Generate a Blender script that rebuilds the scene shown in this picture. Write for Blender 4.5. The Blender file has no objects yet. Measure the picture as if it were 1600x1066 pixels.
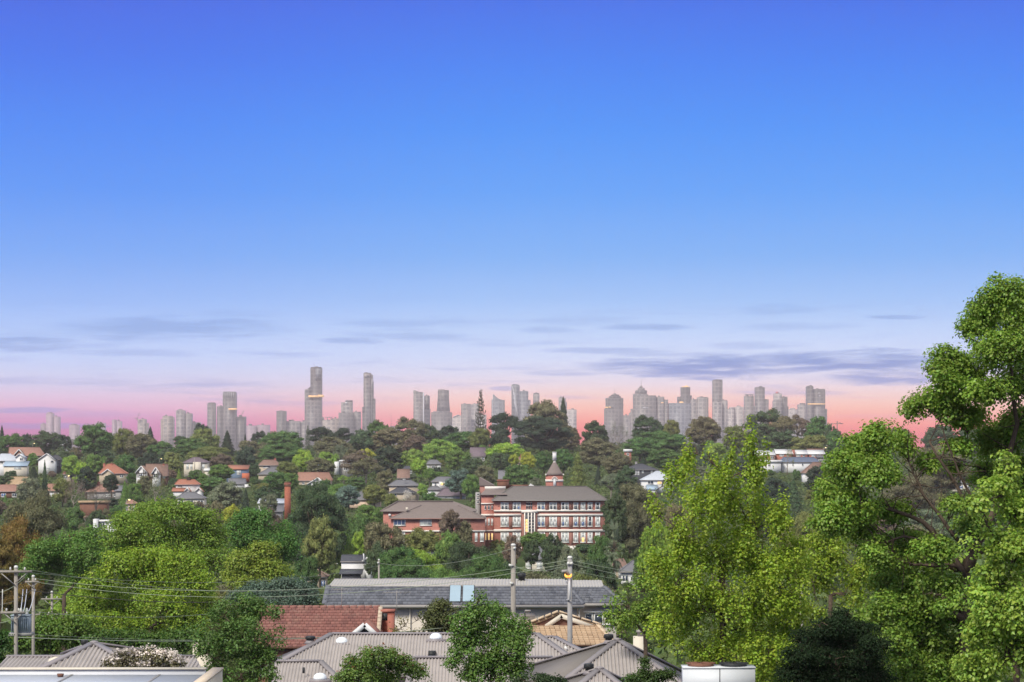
import bpy, math, random
import numpy as np
from mathutils import Vector
R = math.radians
random.seed(7)
SC = bpy.context.scene
COL = SC.collection

# ------------------------------------------------------------------ camera, sky, sun, exposure
CZ = 60.0            # eye height above the plain the city stands on
FPX = 4000.0         # focal length in pixels of the 1600 wide photograph
HOR = 690.0          # row of the eye level in the photograph
cam = bpy.data.cameras.new('camera')
cam.sensor_width = 36.0
cam.lens = FPX / 1600.0 * 36.0
cam.shift_y = (HOR - 533.0) / 1600.0
cam.clip_start = 0.5
cam.clip_end = 40000.0
camo = bpy.data.objects.new('camera', cam)
COL.objects.link(camo)
camo.location = (0, 0, CZ)
camo.rotation_euler = (R(90), 0, 0)
SC.camera = camo

def lin(r, g, b):
    f = lambda c: (c / 255.0) / 12.92 if c <= 10 else ((c / 255.0 + 0.055) / 1.055) ** 2.4
    return (f(r), f(g), f(b))

SUN_EL, SUN_AZ = 43.0, 212.0     # degrees; azimuth from +Y (north) clockwise
world = bpy.data.worlds.new('World')
SC.world = world
world.use_nodes = True
wt = world.node_tree
wt.nodes.clear()
def wn(t, **k):
    n = wt.nodes.new(t)
    for a, v in k.items():
        setattr(n, a, v)
    return n
def wmath(op, a, b=None, c=None, clamp=False):
    n = wn('ShaderNodeMath', operation=op)
    n.use_clamp = clamp
    for i, v in enumerate((a, b, c)):
        if v is None:
            continue
        if isinstance(v, (int, float)):
            n.inputs[i].default_value = v
        else:
            wt.links.new(v, n.inputs[i])
    return n.outputs[0]
def wmix(f, a, b):
    n = wn('ShaderNodeMix', data_type='RGBA')
    for i, v in ((0, f), (6, a), (7, b)):
        if isinstance(v, (int, float)):
            n.inputs[i].default_value = v
        elif isinstance(v, tuple):
            n.inputs[i].default_value = (*v, 1)
        else:
            wt.links.new(v, n.inputs[i])
    return n.outputs[2]
def wramp(fac, stops):
    n = wn('ShaderNodeValToRGB')
    e = n.color_ramp.elements
    stops = sorted(stops)
    e[0].position = stops[0][0]; e[0].color = (*stops[0][1], 1)
    e[1].position = stops[-1][0]; e[1].color = (*stops[-1][1], 1)
    for p, c in stops[1:-1]:
        q = e.new(p); q.color = (*c, 1)
    wt.links.new(fac, n.inputs[0])
    return n.outputs[0]
def wsmooth(v, lo, hi):
    n = wn('ShaderNodeMapRange', interpolation_type='SMOOTHSTEP')
    n.inputs[1].default_value = lo; n.inputs[2].default_value = hi
    wt.links.new(v, n.inputs[0])
    return n.outputs[0]
tc = wn('ShaderNodeTexCoord')
sep = wn('ShaderNodeSeparateXYZ')
wt.links.new(tc.outputs['Generated'], sep.inputs[0])
dx, dy, dz = sep.outputs
RS = 0.35
rowpos = lambda r: math.sin(math.atan((HOR - r) / FPX)) / RS
zt = wmath('DIVIDE', dz, RS)
SKY_R = [(690, (222, 78, 88)), (672, (244, 106, 100)), (656, (255, 148, 130)), (638, (255, 184, 164)), (620, (252, 206, 196)),
         (602, (238, 218, 228)), (582, (220, 222, 248)), (558, (204, 220, 255)), (520, (184, 212, 255)), (470, (152, 197, 255)),
         (400, (116, 180, 255)), (300, (82, 162, 255)), (200, (60, 147, 253)), (100, (54, 130, 247)), (0, (56, 112, 236))]
SKY_L = [(690, (184, 78, 142)), (672, (194, 96, 162)), (656, (206, 126, 182)), (638, (222, 166, 204)), (620, (222, 190, 222)),
         (602, (208, 203, 238)), (582, (196, 208, 248)), (558, (184, 208, 255)), (520, (166, 200, 255)), (470, (140, 186, 255)),
         (400, (108, 170, 255)), (300, (74, 150, 253)), (200, (58, 136, 250)), (100, (54, 118, 242)), (0, (58, 104, 232))]
UPPER_FILL = lin(255, 255, 255)  # unseen sky overhead, whitened to give the land neutral fill light
def stops_of(S):
    out = [(rowpos(r), lin(*c)) for r, c in S]
    out += [(0.58, lin(84, 128, 246)), (0.76, lin(190, 206, 250)), (1.0, UPPER_FILL)]
    return out
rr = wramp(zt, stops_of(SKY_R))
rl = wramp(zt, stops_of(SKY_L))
az = wmath('ARCTAN2', dx, dy)
left = wsmooth(az, 0.02, -0.17)
grad = wmix(left, rr, rl)
# thin streaks of cloud, in bands of azimuth and elevation
cmb = wn('ShaderNodeCombineXYZ')
wt.links.new(wmath('MULTIPLY', az, 9.0), cmb.inputs[0])
wt.links.new(wmath('MULTIPLY', dz, 110.0), cmb.inputs[1])
nz = wn('ShaderNodeTexNoise'); nz.inputs['Scale'].default_value = 1.5; nz.inputs['Detail'].default_value = 5; nz.inputs['Roughness'].default_value = 0.55
wt.links.new(cmb.outputs[0], nz.inputs['Vector'])
cmb2 = wn('ShaderNodeCombineXYZ')
wt.links.new(wmath('MULTIPLY', az, 34.0), cmb2.inputs[0])
wt.links.new(wmath('MULTIPLY', dz, 260.0), cmb2.inputs[1])
nz2 = wn('ShaderNodeTexNoise'); nz2.inputs['Scale'].default_value = 1.0; nz2.inputs['Detail'].default_value = 6; nz2.inputs['Roughness'].default_value = 0.6
wt.links.new(cmb2.outputs[0], nz2.inputs['Vector'])
n1 = nz.outputs[0]; n2 = nz2.outputs[0]
cmb3 = wn('ShaderNodeCombineXYZ')
wt.links.new(wmath('MULTIPLY', az, 26.0), cmb3.inputs[0])
wt.links.new(wmath('MULTIPLY', wmath('ADD', dz, wmath('MULTIPLY', n2, 0.004)), 420.0), cmb3.inputs[1])
nz3 = wn('ShaderNodeTexNoise'); nz3.inputs['Scale'].default_value = 1.0; nz3.inputs['Detail'].default_value = 7; nz3.inputs['Roughness'].default_value = 0.62
wt.links.new(cmb3.outputs[0], nz3.inputs['Vector'])
n3 = nz3.outputs[0]
band = wmath('MULTIPLY', wsmooth(dz, 0.004, 0.018), wsmooth(dz, 0.062, 0.034))
veil = wmath('MULTIPLY', wmath('MULTIPLY', wsmooth(n1, 0.50, 0.72), band), 0.5)
def bank(px, row, hw, hh, amt):
    """a long low cloud: centre direction, half width, half height"""
    a0 = math.atan((px - 800) / FPX); e0 = math.sin(math.atan((HOR - row) / FPX))
    u = wmath('DIVIDE', wmath('SUBTRACT', az, a0), hw / FPX)
    wob = wmath('MULTIPLY', wmath('SUBTRACT', n2, 0.5), 2.6)
    v = wmath('ADD', wmath('DIVIDE', wmath('SUBTRACT', dz, e0), hh / FPX), wob)
    r2 = wmath('ADD', wmath('MULTIPLY', u, u), wmath('MULTIPLY', v, v))
    return wmath('MULTIPLY', wmath('MULTIPLY', wsmooth(r2, 1.6, 0.1), wsmooth(n3, 0.24, 0.56)), amt)
cl = veil
for b in ((1090, 574, 170, 17, 1), (1330, 566, 160, 18, 1), (1390, 591, 95, 10, .9), (1010, 511, 70, 5, .5), (1400, 497, 45, 4, .5),
          (860, 516, 48, 5, .4), (270, 515, 180, 17, .5), (30, 540, 90, 11, .6), (550, 533, 50, 5, .5), (690, 530, 60, 5, .35),
          (40, 642, 75, 5, .6), (90, 598, 130, 8, .35), (880, 583, 60, 5, .5), (785, 608, 22, 4, .5), (640, 505, 120, 8, .3), (1220, 485, 70, 8, .25),
          (190, 553, 110, 6, .35), (940, 548, 90, 5, .45), (1180, 540, 80, 6, .3), (60, 666, 120, 5, .45), (1250, 512, 90, 6, .25)):
    cl = wmath('MAXIMUM', cl, bank(*b))
ccol = wmix(wsmooth(dz, 0.012, 0.045), lin(100, 124, 204), lin(72, 132, 208))
sky2 = wmix(wmath('MULTIPLY', cl, 0.92), grad, ccol)
# the daylight sky itself, partly mixed into the whitened sky above the evening band
glow = wn('ShaderNodeVectorMath', operation='SCALE')
wt.links.new(sky2, glow.inputs[0]); wt.links.new(wmath('ADD', 1.0, wmath('MULTIPLY', wsmooth(dz, 0.075, 0.012), 0.2)), glow.inputs[3])
sky2 = glow.outputs[0]
nish = wn('ShaderNodeTexSky', sky_type='NISHITA')
nish.sun_disc = False
nish.sun_elevation = R(SUN_EL); nish.sun_rotation = R(SUN_AZ)
nish.altitude = 100; nish.dust_density = 2.5; nish.air_density = 1.0; nish.ozone_density = 0.6
nishs = wn('ShaderNodeVectorMath', operation='SCALE'); nishs.inputs[3].default_value = 0.085
wt.links.new(nish.outputs[0], nishs.inputs[0])
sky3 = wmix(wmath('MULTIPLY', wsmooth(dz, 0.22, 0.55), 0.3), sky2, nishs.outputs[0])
bg = wn('ShaderNodeBackground'); bg.inputs[1].default_value = 1.0
wt.links.new(sky3, bg.inputs[0])
wo = wn('ShaderNodeOutputWorld')
wt.links.new(bg.outputs[0], wo.inputs[0])

sun = bpy.data.lights.new('sun', 'SUN')
sun.energy = 3.7
sun.angle = R(16)
sun.color = (1.0, 0.94, 0.83)
suno = bpy.data.objects.new('sun', sun)
COL.objects.link(suno)
sd = Vector((math.sin(R(SUN_AZ)) * math.cos(R(SUN_EL)), math.cos(R(SUN_AZ)) * math.cos(R(SUN_EL)), math.sin(R(SUN_EL))))
suno.rotation_euler = (-sd).to_track_quat('-Z', 'Y').to_euler()
suno.location = sd * 100

vs = SC.view_settings
vs.view_transform = 'Standard'; vs.look = 'None'; vs.exposure = 0.0; vs.gamma = 1.0; vs.use_curve_mapping = False
cy = SC.cycles
cy.use_denoising = True
cy.max_bounces = 5; cy.diffuse_bounces = 3; cy.glossy_bounces = 2; cy.transmission_bounces = 2; cy.transparent_max_bounces = 4; cy.volume_bounces = 0
cy.use_adaptive_sampling = True; cy.adaptive_threshold = 0.02
cy.caustics_reflective = False; cy.caustics_refractive = False
cy.sample_clamp_indirect = 4.0

# ------------------------------------------------------------------ terrain profile and pixel helpers
GY = [-400, 0, 60, 110, 165, 250, 350, 450, 600, 700, 800, 1000, 1200, 1400, 1500, 1650, 1850, 2300, 3500, 5000, 9000]
GH = [-11, -11.5, -12, -13.3, -16.5, -22, -26, -28, -27, -25.3, -23, -19, -14, -10, -9, -9.5, -14, -34, -55, -60, -60]
def ground(x, y):
    y = np.asarray(y, float); x = np.asarray(x, float)
    acc = 0
    for o in (-0.06, -0.03, 0, 0.03, 0.06):
        acc = acc + np.interp(y * (1 + o), GY, GH)
    z = CZ + acc / 5.0
    w = np.clip((y - 150) / 500, 0, 1) * np.clip((4000 - y) / 2000, 0, 1)
    z = z + w * (0.7 * np.sin(x * 0.031 + y * 0.011) + 0.5 * np.sin(x * 0.013 - y * 0.023 + 1.3))
    z = z + 4.0 * np.exp(-((x - 40) / 130) ** 2 - ((y - 1480) / 220) ** 2)
    return z
def gz(x, y):
    return float(ground(x, y))
def WP(px, row, d):
    return Vector((d * (px - 800.0) / FPX, d, CZ - d * (row - HOR) / FPX))
def PX(p):
    return (800 + p[0] * FPX / p[1], HOR + (CZ - p[2]) * FPX / p[1])

# ------------------------------------------------------------------ mesh builder
class MB:
    def __init__(s):
        s.v = []; s.f = []; s.n = 0
    def add(s, v, f):
        v = np.asarray(v, float).reshape(-1, 3)
        s.v.append(v)
        f = np.asarray(f, int)
        if f.size:
            s.f.append(f + s.n)
        s.n += len(v)
        return s
    def poly(s, pts):
        return s.add(pts, [list(range(len(pts)))])
    def box(s, x0, x1, y0, y1, z0, z1):
        v = [(x0, y0, z0), (x1, y0, z0), (x1, y1, z0), (x0, y1, z0), (x0, y0, z1), (x1, y0, z1), (x1, y1, z1), (x0, y1, z1)]
        return s.add(v, [(0, 3, 2, 1), (4, 5, 6, 7), (0, 1, 5, 4), (1, 2, 6, 5), (2, 3, 7, 6), (3, 0, 4, 7)])
    def bar(s, a, b, w, h=None):
        """square bar from a to b"""
        a = Vector(a); b = Vector(b); h = h or w
        t = (b - a).normalized()
        u = t.cross(Vector((0, 0, 1)))
        if u.length < 1e-4:
            u = Vector((1, 0, 0))
        u.normalize(); q = u.cross(t)
        v = []
        for p in (a, b):
            for i, j in ((-1, -1), (1, -1), (1, 1), (-1, 1)):
                v.append(p + u * (i * w / 2) + q * (j * h / 2))
        return s.add(v, [(0, 1, 5, 4), (1, 2, 6, 5), (2, 3, 7, 6), (3, 0, 4, 7), (3, 2, 1, 0), (4, 5, 6, 7)])
    def tube(s, pts, rad, k=6, cap=True):
        pts = np.asarray([tuple(p) for p in pts], float); n = len(pts)
        rad = np.broadcast_to(np.asarray(rad, float), (n,))
        t = np.gradient(pts, axis=0); t /= np.linalg.norm(t, axis=1)[:, None] + 1e-9
        ref = np.array([1.0, 0, 0]) if abs(t[0][0]) < .8 else np.array([0, 1.0, 0])
        u = np.cross(t, ref); u /= np.linalg.norm(u, axis=1)[:, None] + 1e-9
        w = np.cross(t, u)
        a = np.arange(k) * 2 * math.pi / k
        v = pts[:, None] + rad[:, None, None] * (np.cos(a)[None, :, None] * u[:, None] + np.sin(a)[None, :, None] * w[:, None])
        i = np.arange(n - 1)[:, None] * k; j = np.arange(k)[None]; j2 = (j + 1) % k
        f = np.stack([i + j, i + j2, i + k + j2, i + k + j], -1).reshape(-1, 4)
        base = s.n
        s.add(v.reshape(-1, 3), f)
        if cap:
            s.f.append(np.array([[base + q for q in range(k)][::-1]])); s.f.append(np.array([[base + (n - 1) * k + q for q in range(k)]]))
        return s
    def lathe(s, c, prof, k=12):
        c = np.array(tuple(c)); a = np.arange(k) * 2 * math.pi / k
        v = np.array([[(r * math.cos(q), r * math.sin(q), z) for q in a] for r, z in prof]) + c
        n = len(prof)
        i = np.arange(n - 1)[:, None] * k; j = np.arange(k)[None]; j2 = (j + 1) % k
        f = np.stack([i + j, i + j2, i + k + j2, i + k + j], -1).reshape(-1, 4)
        base = s.n
        s.add(v.reshape(-1, 3), f)
        s.f.append(np.array([[base + q for q in range(k)][::-1]])); s.f.append(np.array([[base + (n - 1) * k + q for q in range(k)]]))
        return s
    def mesh(s, name, org=None, smooth=False):
        V = np.concatenate(s.v) if s.v else np.zeros((0, 3))
        if org is not None:
            V = V - np.array(tuple(org))
        loops = []; starts = []; c = 0
        for f in s.f:
            m = f.shape[1]
            loops.append(f.ravel()); starts.append(c + np.arange(len(f)) * m); c += f.size
        L = np.concatenate(loops); S = np.concatenate(starts)
        me = bpy.data.meshes.new(name)
        me.vertices.add(len(V)); me.vertices.foreach_set('co', V.astype(np.float32).ravel())
        me.loops.add(len(L)); me.loops.foreach_set('vertex_index', L.astype(np.int32))
        me.polygons.add(len(S)); me.polygons.foreach_set('loop_start', S.astype(np.int32))
        if smooth:
            me.polygons.foreach_set('use_smooth', np.ones(len(S), bool))
        me.update(calc_edges=True)
        return me

def link(name, me, parent=None, mat=None, label=None, cat=None, group=None, kind=None):
    o = bpy.data.objects.new(name, me)
    COL.objects.link(o)
    if parent is not None:
        o.parent = parent
    if mat is not None and me is not None:
        if not me.materials:
            me.materials.append(mat)
    tag(o, label, cat, group, kind)
    return o
def tag(o, label=None, cat=None, group=None, kind=None):
    if label: o['label'] = label
    if cat: o['category'] = cat
    if group: o['group'] = group
    if kind: o['kind'] = kind
    return o
def thing(name, label, cat, loc, group=None):
    o = bpy.data.objects.new(name, None)
    o.empty_display_size = 0.5
    COL.objects.link(o)
    o.location = loc
    return tag(o, label, cat, group)
def part(name, mb, mat, root, org=None, kind=None, label=None, smooth=False):
    """a mesh part given in world coordinates, child of root; org = the thing's base"""
    o = org if org is not None else root.location
    return link(name, mb.mesh(name, o, smooth), root, mat, label=label, kind=kind)
def boxm(*a):
    return MB().box(*a)

# ------------------------------------------------------------------ materials
MATS = {}
def mat(name, col, rough=0.8, var=0.12, scale=3.0, spec=0.25, metal=0.0, emit=None, bump=0.0, stretch=None):
    if name in MATS:
        return MATS[name]
    m = bpy.data.materials.new(name); m.use_nodes = True
    t = m.node_tree; b = t.nodes['Principled BSDF']
    b.inputs['Roughness'].default_value = rough
    b.inputs['Specular IOR Level'].default_value = spec
    b.inputs['Metallic'].default_value = metal
    if emit:
        b.inputs['Base Color'].default_value = (*col, 1)
        b.inputs['Emission Color'].default_value = (*col, 1)
        b.inputs['Emission Strength'].default_value = emit
    else:
        tcn = t.nodes.new('ShaderNodeTexCoord')
        src = tcn.outputs['Object']
        if stretch:
            mp = t.nodes.new('ShaderNodeMapping'); mp.inputs['Scale'].default_value = stretch
            t.links.new(src, mp.inputs[0]); src = mp.outputs[0]
        n = t.nodes.new('ShaderNodeTexNoise'); n.inputs['Scale'].default_value = scale; n.inputs['Detail'].default_value = 4
        n.inputs['Roughness'].default_value = 0.65
        t.links.new(src, n.inputs['Vector'])
        rmp = t.nodes.new('ShaderNodeValToRGB')
        e = rmp.color_ramp.elements
        e[0].position = 0.3; e[1].position = 0.7
        e[0].color = (*[c * (1 - var) for c in col], 1); e[1].color = (*[min(1, c * (1 + var)) for c in col], 1)
        t.links.new(n.outputs[0], rmp.inputs[0])
        t.links.new(rmp.outputs[0], b.inputs['Base Color'])
        if bump:
            bp = t.nodes.new('ShaderNodeBump'); bp.inputs['Strength'].default_value = bump
            t.links.new(n.outputs[0], bp.inputs['Height']); t.links.new(bp.outputs[0], b.inputs['Normal'])
    MATS[name] = m
    return m

def leaf_mat(name, trans=0.3, gloss=0.0, var=0.35, nscale=9.0):
    """foliage: the object's colour, varied leaf by leaf, light passing through"""
    m = bpy.data.materials.new(name); m.use_nodes = True
    t = m.node_tree; t.nodes.clear()
    oi = t.nodes.new('ShaderNodeObjectInfo')
    ge = t.nodes.new('ShaderNodeNewGeometry')
    hs = t.nodes.new('ShaderNodeHueSaturation')
    t.links.new(oi.outputs['Color'], hs.inputs['Color'])
    mr = t.nodes.new('ShaderNodeMapRange'); mr.inputs[3].default_value = 1 - var; mr.inputs[4].default_value = 1 + var
    t.links.new(ge.outputs['Random Per Island'], mr.inputs[0])
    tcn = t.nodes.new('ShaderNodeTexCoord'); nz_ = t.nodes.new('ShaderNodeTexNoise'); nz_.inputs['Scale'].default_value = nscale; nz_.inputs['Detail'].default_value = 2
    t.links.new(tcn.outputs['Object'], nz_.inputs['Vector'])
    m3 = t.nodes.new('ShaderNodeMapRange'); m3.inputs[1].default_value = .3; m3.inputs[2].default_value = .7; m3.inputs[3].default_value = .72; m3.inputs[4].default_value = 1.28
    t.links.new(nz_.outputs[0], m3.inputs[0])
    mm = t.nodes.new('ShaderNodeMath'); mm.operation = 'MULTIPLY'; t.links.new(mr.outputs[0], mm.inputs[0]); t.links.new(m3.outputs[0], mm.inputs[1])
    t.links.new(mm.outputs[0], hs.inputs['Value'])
    wnz = t.nodes.new('ShaderNodeTexWhiteNoise'); wnz.noise_dimensions = '1D'
    t.links.new(ge.outputs['Random Per Island'], wnz.inputs['W'])
    mh = t.nodes.new('ShaderNodeMapRange'); mh.inputs[3].default_value = 0.475; mh.inputs[4].default_value = 0.52
    t.links.new(wnz.outputs[0], mh.inputs[0]); t.links.new(mh.outputs[0], hs.inputs['Hue'])
    df = t.nodes.new('ShaderNodeBsdfDiffuse'); tr = t.nodes.new('ShaderNodeBsdfTranslucent')
    t.links.new(hs.outputs[0], df.inputs[0]); t.links.new(hs.outputs[0], tr.inputs[0])
    mx = t.nodes.new('ShaderNodeMixShader'); mx.inputs[0].default_value = trans
    t.links.new(df.outputs[0], mx.inputs[1]); t.links.new(tr.outputs[0], mx.inputs[2])
    out = mx.outputs[0]
    if gloss:
        gl = t.nodes.new('ShaderNodeBsdfGlossy'); gl.inputs['Roughness'].default_value = 0.42; gl.inputs['Color'].default_value = (1, 1, 1, 1)
        m2 = t.nodes.new('ShaderNodeMixShader'); m2.inputs[0].default_value = gloss
        t.links.new(out, m2.inputs[1]); t.links.new(gl.outputs[0], m2.inputs[2]); out = m2.outputs[0]
    o = t.nodes.new('ShaderNodeOutputMaterial'); t.links.new(out, o.inputs[0])
    return m
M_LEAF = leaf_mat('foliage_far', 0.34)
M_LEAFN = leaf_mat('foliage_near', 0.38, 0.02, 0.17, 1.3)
M_BARK = mat('bark', lin(92, 80, 70), 0.95, 0.3, 6)
M_BARKN = mat('bark_near', lin(84, 72, 62), 0.95, 0.35, 14, bump=0.3)
M_BARKG = mat('bark_pale', lin(128, 120, 110), 0.95, 0.25, 6)
WHITE = mat('white_paint', lin(212, 212, 212), 0.6, 0.05, 2)
CREAM = mat('cream_render', lin(206, 198, 182), 0.85, 0.07, 1.5)
GLASS = mat('window_glass', lin(58, 68, 82), 0.12, 0.25, 0.7, spec=0.6)
GLASSB = mat('blue_window_glass', lin(96, 118, 160), 0.15, 0.25, 0.7, spec=0.6)
CURTAIN = mat('curtained_glass', lin(196, 200, 200), 0.3, 0.10, 1.2, spec=0.4)
LITW = mat('lit_window', lin(248, 204, 132), 0.5, emit=0.7)
LITO = mat('lit_lamp', lin(255, 176, 80), 0.5, emit=1.1)
LITY = mat('lit_street_lamp', lin(255, 226, 150), 0.5, emit=2.5)

# visible rectangles that trees standing in front must not cover, and landmarks for wording
KEEP = []            # (x0, row0, x1, row1, d)
MARKS = []           # (px, row, d, phrase, half width)
# ================================================================== ground and air
def build_ground():
    ys = np.concatenate([np.linspace(-300, 300, 61), np.linspace(310, 1900, 120), np.geomspace(1930, 8900, 40)])
    ts = np.linspace(-1, 1, 81)
    hw = np.interp(ys, [-300, 300, 1900, 8900], [260, 330, 900, 2500])
    X = hw[:, None] * ts[None]; Y = np.repeat(ys[:, None], len(ts), 1)
    Z = ground(X, Y)
    V = np.stack([X, Y, Z], -1).reshape(-1, 3)
    n = len(ts)
    i = np.arange(len(ys) - 1)[:, None] * n; j = np.arange(n - 1)[None]
    F = np.stack([i + j, i + j + 1, i + n + j + 1, i + n + j], -1).reshape(-1, 4)
    m = MB(); m.add(V, F)
    g = bpy.data.materials.new('ground_grass'); g.use_nodes = True
    t = g.node_tree; b = t.nodes['Principled BSDF']; b.inputs['Roughness'].default_value = 1.0; b.inputs['Specular IOR Level'].default_value = 0.05
    tcn = t.nodes.new('ShaderNodeTexCoord')
    n1 = t.nodes.new('ShaderNodeTexNoise'); n1.inputs['Scale'].default_value = 0.06; n1.inputs['Detail'].default_value = 8; n1.inputs['Roughness'].default_value = 0.7
    t.links.new(tcn.outputs['Object'], n1.inputs['Vector'])
    r = t.nodes.new('ShaderNodeValToRGB'); e = r.color_ramp.elements
    e[0].position = 0.35; e[0].color = (*lin(52, 62, 38), 1); e[1].position = 0.7; e[1].color = (*lin(92, 88, 70), 1)
    q = e.new(0.52); q.color = (*lin(62, 78, 42), 1)
    t.links.new(n1.outputs[0], r.inputs[0]); t.links.new(r.outputs[0], b.inputs['Base Color'])
    link('ground', m.mesh('ground', smooth=True), None, g, kind='structure')
build_ground()

def build_haze():
    m = boxm(-2700, 2700, -400, 9050, -1.5, 312)
    h = bpy.data.materials.new('haze_air'); h.use_nodes = True
    t = h.node_tree; t.nodes.clear()
    v = t.nodes.new('ShaderNodeVolumePrincipled')
    v.inputs['Color'].default_value = (0.95, 0.87, 0.89, 1)
    v.inputs['Density'].default_value = 6.4e-5
    v.inputs['Anisotropy'].default_value = 0.0
    o = t.nodes.new('ShaderNodeOutputMaterial'); t.links.new(v.outputs[0], o.inputs['Volume'])
    link('haze', m.mesh('haze'), None, h, label='thin evening haze over the suburbs and the far city', cat='haze', kind='stuff')
build_haze()

# ================================================================== the far city
def facade(name, wall, glass, fw=4.2, fh=4.0, gapw=0.3):
    """far curtain wall: floors and bays too small to tell apart"""
    m = bpy.data.materials.new(name); m.use_nodes = True
    t = m.node_tree; b = t.nodes['Principled BSDF']; b.inputs['Roughness'].default_value = 0.45; b.inputs['Specular IOR Level'].default_value = 0.35
    tcn = t.nodes.new('ShaderNodeTexCoord'); sp = t.nodes.new('ShaderNodeSeparateXYZ'); t.links.new(tcn.outputs['Object'], sp.inputs[0])
    def mth(op, a, bb):
        n = t.nodes.new('ShaderNodeMath'); n.operation = op
        for i, q in enumerate((a, bb)):
            if isinstance(q, (int, float)): n.inputs[i].default_value = q
            else: t.links.new(q, n.inputs[i])
        return n.outputs[0]
    u = mth('FRACT', mth('DIVIDE', mth('ADD', sp.outputs[0], sp.outputs[1]), fw * 3.0), 0)
    w = mth('FRACT', mth('DIVIDE', sp.outputs[2], fh * 3.0), 0)
    g = mth('MULTIPLY', mth('GREATER_THAN', u, gapw), mth('GREATER_THAN', w, 0.34))
    nn = t.nodes.new('ShaderNodeTexNoise'); nn.inputs['Scale'].default_value = 0.035; nn.inputs['Detail'].default_value = 6; nn.inputs['Roughness'].default_value = .7
    t.links.new(tcn.outputs['Object'], nn.inputs['Vector'])
    cell = t.nodes.new('ShaderNodeCombineXYZ')
    t.links.new(mth('FLOOR', mth('DIVIDE', mth('ADD', sp.outputs[0], sp.outputs[1]), fw * 1.5), 0), cell.inputs[0]); t.links.new(mth('FLOOR', mth('DIVIDE', sp.outputs[2], fh * 1.5), 0), cell.inputs[1])
    wnz = t.nodes.new('ShaderNodeTexWhiteNoise'); wnz.noise_dimensions = '2D'; t.links.new(cell.outputs[0], wnz.inputs['Vector'])
    g2 = mth('ADD', mth('MULTIPLY', g, mth('ADD', 0.15, nn.outputs[0])), mth('MULTIPLY', mth('SUBTRACT', wnz.outputs[0], 0.5), 0.75))
    mx = t.nodes.new('ShaderNodeMix'); mx.data_type = 'RGBA'
    mx.inputs[6].default_value = (*wall, 1); mx.inputs[7].default_value = (*glass, 1)
    t.links.new(g2, mx.inputs[0])
    oi = t.nodes.new('ShaderNodeObjectInfo'); hs = t.nodes.new('ShaderNodeHueSaturation'); mr = t.nodes.new('ShaderNodeMapRange'); mr.inputs[3].default_value = .78; mr.inputs[4].default_value = 1.2
    t.links.new(oi.outputs['Random'], mr.inputs[0]); t.links.new(mr.outputs[0], hs.inputs['Value']); t.links.new(mx.outputs[2], hs.inputs['Color'])
    t.links.new(hs.outputs[0], b.inputs['Base Color'])
    return m
FAC = {
 'grey': facade('facade_grey', lin(150, 142, 139), lin(84, 84, 90)),
 'dark': facade('facade_dark', lin(124, 117, 115), lin(62, 62, 70), 3.6),
 'warm': facade('facade_warm', lin(160, 148, 140), lin(94, 90, 92), 5),
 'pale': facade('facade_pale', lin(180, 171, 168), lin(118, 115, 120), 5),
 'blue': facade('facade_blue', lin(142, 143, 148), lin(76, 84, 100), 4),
 'haze_tint': facade('facade_haze_tint', lin(160, 140, 150), lin(136, 118, 130), 5),  # extra haze put into the wall colour of the farthest towers
}
ROOFC = mat('city_plant_room', lin(112, 108, 108), 0.8, 0.1, 0.05)
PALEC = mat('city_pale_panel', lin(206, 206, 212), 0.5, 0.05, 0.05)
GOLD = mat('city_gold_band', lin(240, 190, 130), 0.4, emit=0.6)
STEEL = mat('city_crane_steel', lin(120, 108, 100), 0.6, 0.1, 1)
CITYG = 'towers of the far city skyline'

def tower(label, pieces, d, fac='grey', extras=(), name='skyscraper', cat='skyscraper'):
    """pieces: (part name, x0, x1, top row, bottom row or None, depth m, front offset m[, facade])"""
    xs = [p[1] for p in pieces] + [p[2] for p in pieces]
    cx = (min(xs) + max(xs)) / 2
    base = WP(cx, 0, d); base.z = gz(base.x, d) - 2
    root = thing(name, label, cat, base, CITYG)
    for p in pieces:
        nm, x0, x1, top, bot, dep, off = p[:7]
        f = p[7] if len(p) > 7 else fac
        m = MB()
        a = WP(x0, top, d + off); b = WP(x1, top, d + off)
        z0 = base.z if bot is None else WP(x0, bot, d + off).z
        m.box(a.x, b.x, d + off, d + off + dep, z0, a.z)
        o = part(nm, m, f if not isinstance(f, str) else FAC[f], root)
        if nm in ('shaft', 'wing', 'upper_shaft', 'lower_block', 'slab') and b.x - a.x > 14:
            q = random.uniform(.15, .3) * (b.x - a.x)
            s0 = a.x + random.uniform(.2, .5) * (b.x - a.x)
            part('plant_room', boxm(s0, s0 + q, d + off + dep * .3, d + off + dep * .6, a.z, a.z + random.uniform(3, 5)), ROOFC, root)
    for nm, mb, mt in extras:
        part(nm, mb, mt, root)
    return root
def prism(x0, x1, rows, d, off, dep, bot_z=0):
    """tower block with a sloping or curved roofline: rows = [(px, row), ...]"""
    pts = [WP(x, r, d + off) for x, r in rows]
    n = len(pts)
    V = []
    for y in (d + off, d + off + dep):
        for p in pts: V.append((p.x, y, p.z))
        V.append((pts[-1].x, y, bot_z)); V.append((pts[0].x, y, bot_z))
    k = n + 2
    m = MB(); m.add(V, np.zeros((0, 4), int))
    m.f.append(np.array([list(range(k))[::-1]])); m.f.append(np.array([list(range(k, 2 * k))]))
    m.f.append(np.array([(i, (i + 1) % k, k + (i + 1) % k, k + i) for i in range(k)]))
    return m
def mast(px, r0, r1, d, w=1.6):
    a = WP(px, r1, d); b = WP(px, r0, d)
    return MB().bar(a, b, w)
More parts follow.
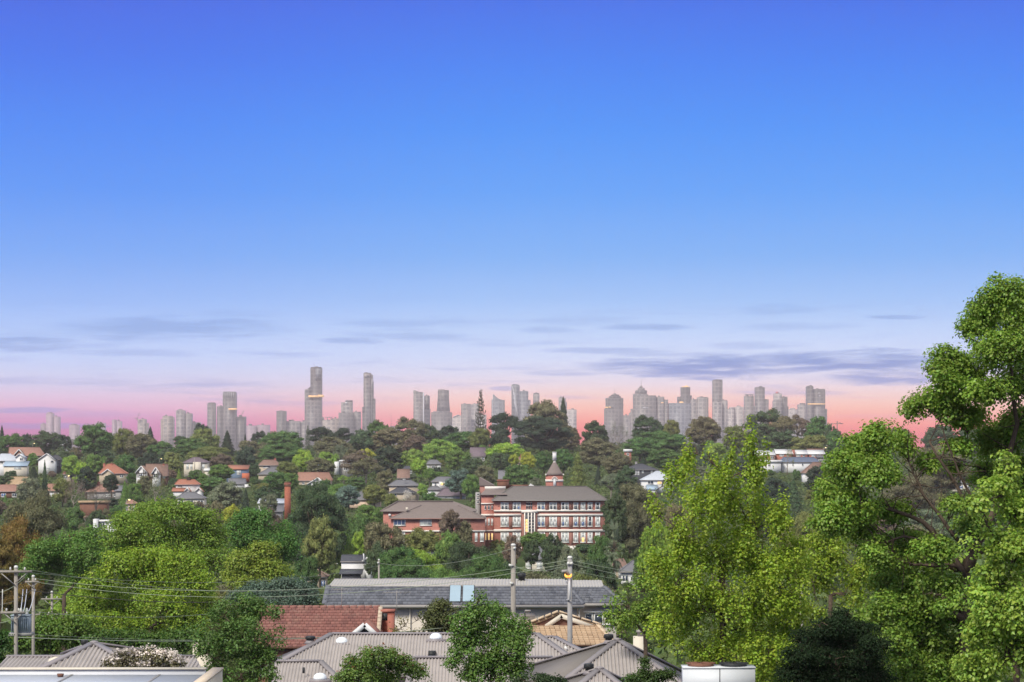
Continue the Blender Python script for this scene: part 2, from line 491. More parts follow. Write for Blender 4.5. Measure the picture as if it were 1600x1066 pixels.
def crane(px, row, d, jib=9, label=None, base_row=None):
    a = WP(px, base_row or row + 12, d)
    t = thing('tower_crane', label, 'crane', a, 'cranes over the far city')
    b = WP(px, row + 3, d)
    part('mast', MB().bar(a, b, 1.6), STEEL, t)
    part('cab', boxm(b.x - 2, b.x + 2, d - 2, d + 2, b.z - 1, b.z + 2), STEEL, t)
    c = WP(px + jib * .45, row - jib * .8, d)
    part('jib', MB().bar(b, c, 1.5), STEEL, t)
    e = WP(px - 4, row + 1, d)
    part('counter_jib', MB().bar(b, e, 1.8), STEEL, t)

D = 8000
tower('hazy stepped pale tower far left on the skyline', [('shaft', 72, 82, 646, None, 40, 0), ('wing', 82, 92, 651, None, 36, 6), ('wing', 63, 72, 662, None, 30, 10), ('crown', 74, 80, 644, 646, 20, 8)], 8500, 'haze_tint')
tower('tiny hazy block right of the far left stepped tower', [('shaft', 108, 122, 664, None, 40, 0), ('crown', 111, 119, 662.5, 664, 20, 10)], 8500, 'haze_tint')
tower('low hazy block behind the dark tree left of centre left', [('shaft', 148, 163, 661, None, 40, 0), ('wing', 135, 148, 666, None, 40, 6)], 8500, 'haze_tint')
tower('small hazy tower with notched top left of the crane block', [('shaft', 175, 181, 656, None, 30, 0), ('wing', 181, 189, 658, None, 30, 4)], 8450, 'haze_tint')
tower('hazy block carrying a crane on its left corner', [('shaft', 215, 227, 655, None, 40, 0), ('wing', 227, 231, 661, None, 30, 6)], 8300, 'warm')
crane(214, 652, 8290, 9, 'thin crane on the hazy block at far left', 657)
tower('grey tower with stepped shoulders left of the twin-stepped block', [('shaft', 254, 268, 650, None, 40, 0), ('wing', 251, 254, 655, None, 30, 5), ('wing', 268, 271, 652, None, 30, 5)], 8000, 'warm')
tower('broad grey block with higher left half and open roof frame', [('shaft', 275, 288, 641.5, None, 45, 0), ('wing', 288, 298.5, 646, None, 45, 6), ('roof_frame', 277, 285, 640.3, 641.5, 20, 8)], 7900, 'grey')
tower('low hazy blocks beside the broad grey block', [('shaft', 298, 312, 660, None, 45, 0), ('wing', 290, 298, 663, None, 30, -20)], 7950, 'pale')
def cyl_tower():
    d = 7900; a = WP(330, 630.5, d); base = Vector((a.x, d, gz(a.x, d) - 2))
    root = thing('skyscraper', 'rounded slender dark tower standing alone left of the tall pink lit one', 'skyscraper', base, CITYG)
    r = 7 * d / FPX
    part('shaft', MB().lathe((a.x, d + r, 0), [(r, base.z), (r, a.z)], 20), FAC['dark'], root)
    part('crown', MB().lathe((a.x, d + r, 0), [(r * .8, a.z), (r * .8, a.z + 3)], 20), ROOFC, root)
cyl_tower()
gb = boxm(WP(357, 0, 7785).x, WP(370, 0, 7785).x, 7785, 7800, WP(0, 640.5, 7785).z, WP(0, 638.2, 7785).z)
tower('tall tower with ribbed top and glowing gold ledge at left', [('shaft', 348, 368, 613.5, None, 45, 0), ('wing', 339, 348, 635, None, 40, 8), ('crown', 349, 367, 612, 613.5, 30, 5), ('wing', 368, 383, 651, None, 40, 8)], 7800, 'dark',
      [('gold_ledge', gb, GOLD)] + [('crown_fin', boxm(WP(x, 0, 7797).x - .7, WP(x, 0, 7797).x + .7, 7797, 7799, WP(0, 622, 7797).z, WP(0, 612, 7797).z), PALEC) for x in (350, 353, 356, 359, 362, 365)])
crane(377, 648, 7800, 8, 'small crane on the annex of the gold ledge tower', 651)
tower('long low hazy blocks between the gold ledge tower and square tower', [('shaft', 383, 400, 665, None, 50, 0), ('wing', 402, 420, 664, None, 50, 8), ('wing', 398, 403, 668, None, 30, 20)], 8300, 'haze_tint')
tower('plain square tower with flat dark top left of the tallest', [('shaft', 432, 446, 642.5, None, 45, 0), ('crown', 432.6, 445.5, 642, 642.5, 40, 2)], 7900, 'dark')
tower('wide low slab between the square tower and the tallest tower', [('slab', 438, 468, 658, None, 40, -30), ('wing', 468, 482, 659, None, 35, -20)], 7950, 'grey')
d = 7700
tower('tallest twin-level tower with a projecting gold box halfway up', [('upper_shaft', 485, 502, 574.5, None, 45, 0), ('wing', 476, 485, 608.5, None, 45, 4), ('shoulder', 483, 485, 605, 609, 40, 6), ('roof_parapet', 486, 501, 573.6, 574.5, 30, 8), ('lower_block', 476, 501.6, 625, None, 30, -14)], d, 'dark',
      [('gold_box', boxm(WP(482, 0, d - 17).x, WP(498, 0, d - 17).x, d - 17, d - 1, WP(0, 621, d).z, WP(0, 618.2, d).z), GOLD), ('gold_box', boxm(WP(497, 0, d - 10).x, WP(505, 0, d - 10).x, d - 10, d + 20, WP(0, 620.5, d).z, WP(0, 617.2, d).z), GOLD),
       ('panel', boxm(WP(493, 0, d - 1).x, WP(501.7, 0, d - 1).x, d - .8, d, WP(0, 595, d).z, WP(0, 575.4, d).z), FAC['blue'])])
tower('low hall with open roof trusses right of the tallest tower', [('shaft', 502, 530, 656, None, 60, 0), ('roof_truss', 502, 506, 652, 656, 8, 0), ('roof_truss', 508, 519, 651.5, 652.6, 8, 0), ('wing', 519, 530, 654, None, 40, 6), ('roof_truss', 511, 512, 652.6, 656, 8, 0)], 7900, 'warm')
d = 7900
o = tower('stepped office block with a round hole in its crown', [('shaft', 533, 550, 628.5, None, 45, 0), ('wing', 529, 551.5, 645, None, 40, -16), ('crown', 540, 550, 625.5, 628.5, 40, 2), ('wing', 552, 563, 643.5, None, 40, 4)], d, 'grey',
      [('round_window', MB().lathe((0, 0, 0), [(3.6, 0), (3.6, 1)], 14), PALEC)])
rw = [c for c in o.children if c.name.startswith('round_window')][0]
p = WP(541, 630, d - 1.5); rw.matrix_local = __import__('mathutils').Matrix.Translation(p - o.location) @ __import__('mathutils').Matrix.Rotation(R(90), 4, 'X')
for v in rw.data.vertices: v.co += o.location
d = 7750
tower('second tallest slim tower with notched right edge', [('upper_shaft', 568, 579, 583.5, None, 40, 0), ('wing', 579, 582, 585.5, None, 36, 3), ('wing', 582, 583.2, 596, None, 30, 6), ('wing', 583.2, 586, 623, None, 30, 4), ('wing', 566, 568, 636, None, 30, 4), ('roof_parapet', 568.5, 579, 582.8, 583.5, 34, 2)], d, 'dark',
      [('crown_panel', boxm(WP(569, 0, d).x, WP(578, 0, d).x, d - 1, d - .2, WP(0, 590, d).z, WP(0, 585, d).z), FAC['pale']), ('edge_fin', boxm(WP(581, 0, d).x, WP(581.8, 0, d).x, d - 2, d + 2, WP(0, 610, d).z, WP(0, 592, d).z), PALEC)])
tower('thin mast on a low hazy roof right of the slim tower', [('shaft', 596, 625, 668, None, 40, 0), ('antenna', 610.8, 611.2, 645, 668, 2, 10, ROOFC)], 8200, 'pale')
d = 7900
tower('sloped roof tower with a bright right edge', [], 0, 'grey') if False else None
def slope_tower():
    a = WP(654, 0, d); base = Vector((a.x, d, gz(a.x, d) - 2))
    root = thing('skyscraper', 'tower with sloping roof and bright right edge left of the flared tower', 'skyscraper', base, CITYG)
    part('shaft', prism(646, 661, [(646, 609.6), (650, 610.2), (653, 612), (661.5, 613)], d, 0, 45, base.z), FAC['grey'], root)
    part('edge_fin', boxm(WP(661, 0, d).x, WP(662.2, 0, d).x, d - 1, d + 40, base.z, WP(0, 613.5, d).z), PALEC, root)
slope_tower()
tower('narrow dark tower tucked right of the sloping roof tower', [('shaft', 663, 671, 618.5, 640, 36, 0), ('wing', 660, 672, 639, None, 40, -10, 'grey'), ('crown', 664, 670, 618, 618.5, 30, 3)], 7980, 'dark')
def flared():
    d = 7800; a = WP(692.5, 0, d); base = Vector((a.x, d, gz(a.x, d) - 2))
    root = thing('skyscraper', 'tower flaring out towards its foot above a wide podium', 'skyscraper', base, CITYG)
    m = MB()
    prof = [(684.2, 701, 609.5), (684, 701.2, 622), (683, 702, 634), (682.2, 703, 643)]
    V = []
    for x0, x1, r in prof[::-1]:
        p = WP(x0, r, d); q = WP(x1, r, d); g = (q.x - p.x) * .5
        V += [(p.x, d - (g - 17), p.z), (q.x, d - (g - 17), p.z), (q.x, d + 40, p.z), (p.x, d + 40, p.z)]
    F = [(0, 3, 2, 1)] + [(4 * k + i, 4 * k + (i + 1) % 4, 4 * k + 4 + (i + 1) % 4, 4 * k + 4 + i) for k in range(3) for i in range(4)] + [(12, 13, 14, 15)]
    m.add(V, F); part('shaft', m, FAC['dark'], root)
    part('roof_parapet', boxm(WP(684.6, 0, d).x, WP(695, 0, d).x, d + 4, d + 30, WP(0, 609.5, d).z, WP(0, 608.7, d).z), ROOFC, root)
    part('podium', boxm(WP(674, 0, d).x, WP(706, 0, d).x, d - 22, d + 50, base.z, WP(0, 644.5, d).z), FAC['dark'], root)
    part('podium_parapet', boxm(WP(677, 0, d).x, WP(702, 0, d).x, d - 12, d + 40, WP(0, 644.5, d).z, WP(0, 643, d).z), FAC['pale'], root)
flared()
tower('square hazy block left of the tiered pine', [('shaft', 720.5, 736, 631.5, None, 45, 0), ('crown', 721, 735, 631, 631.5, 40, 2)], 8100, 'grey')
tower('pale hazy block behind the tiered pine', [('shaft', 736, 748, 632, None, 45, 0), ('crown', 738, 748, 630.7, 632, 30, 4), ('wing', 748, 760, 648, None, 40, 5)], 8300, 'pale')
def peaked():
    d = 8200; a = WP(722, 0, d); base = Vector((a.x, d, gz(a.x, d) - 2))
    root = thing('arena_hall', 'low hazy hall with a peaked roof below the square block', 'hall', base, CITYG)
    part('hall', prism(700, 742, [(698, 660), (708, 652), (717, 648.5), (728, 652), (744, 656)], d, -40, 90, base.z), FAC['pale'], root)
    part('roof_ridge', MB().bar(WP(708, 651.6, d - 41), WP(717, 648, d - 41), 2), PALEC, root)
peaked()
def blade():
    d = 7850; a = WP(778, 0, d); base = Vector((a.x, d, gz(a.x, d) - 2))
    root = thing('skyscraper', 'blade topped tower curving down from a sharp left spike', 'skyscraper', base, CITYG)
    part('shaft', prism(768, 788, [(768, 625), (769.6, 624.5), (770, 617), (771.5, 615.8), (774, 619), (777, 621.6), (781, 624), (785, 625), (788.5, 625)], d, 0, 40, base.z), FAC['blue'], root)
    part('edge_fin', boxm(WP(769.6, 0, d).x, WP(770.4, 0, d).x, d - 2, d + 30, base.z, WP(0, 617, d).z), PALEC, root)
    part('edge_fin', boxm(WP(787.6, 0, d).x, WP(788.7, 0, d).x, d - 2, d + 30, base.z, WP(0, 625, d).z), ROOFC, root)
blade()
def stripes():
    d = 7800; a = WP(805, 0, d); base = Vector((a.x, d, gz(a.x, d) - 2))
    root = thing('skyscraper', 'curved top tower with pale diagonal stripes behind the big dark tree', 'skyscraper', base, CITYG)
    part('shaft', prism(799, 812, [(799.2, 602.5), (800, 601), (803, 600.2), (807, 600.4), (811, 601.4), (812, 604)], d, 0, 42, base.z), FAC['blue'], root)
    for k in range(4):
        r0 = 604 + k * 8
        part('diagonal_stripe', MB().bar(WP(800.5 + k, r0, d - 1.2), WP(808.5 + k * .8, r0 + 27, d - 1.2), 1.7), PALEC, root)
stripes()
tower('stepped block adjoining the striped curved tower', [('shaft', 812, 825.5, 611.5, None, 45, 0), ('crown', 813, 824, 611, 611.5, 30, 4), ('wing', 825.5, 829, 625, None, 40, 4)], 7950, 'blue')
tower('small round shouldered tower right of the striped tower', [('shaft', 833, 843, 615.5, None, 36, 0), ('crown', 834, 842.5, 614.2, 615.5, 30, 3)], 8000, 'grey')
tower('pale rounded tower half hidden behind the big dark tree', [('shaft', 873, 884, 622, None, 36, 0), ('wing', 881, 886, 628, None, 36, 6), ('crown', 873.5, 881, 621, 622, 26, 4)], 8000, 'pale')
tower('plain pale slab just right of the big dark tree', [('shaft', 886, 901, 640.5, None, 40, 0), ('crown', 887, 901, 640, 640.5, 36, 2)], 8000, 'pale')
d = 7800
tower('broad tower with stepped peak and thin mast left of the palace-like one', [('shaft', 947, 974, 622, None, 50, 0), ('lower_block', 944.5, 974, 638.5, None, 40, -12), ('crown', 952, 970, 619, 622, 36, 6), ('crown', 955, 967.5, 616.5, 619, 26, 10), ('crown', 958.5, 963, 615, 616.5, 14, 14), ('antenna', 960.2, 960.7, 606, 615, 2, 20, ROOFC)], d, 'dark',
      [('lit_floor', boxm(WP(945.5, 0, d).x, WP(950, 0, d).x, d - 13.2, d - 12.2, WP(0, 637.6, d - 13).z, WP(0, 635.8, d - 13).z), GOLD), ('lit_floor', boxm(WP(951, 0, d).x, WP(954.5, 0, d).x, d - 1.2, d - .2, WP(0, 637.2, d).z, WP(0, 635.6, d).z), GOLD)])
tower('low hazy offices between the two peaked towers', [('shaft', 974, 988, 649, None, 50, 0), ('wing', 983, 990, 646, None, 40, 10)], 8150, 'grey')
d = 7700
tower('large stepped tower with pyramid crown and tall mast', [('shaft', 990, 1011, 615.5, None, 50, 0), ('lower_block', 990, 1025, 618, None, 40, -8), ('wing', 1025, 1038, 620, None, 46, 2), ('wing', 1037, 1044, 624.5, None, 46, 6), ('wing', 986, 990, 639, None, 40, 8), ('crown', 993, 1011, 610, 615.5, 36, 6), ('crown', 997, 1007.5, 606.5, 610, 26, 10), ('crown', 999.5, 1004, 604, 606.5, 16, 14), ('crown', 1001, 1002.8, 602.6, 604, 8, 18), ('antenna', 1001.7, 1002.2, 593.5, 603, 2, 22, ROOFC)], d, 'grey',
      [('lit_floor', boxm(WP(1004, 0, d).x, WP(1013, 0, d).x, d - 9.2, d - 8.2, WP(0, 638, d).z, WP(0, 637, d).z), PALEC), ('lit_floor', boxm(WP(1033, 0, d).x, WP(1037, 0, d).x, d + .8, d + 1.8, WP(0, 630, d).z, WP(0, 628.7, d).z), GOLD)])
d = 7700
tower('long flat topped office slab below the gold capped tower', [('slab', 1045.5, 1080, 630.5, None, 45, 0), ('roof_parapet', 1046, 1080, 629.8, 630.5, 40, 2, 'pale')], d, 'blue',
      [('lit_floor', boxm(WP(1062, 0, d).x, WP(1068, 0, d).x, d + 5, d + 10, WP(0, 629.8, d).z, WP(0, 627.6, d).z), GOLD)])
d = 7900
tower('slim tower capped with a small gold crown', [('shaft', 1064.5, 1078.5, 605, None, 40, 0), ('wing', 1059, 1064.5, 620, None, 36, 6), ('wing', 1078.5, 1081, 618, None, 36, 6)], d, 'dark',
      [('gold_crown', prism(1066, 1077, [(1066, 604.4), (1070, 603.6), (1073, 602), (1075, 603.6), (1078, 604.4)], d, 5, 20, WP(0, 605, d).z), GOLD)])
tower('grey pair of blocks right of the gold capped tower', [('shaft', 1080, 1090, 624, None, 40, 0), ('slab', 1090, 1107, 621, None, 44, -6), ('crown', 1092, 1105, 620.4, 621, 36, 2)], 7850, 'grey')
tower('tall plain tower with flat top at centre right', [('upper_shaft', 1114.5, 1129, 594.5, None, 44, 0), ('roof_parapet', 1115, 1128.6, 593.4, 594.5, 36, 3)], 7800, 'dark')
tower('shorter block leaning against the tall plain tower', [('shaft', 1128.5, 1137, 626, None, 40, 0), ('wing', 1114, 1128.5, 628, None, 20, -14), ('crown', 1130, 1136, 625.4, 626, 30, 4)], 7790, 'grey')
tower('cluster of low pale offices right of the tall plain tower', [('shaft', 1137, 1147, 639, None, 44, 0), ('wing', 1141, 1147, 636.5, None, 40, 4), ('wing', 1147, 1162, 636, None, 44, 10), ('wing', 1152, 1158, 634.5, None, 30, 14)], 8000, 'pale')
tower('slim tower with rooftop posts behind the gum trees', [('shaft', 1164, 1178, 619, None, 40, 0)] + [('roof_post', x, x + 1.4, 616.6, 619, 4, 6) for x in (1165, 1168.5, 1172, 1175.5)] + [('crown', 1164.5, 1177.8, 616.2, 617, 26, 5)], 7900, 'grey')
tower('dark square tower with lower right shoulder', [('shaft', 1181, 1195, 605.5, None, 44, 0), ('wing', 1195, 1201, 624, None, 40, 4), ('crown', 1181.6, 1194.6, 605, 605.5, 38, 2), ('wing', 1178, 1182, 634, None, 36, 8)], 7850, 'dark')
tower('pale tower with red sign patch on its roof', [('shaft', 1210, 1222, 615, None, 36, 0), ('roof_sign', 1212.5, 1216, 612.2, 615, 6, 8, mat('city_red_sign', lin(196, 110, 110), .6, .05)), ('wing', 1208.5, 1210, 626, None, 30, 6)], 7900, 'pale')
tower('stepped grey tower adjoining the pale red signed tower', [('shaft', 1222, 1230.5, 620.5, None, 40, 0), ('wing', 1214, 1222, 626, None, 30, -20), ('crown', 1223, 1230, 620, 620.5, 34, 2), ('wing', 1230.5, 1232, 635, None, 30, 4)], 7890, 'dark')
tower('low hazy block left of the gold banded tower', [('shaft', 1231, 1247, 639.5, None, 44, 0), ('wing', 1236, 1242, 638, None, 30, 8)], 8050, 'pale')
d = 7700
tower('two part tower with gold band near the right end of skyline', [('upper_shaft', 1261.5, 1271, 604, None, 44, 0), ('wing', 1271, 1289.5, 608.5, None, 40, 4), ('wing', 1289.5, 1292.5, 639, None, 36, 8), ('roof_parapet', 1262, 1270.5, 603, 604, 30, 4), ('roof_parapet', 1272, 1289, 607.8, 608.5, 30, 8)], d, 'dark',
      [('gold_band', boxm(WP(1262, 0, d).x, WP(1289, 0, d).x, d - 1.5, d - .2, WP(0, 632.2, d).z, WP(0, 630.6, d).z), GOLD),
       ('lit_floor', boxm(WP(1279, 0, d).x, WP(1281, 0, d).x, d + 2, d + 3.6, WP(0, 615, d).z, WP(0, 613.6, d).z), PALEC), ('lit_floor', boxm(WP(1280, 0, d).x, WP(1282, 0, d).x, d + 2, d + 3.6, WP(0, 619, d).z, WP(0, 617.8, d).z), PALEC)])
tower('stepped pale block left of the gold banded tower', [('shaft', 1248, 1261, 632, None, 40, 0), ('crown', 1251, 1258, 630, 632, 30, 4), ('wing', 1247, 1249, 640, None, 30, 6)], 7850, 'grey')
def hammer_crane():
    d = 3200
    a = WP(1308, 680, d)
    t = thing('tower_crane', 'hammerhead crane standing against the pink sky right of the city', 'crane', a, 'cranes over the far city')
    part('mast', MB().bar(a, WP(1308, 659, d), 1.0), STEEL, t)
    part('jib', MB().bar(WP(1298, 662.5, d), WP(1318, 662, d), .8), STEEL, t)
    part('counterweight', boxm(WP(1297.5, 0, d).x, WP(1300, 0, d).x, d - 1, d + 1, WP(0, 664, d).z, WP(0, 661.5, d).z), STEEL, t)
    part('tie', MB().bar(WP(1308, 659, d), WP(1316, 662, d), .4), STEEL, t)
    part('apex', MB().bar(WP(1308, 657.6, d), WP(1308, 662, d), .7), STEEL, t)
hammer_crane()
MARKS += [(490, 640, 7700, 'the tallest tower', 14), (575, 640, 7750, 'the slim second tallest tower', 10), (692, 640, 7800, 'the flared tower', 15), (960, 645, 7800, 'the mast topped broad tower', 15),
          (1015, 645, 7700, 'the pyramid crowned tower', 28), (1122, 645, 7800, 'the tall plain tower', 10), (1276, 645, 7700, 'the gold banded tower', 15), (358, 650, 7800, 'the gold ledge tower', 20), (82, 660, 8500, 'the hazy far left tower', 16), (260, 658, 8000, 'the shouldered grey tower', 15), (1188, 645, 7850, 'the dark square tower', 10), (805, 640, 7800, 'the striped tower', 10)]
# ================================================================== houses of the valley and the far slope
ROOFM = {
 'terra': mat('roof_terracotta', lin(148, 112, 98), 0.9, 0.16, 1.3), 'orange': mat('roof_orange', lin(160, 108, 90), 0.85, 0.10, 1.3),
 'brown': mat('roof_brown_tile', lin(132, 108, 98), 0.9, 0.15, 1.3), 'rose': mat('roof_rose_brown', lin(152, 116, 104), 0.9, 0.18, 1.3),
 'grey': mat('roof_grey', lin(112, 112, 118), 0.8, 0.10, 1.3), 'dark': mat('roof_charcoal', lin(74, 76, 84), 0.8, 0.12, 1.3),
 'pale': mat('roof_pale_metal', lin(188, 194, 204), 0.6, 0.06, 1.0), 'blue': mat('roof_pale_blue_metal', lin(156, 176, 194), 0.5, 0.06, 1.0),
 'mauve': mat('roof_mauve_slate', lin(112, 100, 108), 0.85, 0.12, 1.3), 'slate': mat('roof_blue_slate', lin(92, 104, 126), 0.75, 0.1, 1.3), 'white': WHITE,
 'tan': mat('roof_tan', lin(168, 144, 116), 0.9, 0.14, 1.3),
}
BRICK = mat('red_brick', lin(162, 104, 90), 0.9, 0.16, 2.2)
BRICKD = mat('brown_brick', lin(118, 84, 70), 0.9, 0.16, 2.2)
WALLM = {'white': WHITE, 'cream': CREAM, 'brick': BRICK, 'beige': mat('beige_render', lin(178, 164, 144), .9, .08), 'grey': mat('grey_render', lin(146, 144, 142), .9, .08),
 'char': mat('charcoal_board', lin(72, 74, 80), .8, .1), 'blue': mat('blue_grey_board', lin(102, 120, 142), .8, .08), 'peach': mat('peach_render', lin(216, 190, 168), .9, .06),
 'orange': mat('orange_panel', lin(184, 106, 80), .8, .06), 'bb': BRICKD}
FRAMEW = mat('window_frame_white', lin(226, 226, 222), 0.5, 0.04)
FRAMED = mat('window_frame_dark', lin(60, 60, 62), 0.5, 0.04)
GUT = mat('gutter_metal', lin(150, 146, 142), 0.5, 0.06)
TIMB = mat('dark_timber', lin(62, 52, 48), 0.8, 0.1)

def add_window(root, x0, r0, x1, r1, d, kind='d', frame=None, mull=1, prd=0.06):
    a = WP(x0, r1, d); b = WP(x1, r0, d)
    w = b.x - a.x; h = b.z - a.z
    f = min(0.12, w * .12)
    fm = MB()
    y0, y1 = d - prd, d + .05
    fm.box(a.x, a.x + f, y0, y1, a.z, b.z); fm.box(b.x - f, b.x, y0, y1, a.z, b.z)
    fm.box(a.x + f, b.x - f, y0, y1, a.z, a.z + f); fm.box(a.x + f, b.x - f, y0, y1, b.z - f, b.z)
    for k in range(1, mull + 1):
        xx = a.x + w * k / (mull + 1)
        fm.box(xx - f / 2, xx + f / 2, y0 + .01, y1, a.z + f, b.z - f)
    fm.box(a.x - f * .4, b.x + f * .4, d - prd - .08, d + .02, a.z - f, a.z - .004)
    win = part('window', fm, frame or FRAMEW, root)
    g = {'d': GLASS, 'b': GLASSB, 'l': LITW, 'w': CURTAIN, 'p': WHITE}[kind]
    pm = boxm(a.x + f * .5, b.x - f * .5, d - prd * .45, d - prd * .3, a.z + f * .5, b.z - f * .5)
    link('pane', pm.mesh('pane', root.location), win, g)
    return win

def solve_d(eave, wallh, lo=170.0, hi=1600.0):
    f = lambda d: (CZ - d * (eave - HOR) / FPX - wallh) - gz(0, d)
    for _ in range(50):
        m = (lo + hi) / 2
        if f(m) > 0: lo = m      # eave would float: farther ground is higher
        else: hi = m
    return lo

def roof_mesh(kind, x0, x1, y0, y1, ze, zr, rx, th=0.22):
    m = MB(); ym = (y0 + y1) / 2
    if kind == 'hip':
        V = [(x0, y0, ze), (x1, y0, ze), (x1, y1, ze), (x0, y1, ze), (rx[0], ym, zr), (rx[1], ym, zr)]
        m.add(V, np.zeros((0, 4), int)); m.f.append(np.array([(0, 1, 5, 4), (2, 3, 4, 5)])); m.f.append(np.array([(1, 2, 5), (3, 0, 4)]))
    elif kind == 'side':
        V = [(x0, y0, ze), (x1, y0, ze), (x1, y1, ze), (x0, y1, ze), (x0, ym, zr), (x1, ym, zr)]
        m.add(V, np.zeros((0, 4), int)); m.f.append(np.array([(0, 1, 5, 4), (2, 3, 4, 5)])); m.f.append(np.array([(1, 2, 5), (3, 0, 4)]))
    elif kind == 'front':
        V = [(x0, y0, ze), (x1, y0, ze), (x1, y1, ze), (x0, y1, ze), (rx[0], y0, zr), (rx[0], y1, zr)]
        m.add(V, np.zeros((0, 4), int)); m.f.append(np.array([(1, 2, 5, 4), (3, 0, 4, 5)])); m.f.append(np.array([(0, 1, 4), (2, 3, 5)]))
    elif kind == 'flat':
        m.box(x0, x1, y0, y1, ze - .05, zr); return m
    elif kind == 'skillion':
        V = [(x0, y0, ze), (x1, y0, ze), (x1, y1, zr), (x0, y1, zr)]
        m.add(V + [(a, b, c - th) for a, b, c in V], [(0, 1, 2, 3), (0, 4, 5, 1), (1, 5, 6, 2), (2, 6, 7, 3), (3, 7, 4, 0), (7, 6, 5, 4)]); return m
    b = m.n
    m.add([(x0, y0, ze - th), (x1, y0, ze - th), (x1, y1, ze - th), (x0, y1, ze - th), (x0, y0, ze - .003), (x1, y0, ze - .003), (x1, y1, ze - .003), (x0, y1, ze - .003)],
          [(0, 1, 5, 4), (1, 2, 6, 5), (2, 3, 7, 6), (3, 0, 4, 7), (3, 2, 1, 0)])
    return m

def chimney(root, px, top, d, w=0.7, h=1.8, mt=None, pot=True):
    a = WP(px, top, d)
    m = boxm(a.x - w / 2, a.x + w / 2, d - w / 2, d + w / 2, a.z - h, a.z)
    m.box(a.x - w * .6, a.x + w * .6, d - w * .6, d + w * .6, a.z + .003, a.z + .16)
    c = part('chimney', m, mt or BRICK, root)
    if pot:
        link('chimney_pot', MB().lathe((a.x, d, a.z + .165), [(.16, 0), (.13, .35)], 8).mesh('chimney_pot', root.location), c, ROOFM['terra'])

def house(label, short, x0, x1, ridge, eave, wallh=3.0, kind='hip', rx=None, rc='brown', wc='cream', wins=None, chim=(), depth=None, d=None, vis=8, root=None, group=None, name='house', cat='house', keep=True, ov=0.45, gable=None, base=None, y_off=0, nwin=3):
    if d is None:
        d = solve_d(eave, wallh)
    s = FPX / d
    D = depth or min(12.0, max(6.0, (x1 - x0) / s * .75))
    A = WP(x0, eave, d); B = WP(x1, eave, d)
    ze = A.z
    ym = d + D / 2 if kind in ('hip', 'side') else d
    if kind == 'skillion': ym = d + D
    zr = CZ - ym * (ridge - HOR) / FPX
    if kind == 'hip':
        rx = rx or (x0 + (x1 - x0) * .3, x1 - (x1 - x0) * .3)
        rxx = (WP(rx[0], 0, ym).x, WP(rx[1], 0, ym).x)
    elif kind == 'front':
        rx = rx or ((x0 + x1) / 2,)
        rxx = (WP(rx[0], 0, d).x,)
    else:
        rxx = None
    cx = (A.x + B.x) / 2
    zb = (gz(cx, d) - .6) if base is None else WP(0, base, d).z
    zb = min(zb, ze - 1.0)
    if root is None:
        root = thing(name, label, cat, (cx, d + D / 2, gz(cx, d + D / 2)), group)
        if short:
            MARKS.append(((x0 + x1) / 2, (ridge + eave) / 2, d, short, (x1 - x0) / 2))
    wx0, wx1 = A.x + ov, B.x - ov
    if wx1 - wx0 < 1: wx0, wx1 = A.x + .1, B.x - .1
    wm = boxm(wx0, wx1, d + ov, d + D - ov, zb, ze - .1)
    if kind == 'front':
        zz = ze - .1; pk = zr - .25
        V = [(wx0, d + ov + .004, zz), (wx1, d + ov + .004, zz), (rxx[0], d + ov + .004, pk)]
        wm.add(V + [(a, d + D - ov - .004, c) for a, b, c in V], np.zeros((0, 4), int)); k = wm.n - 6
        wm.f.append(np.array([(k, k + 1, k + 2), (k + 5, k + 4, k + 3)])); wm.f.append(np.array([(k + 1, k + 4, k + 5, k + 2), (k + 3, k, k + 2, k + 5)]))
    part('wall', wm, WALLM[wc], root)
    if kind == 'front':        # open gable: two slabs of roof with barge boards
        m = MB(); P = rxx[0]; th = .2
        for ex in (A.x, B.x):
            V = [(ex, d, ze), (P, d, zr), (P, d + D, zr), (ex, d + D, ze)]
            V2 = [(a, b, c - th) for a, b, c in V]
            m.add(V + V2, [(0, 1, 2, 3), (7, 6, 5, 4), (0, 4, 5, 1), (1, 5, 6, 2), (2, 6, 7, 3), (3, 7, 4, 0)])
        ro = part('roof', m, ROOFM[rc], root)
        bm = MB()
        bm.bar((A.x, d - .05, ze - .05), (P, d - .05, zr - .05), .08, .35); bm.bar((B.x, d - .05, ze - .05), (P, d - .05, zr - .05), .08, .35)
        link('barge_board', bm.mesh('barge_board', root.location), ro, WHITE)
    else:
        ro = part('roof', roof_mesh(kind, A.x, B.x, d, d + D, ze, zr, rxx), ROOFM[rc], root)
        if kind in ('hip', 'side'):
            link('gutter', boxm(A.x - .05, B.x + .05, d - .12, d - .005, ze - .24, ze - .06).mesh('gutter', root.location), ro, GUT)
            rm = MB()
            x_a, x_b = (rxx if rxx else (A.x, B.x))
            rm.bar((x_a, d + D / 2, zr + .03), (x_b, d + D / 2, zr + .03), .22, .1)
            if kind == 'hip':
                rm.bar((A.x, d, ze + .03), (x_a, d + D / 2, zr + .03), .2, .1); rm.bar((B.x, d, ze + .03), (x_b, d + D / 2, zr + .03), .2, .1)
            link('ridge_cap', rm.mesh('ridge_cap', root.location), ro, ROOFM[rc])
    dw = d + ov
    if wins is None:
        wins = []
        n = nwin; sp = (x1 - x0) / n
        for k in range(n):
            c = x0 + sp * (k + .5); hw = min(sp * .28, .9 * s)
            wins.append((c - hw, eave + .7 * s, c + hw, eave + 2.0 * s, random.choice('ddbw')))
    for w in wins:
        add_window(root, *w[:4], dw, *(w[4:] or ('d',)))
    for c in chim:
        chimney(root, c[0], c[1], d + D * .5, *(c[2:]))
    if keep:
        KEEP.append((x0, ridge - 1, x1, eave + vis, d))
    return root

H = house
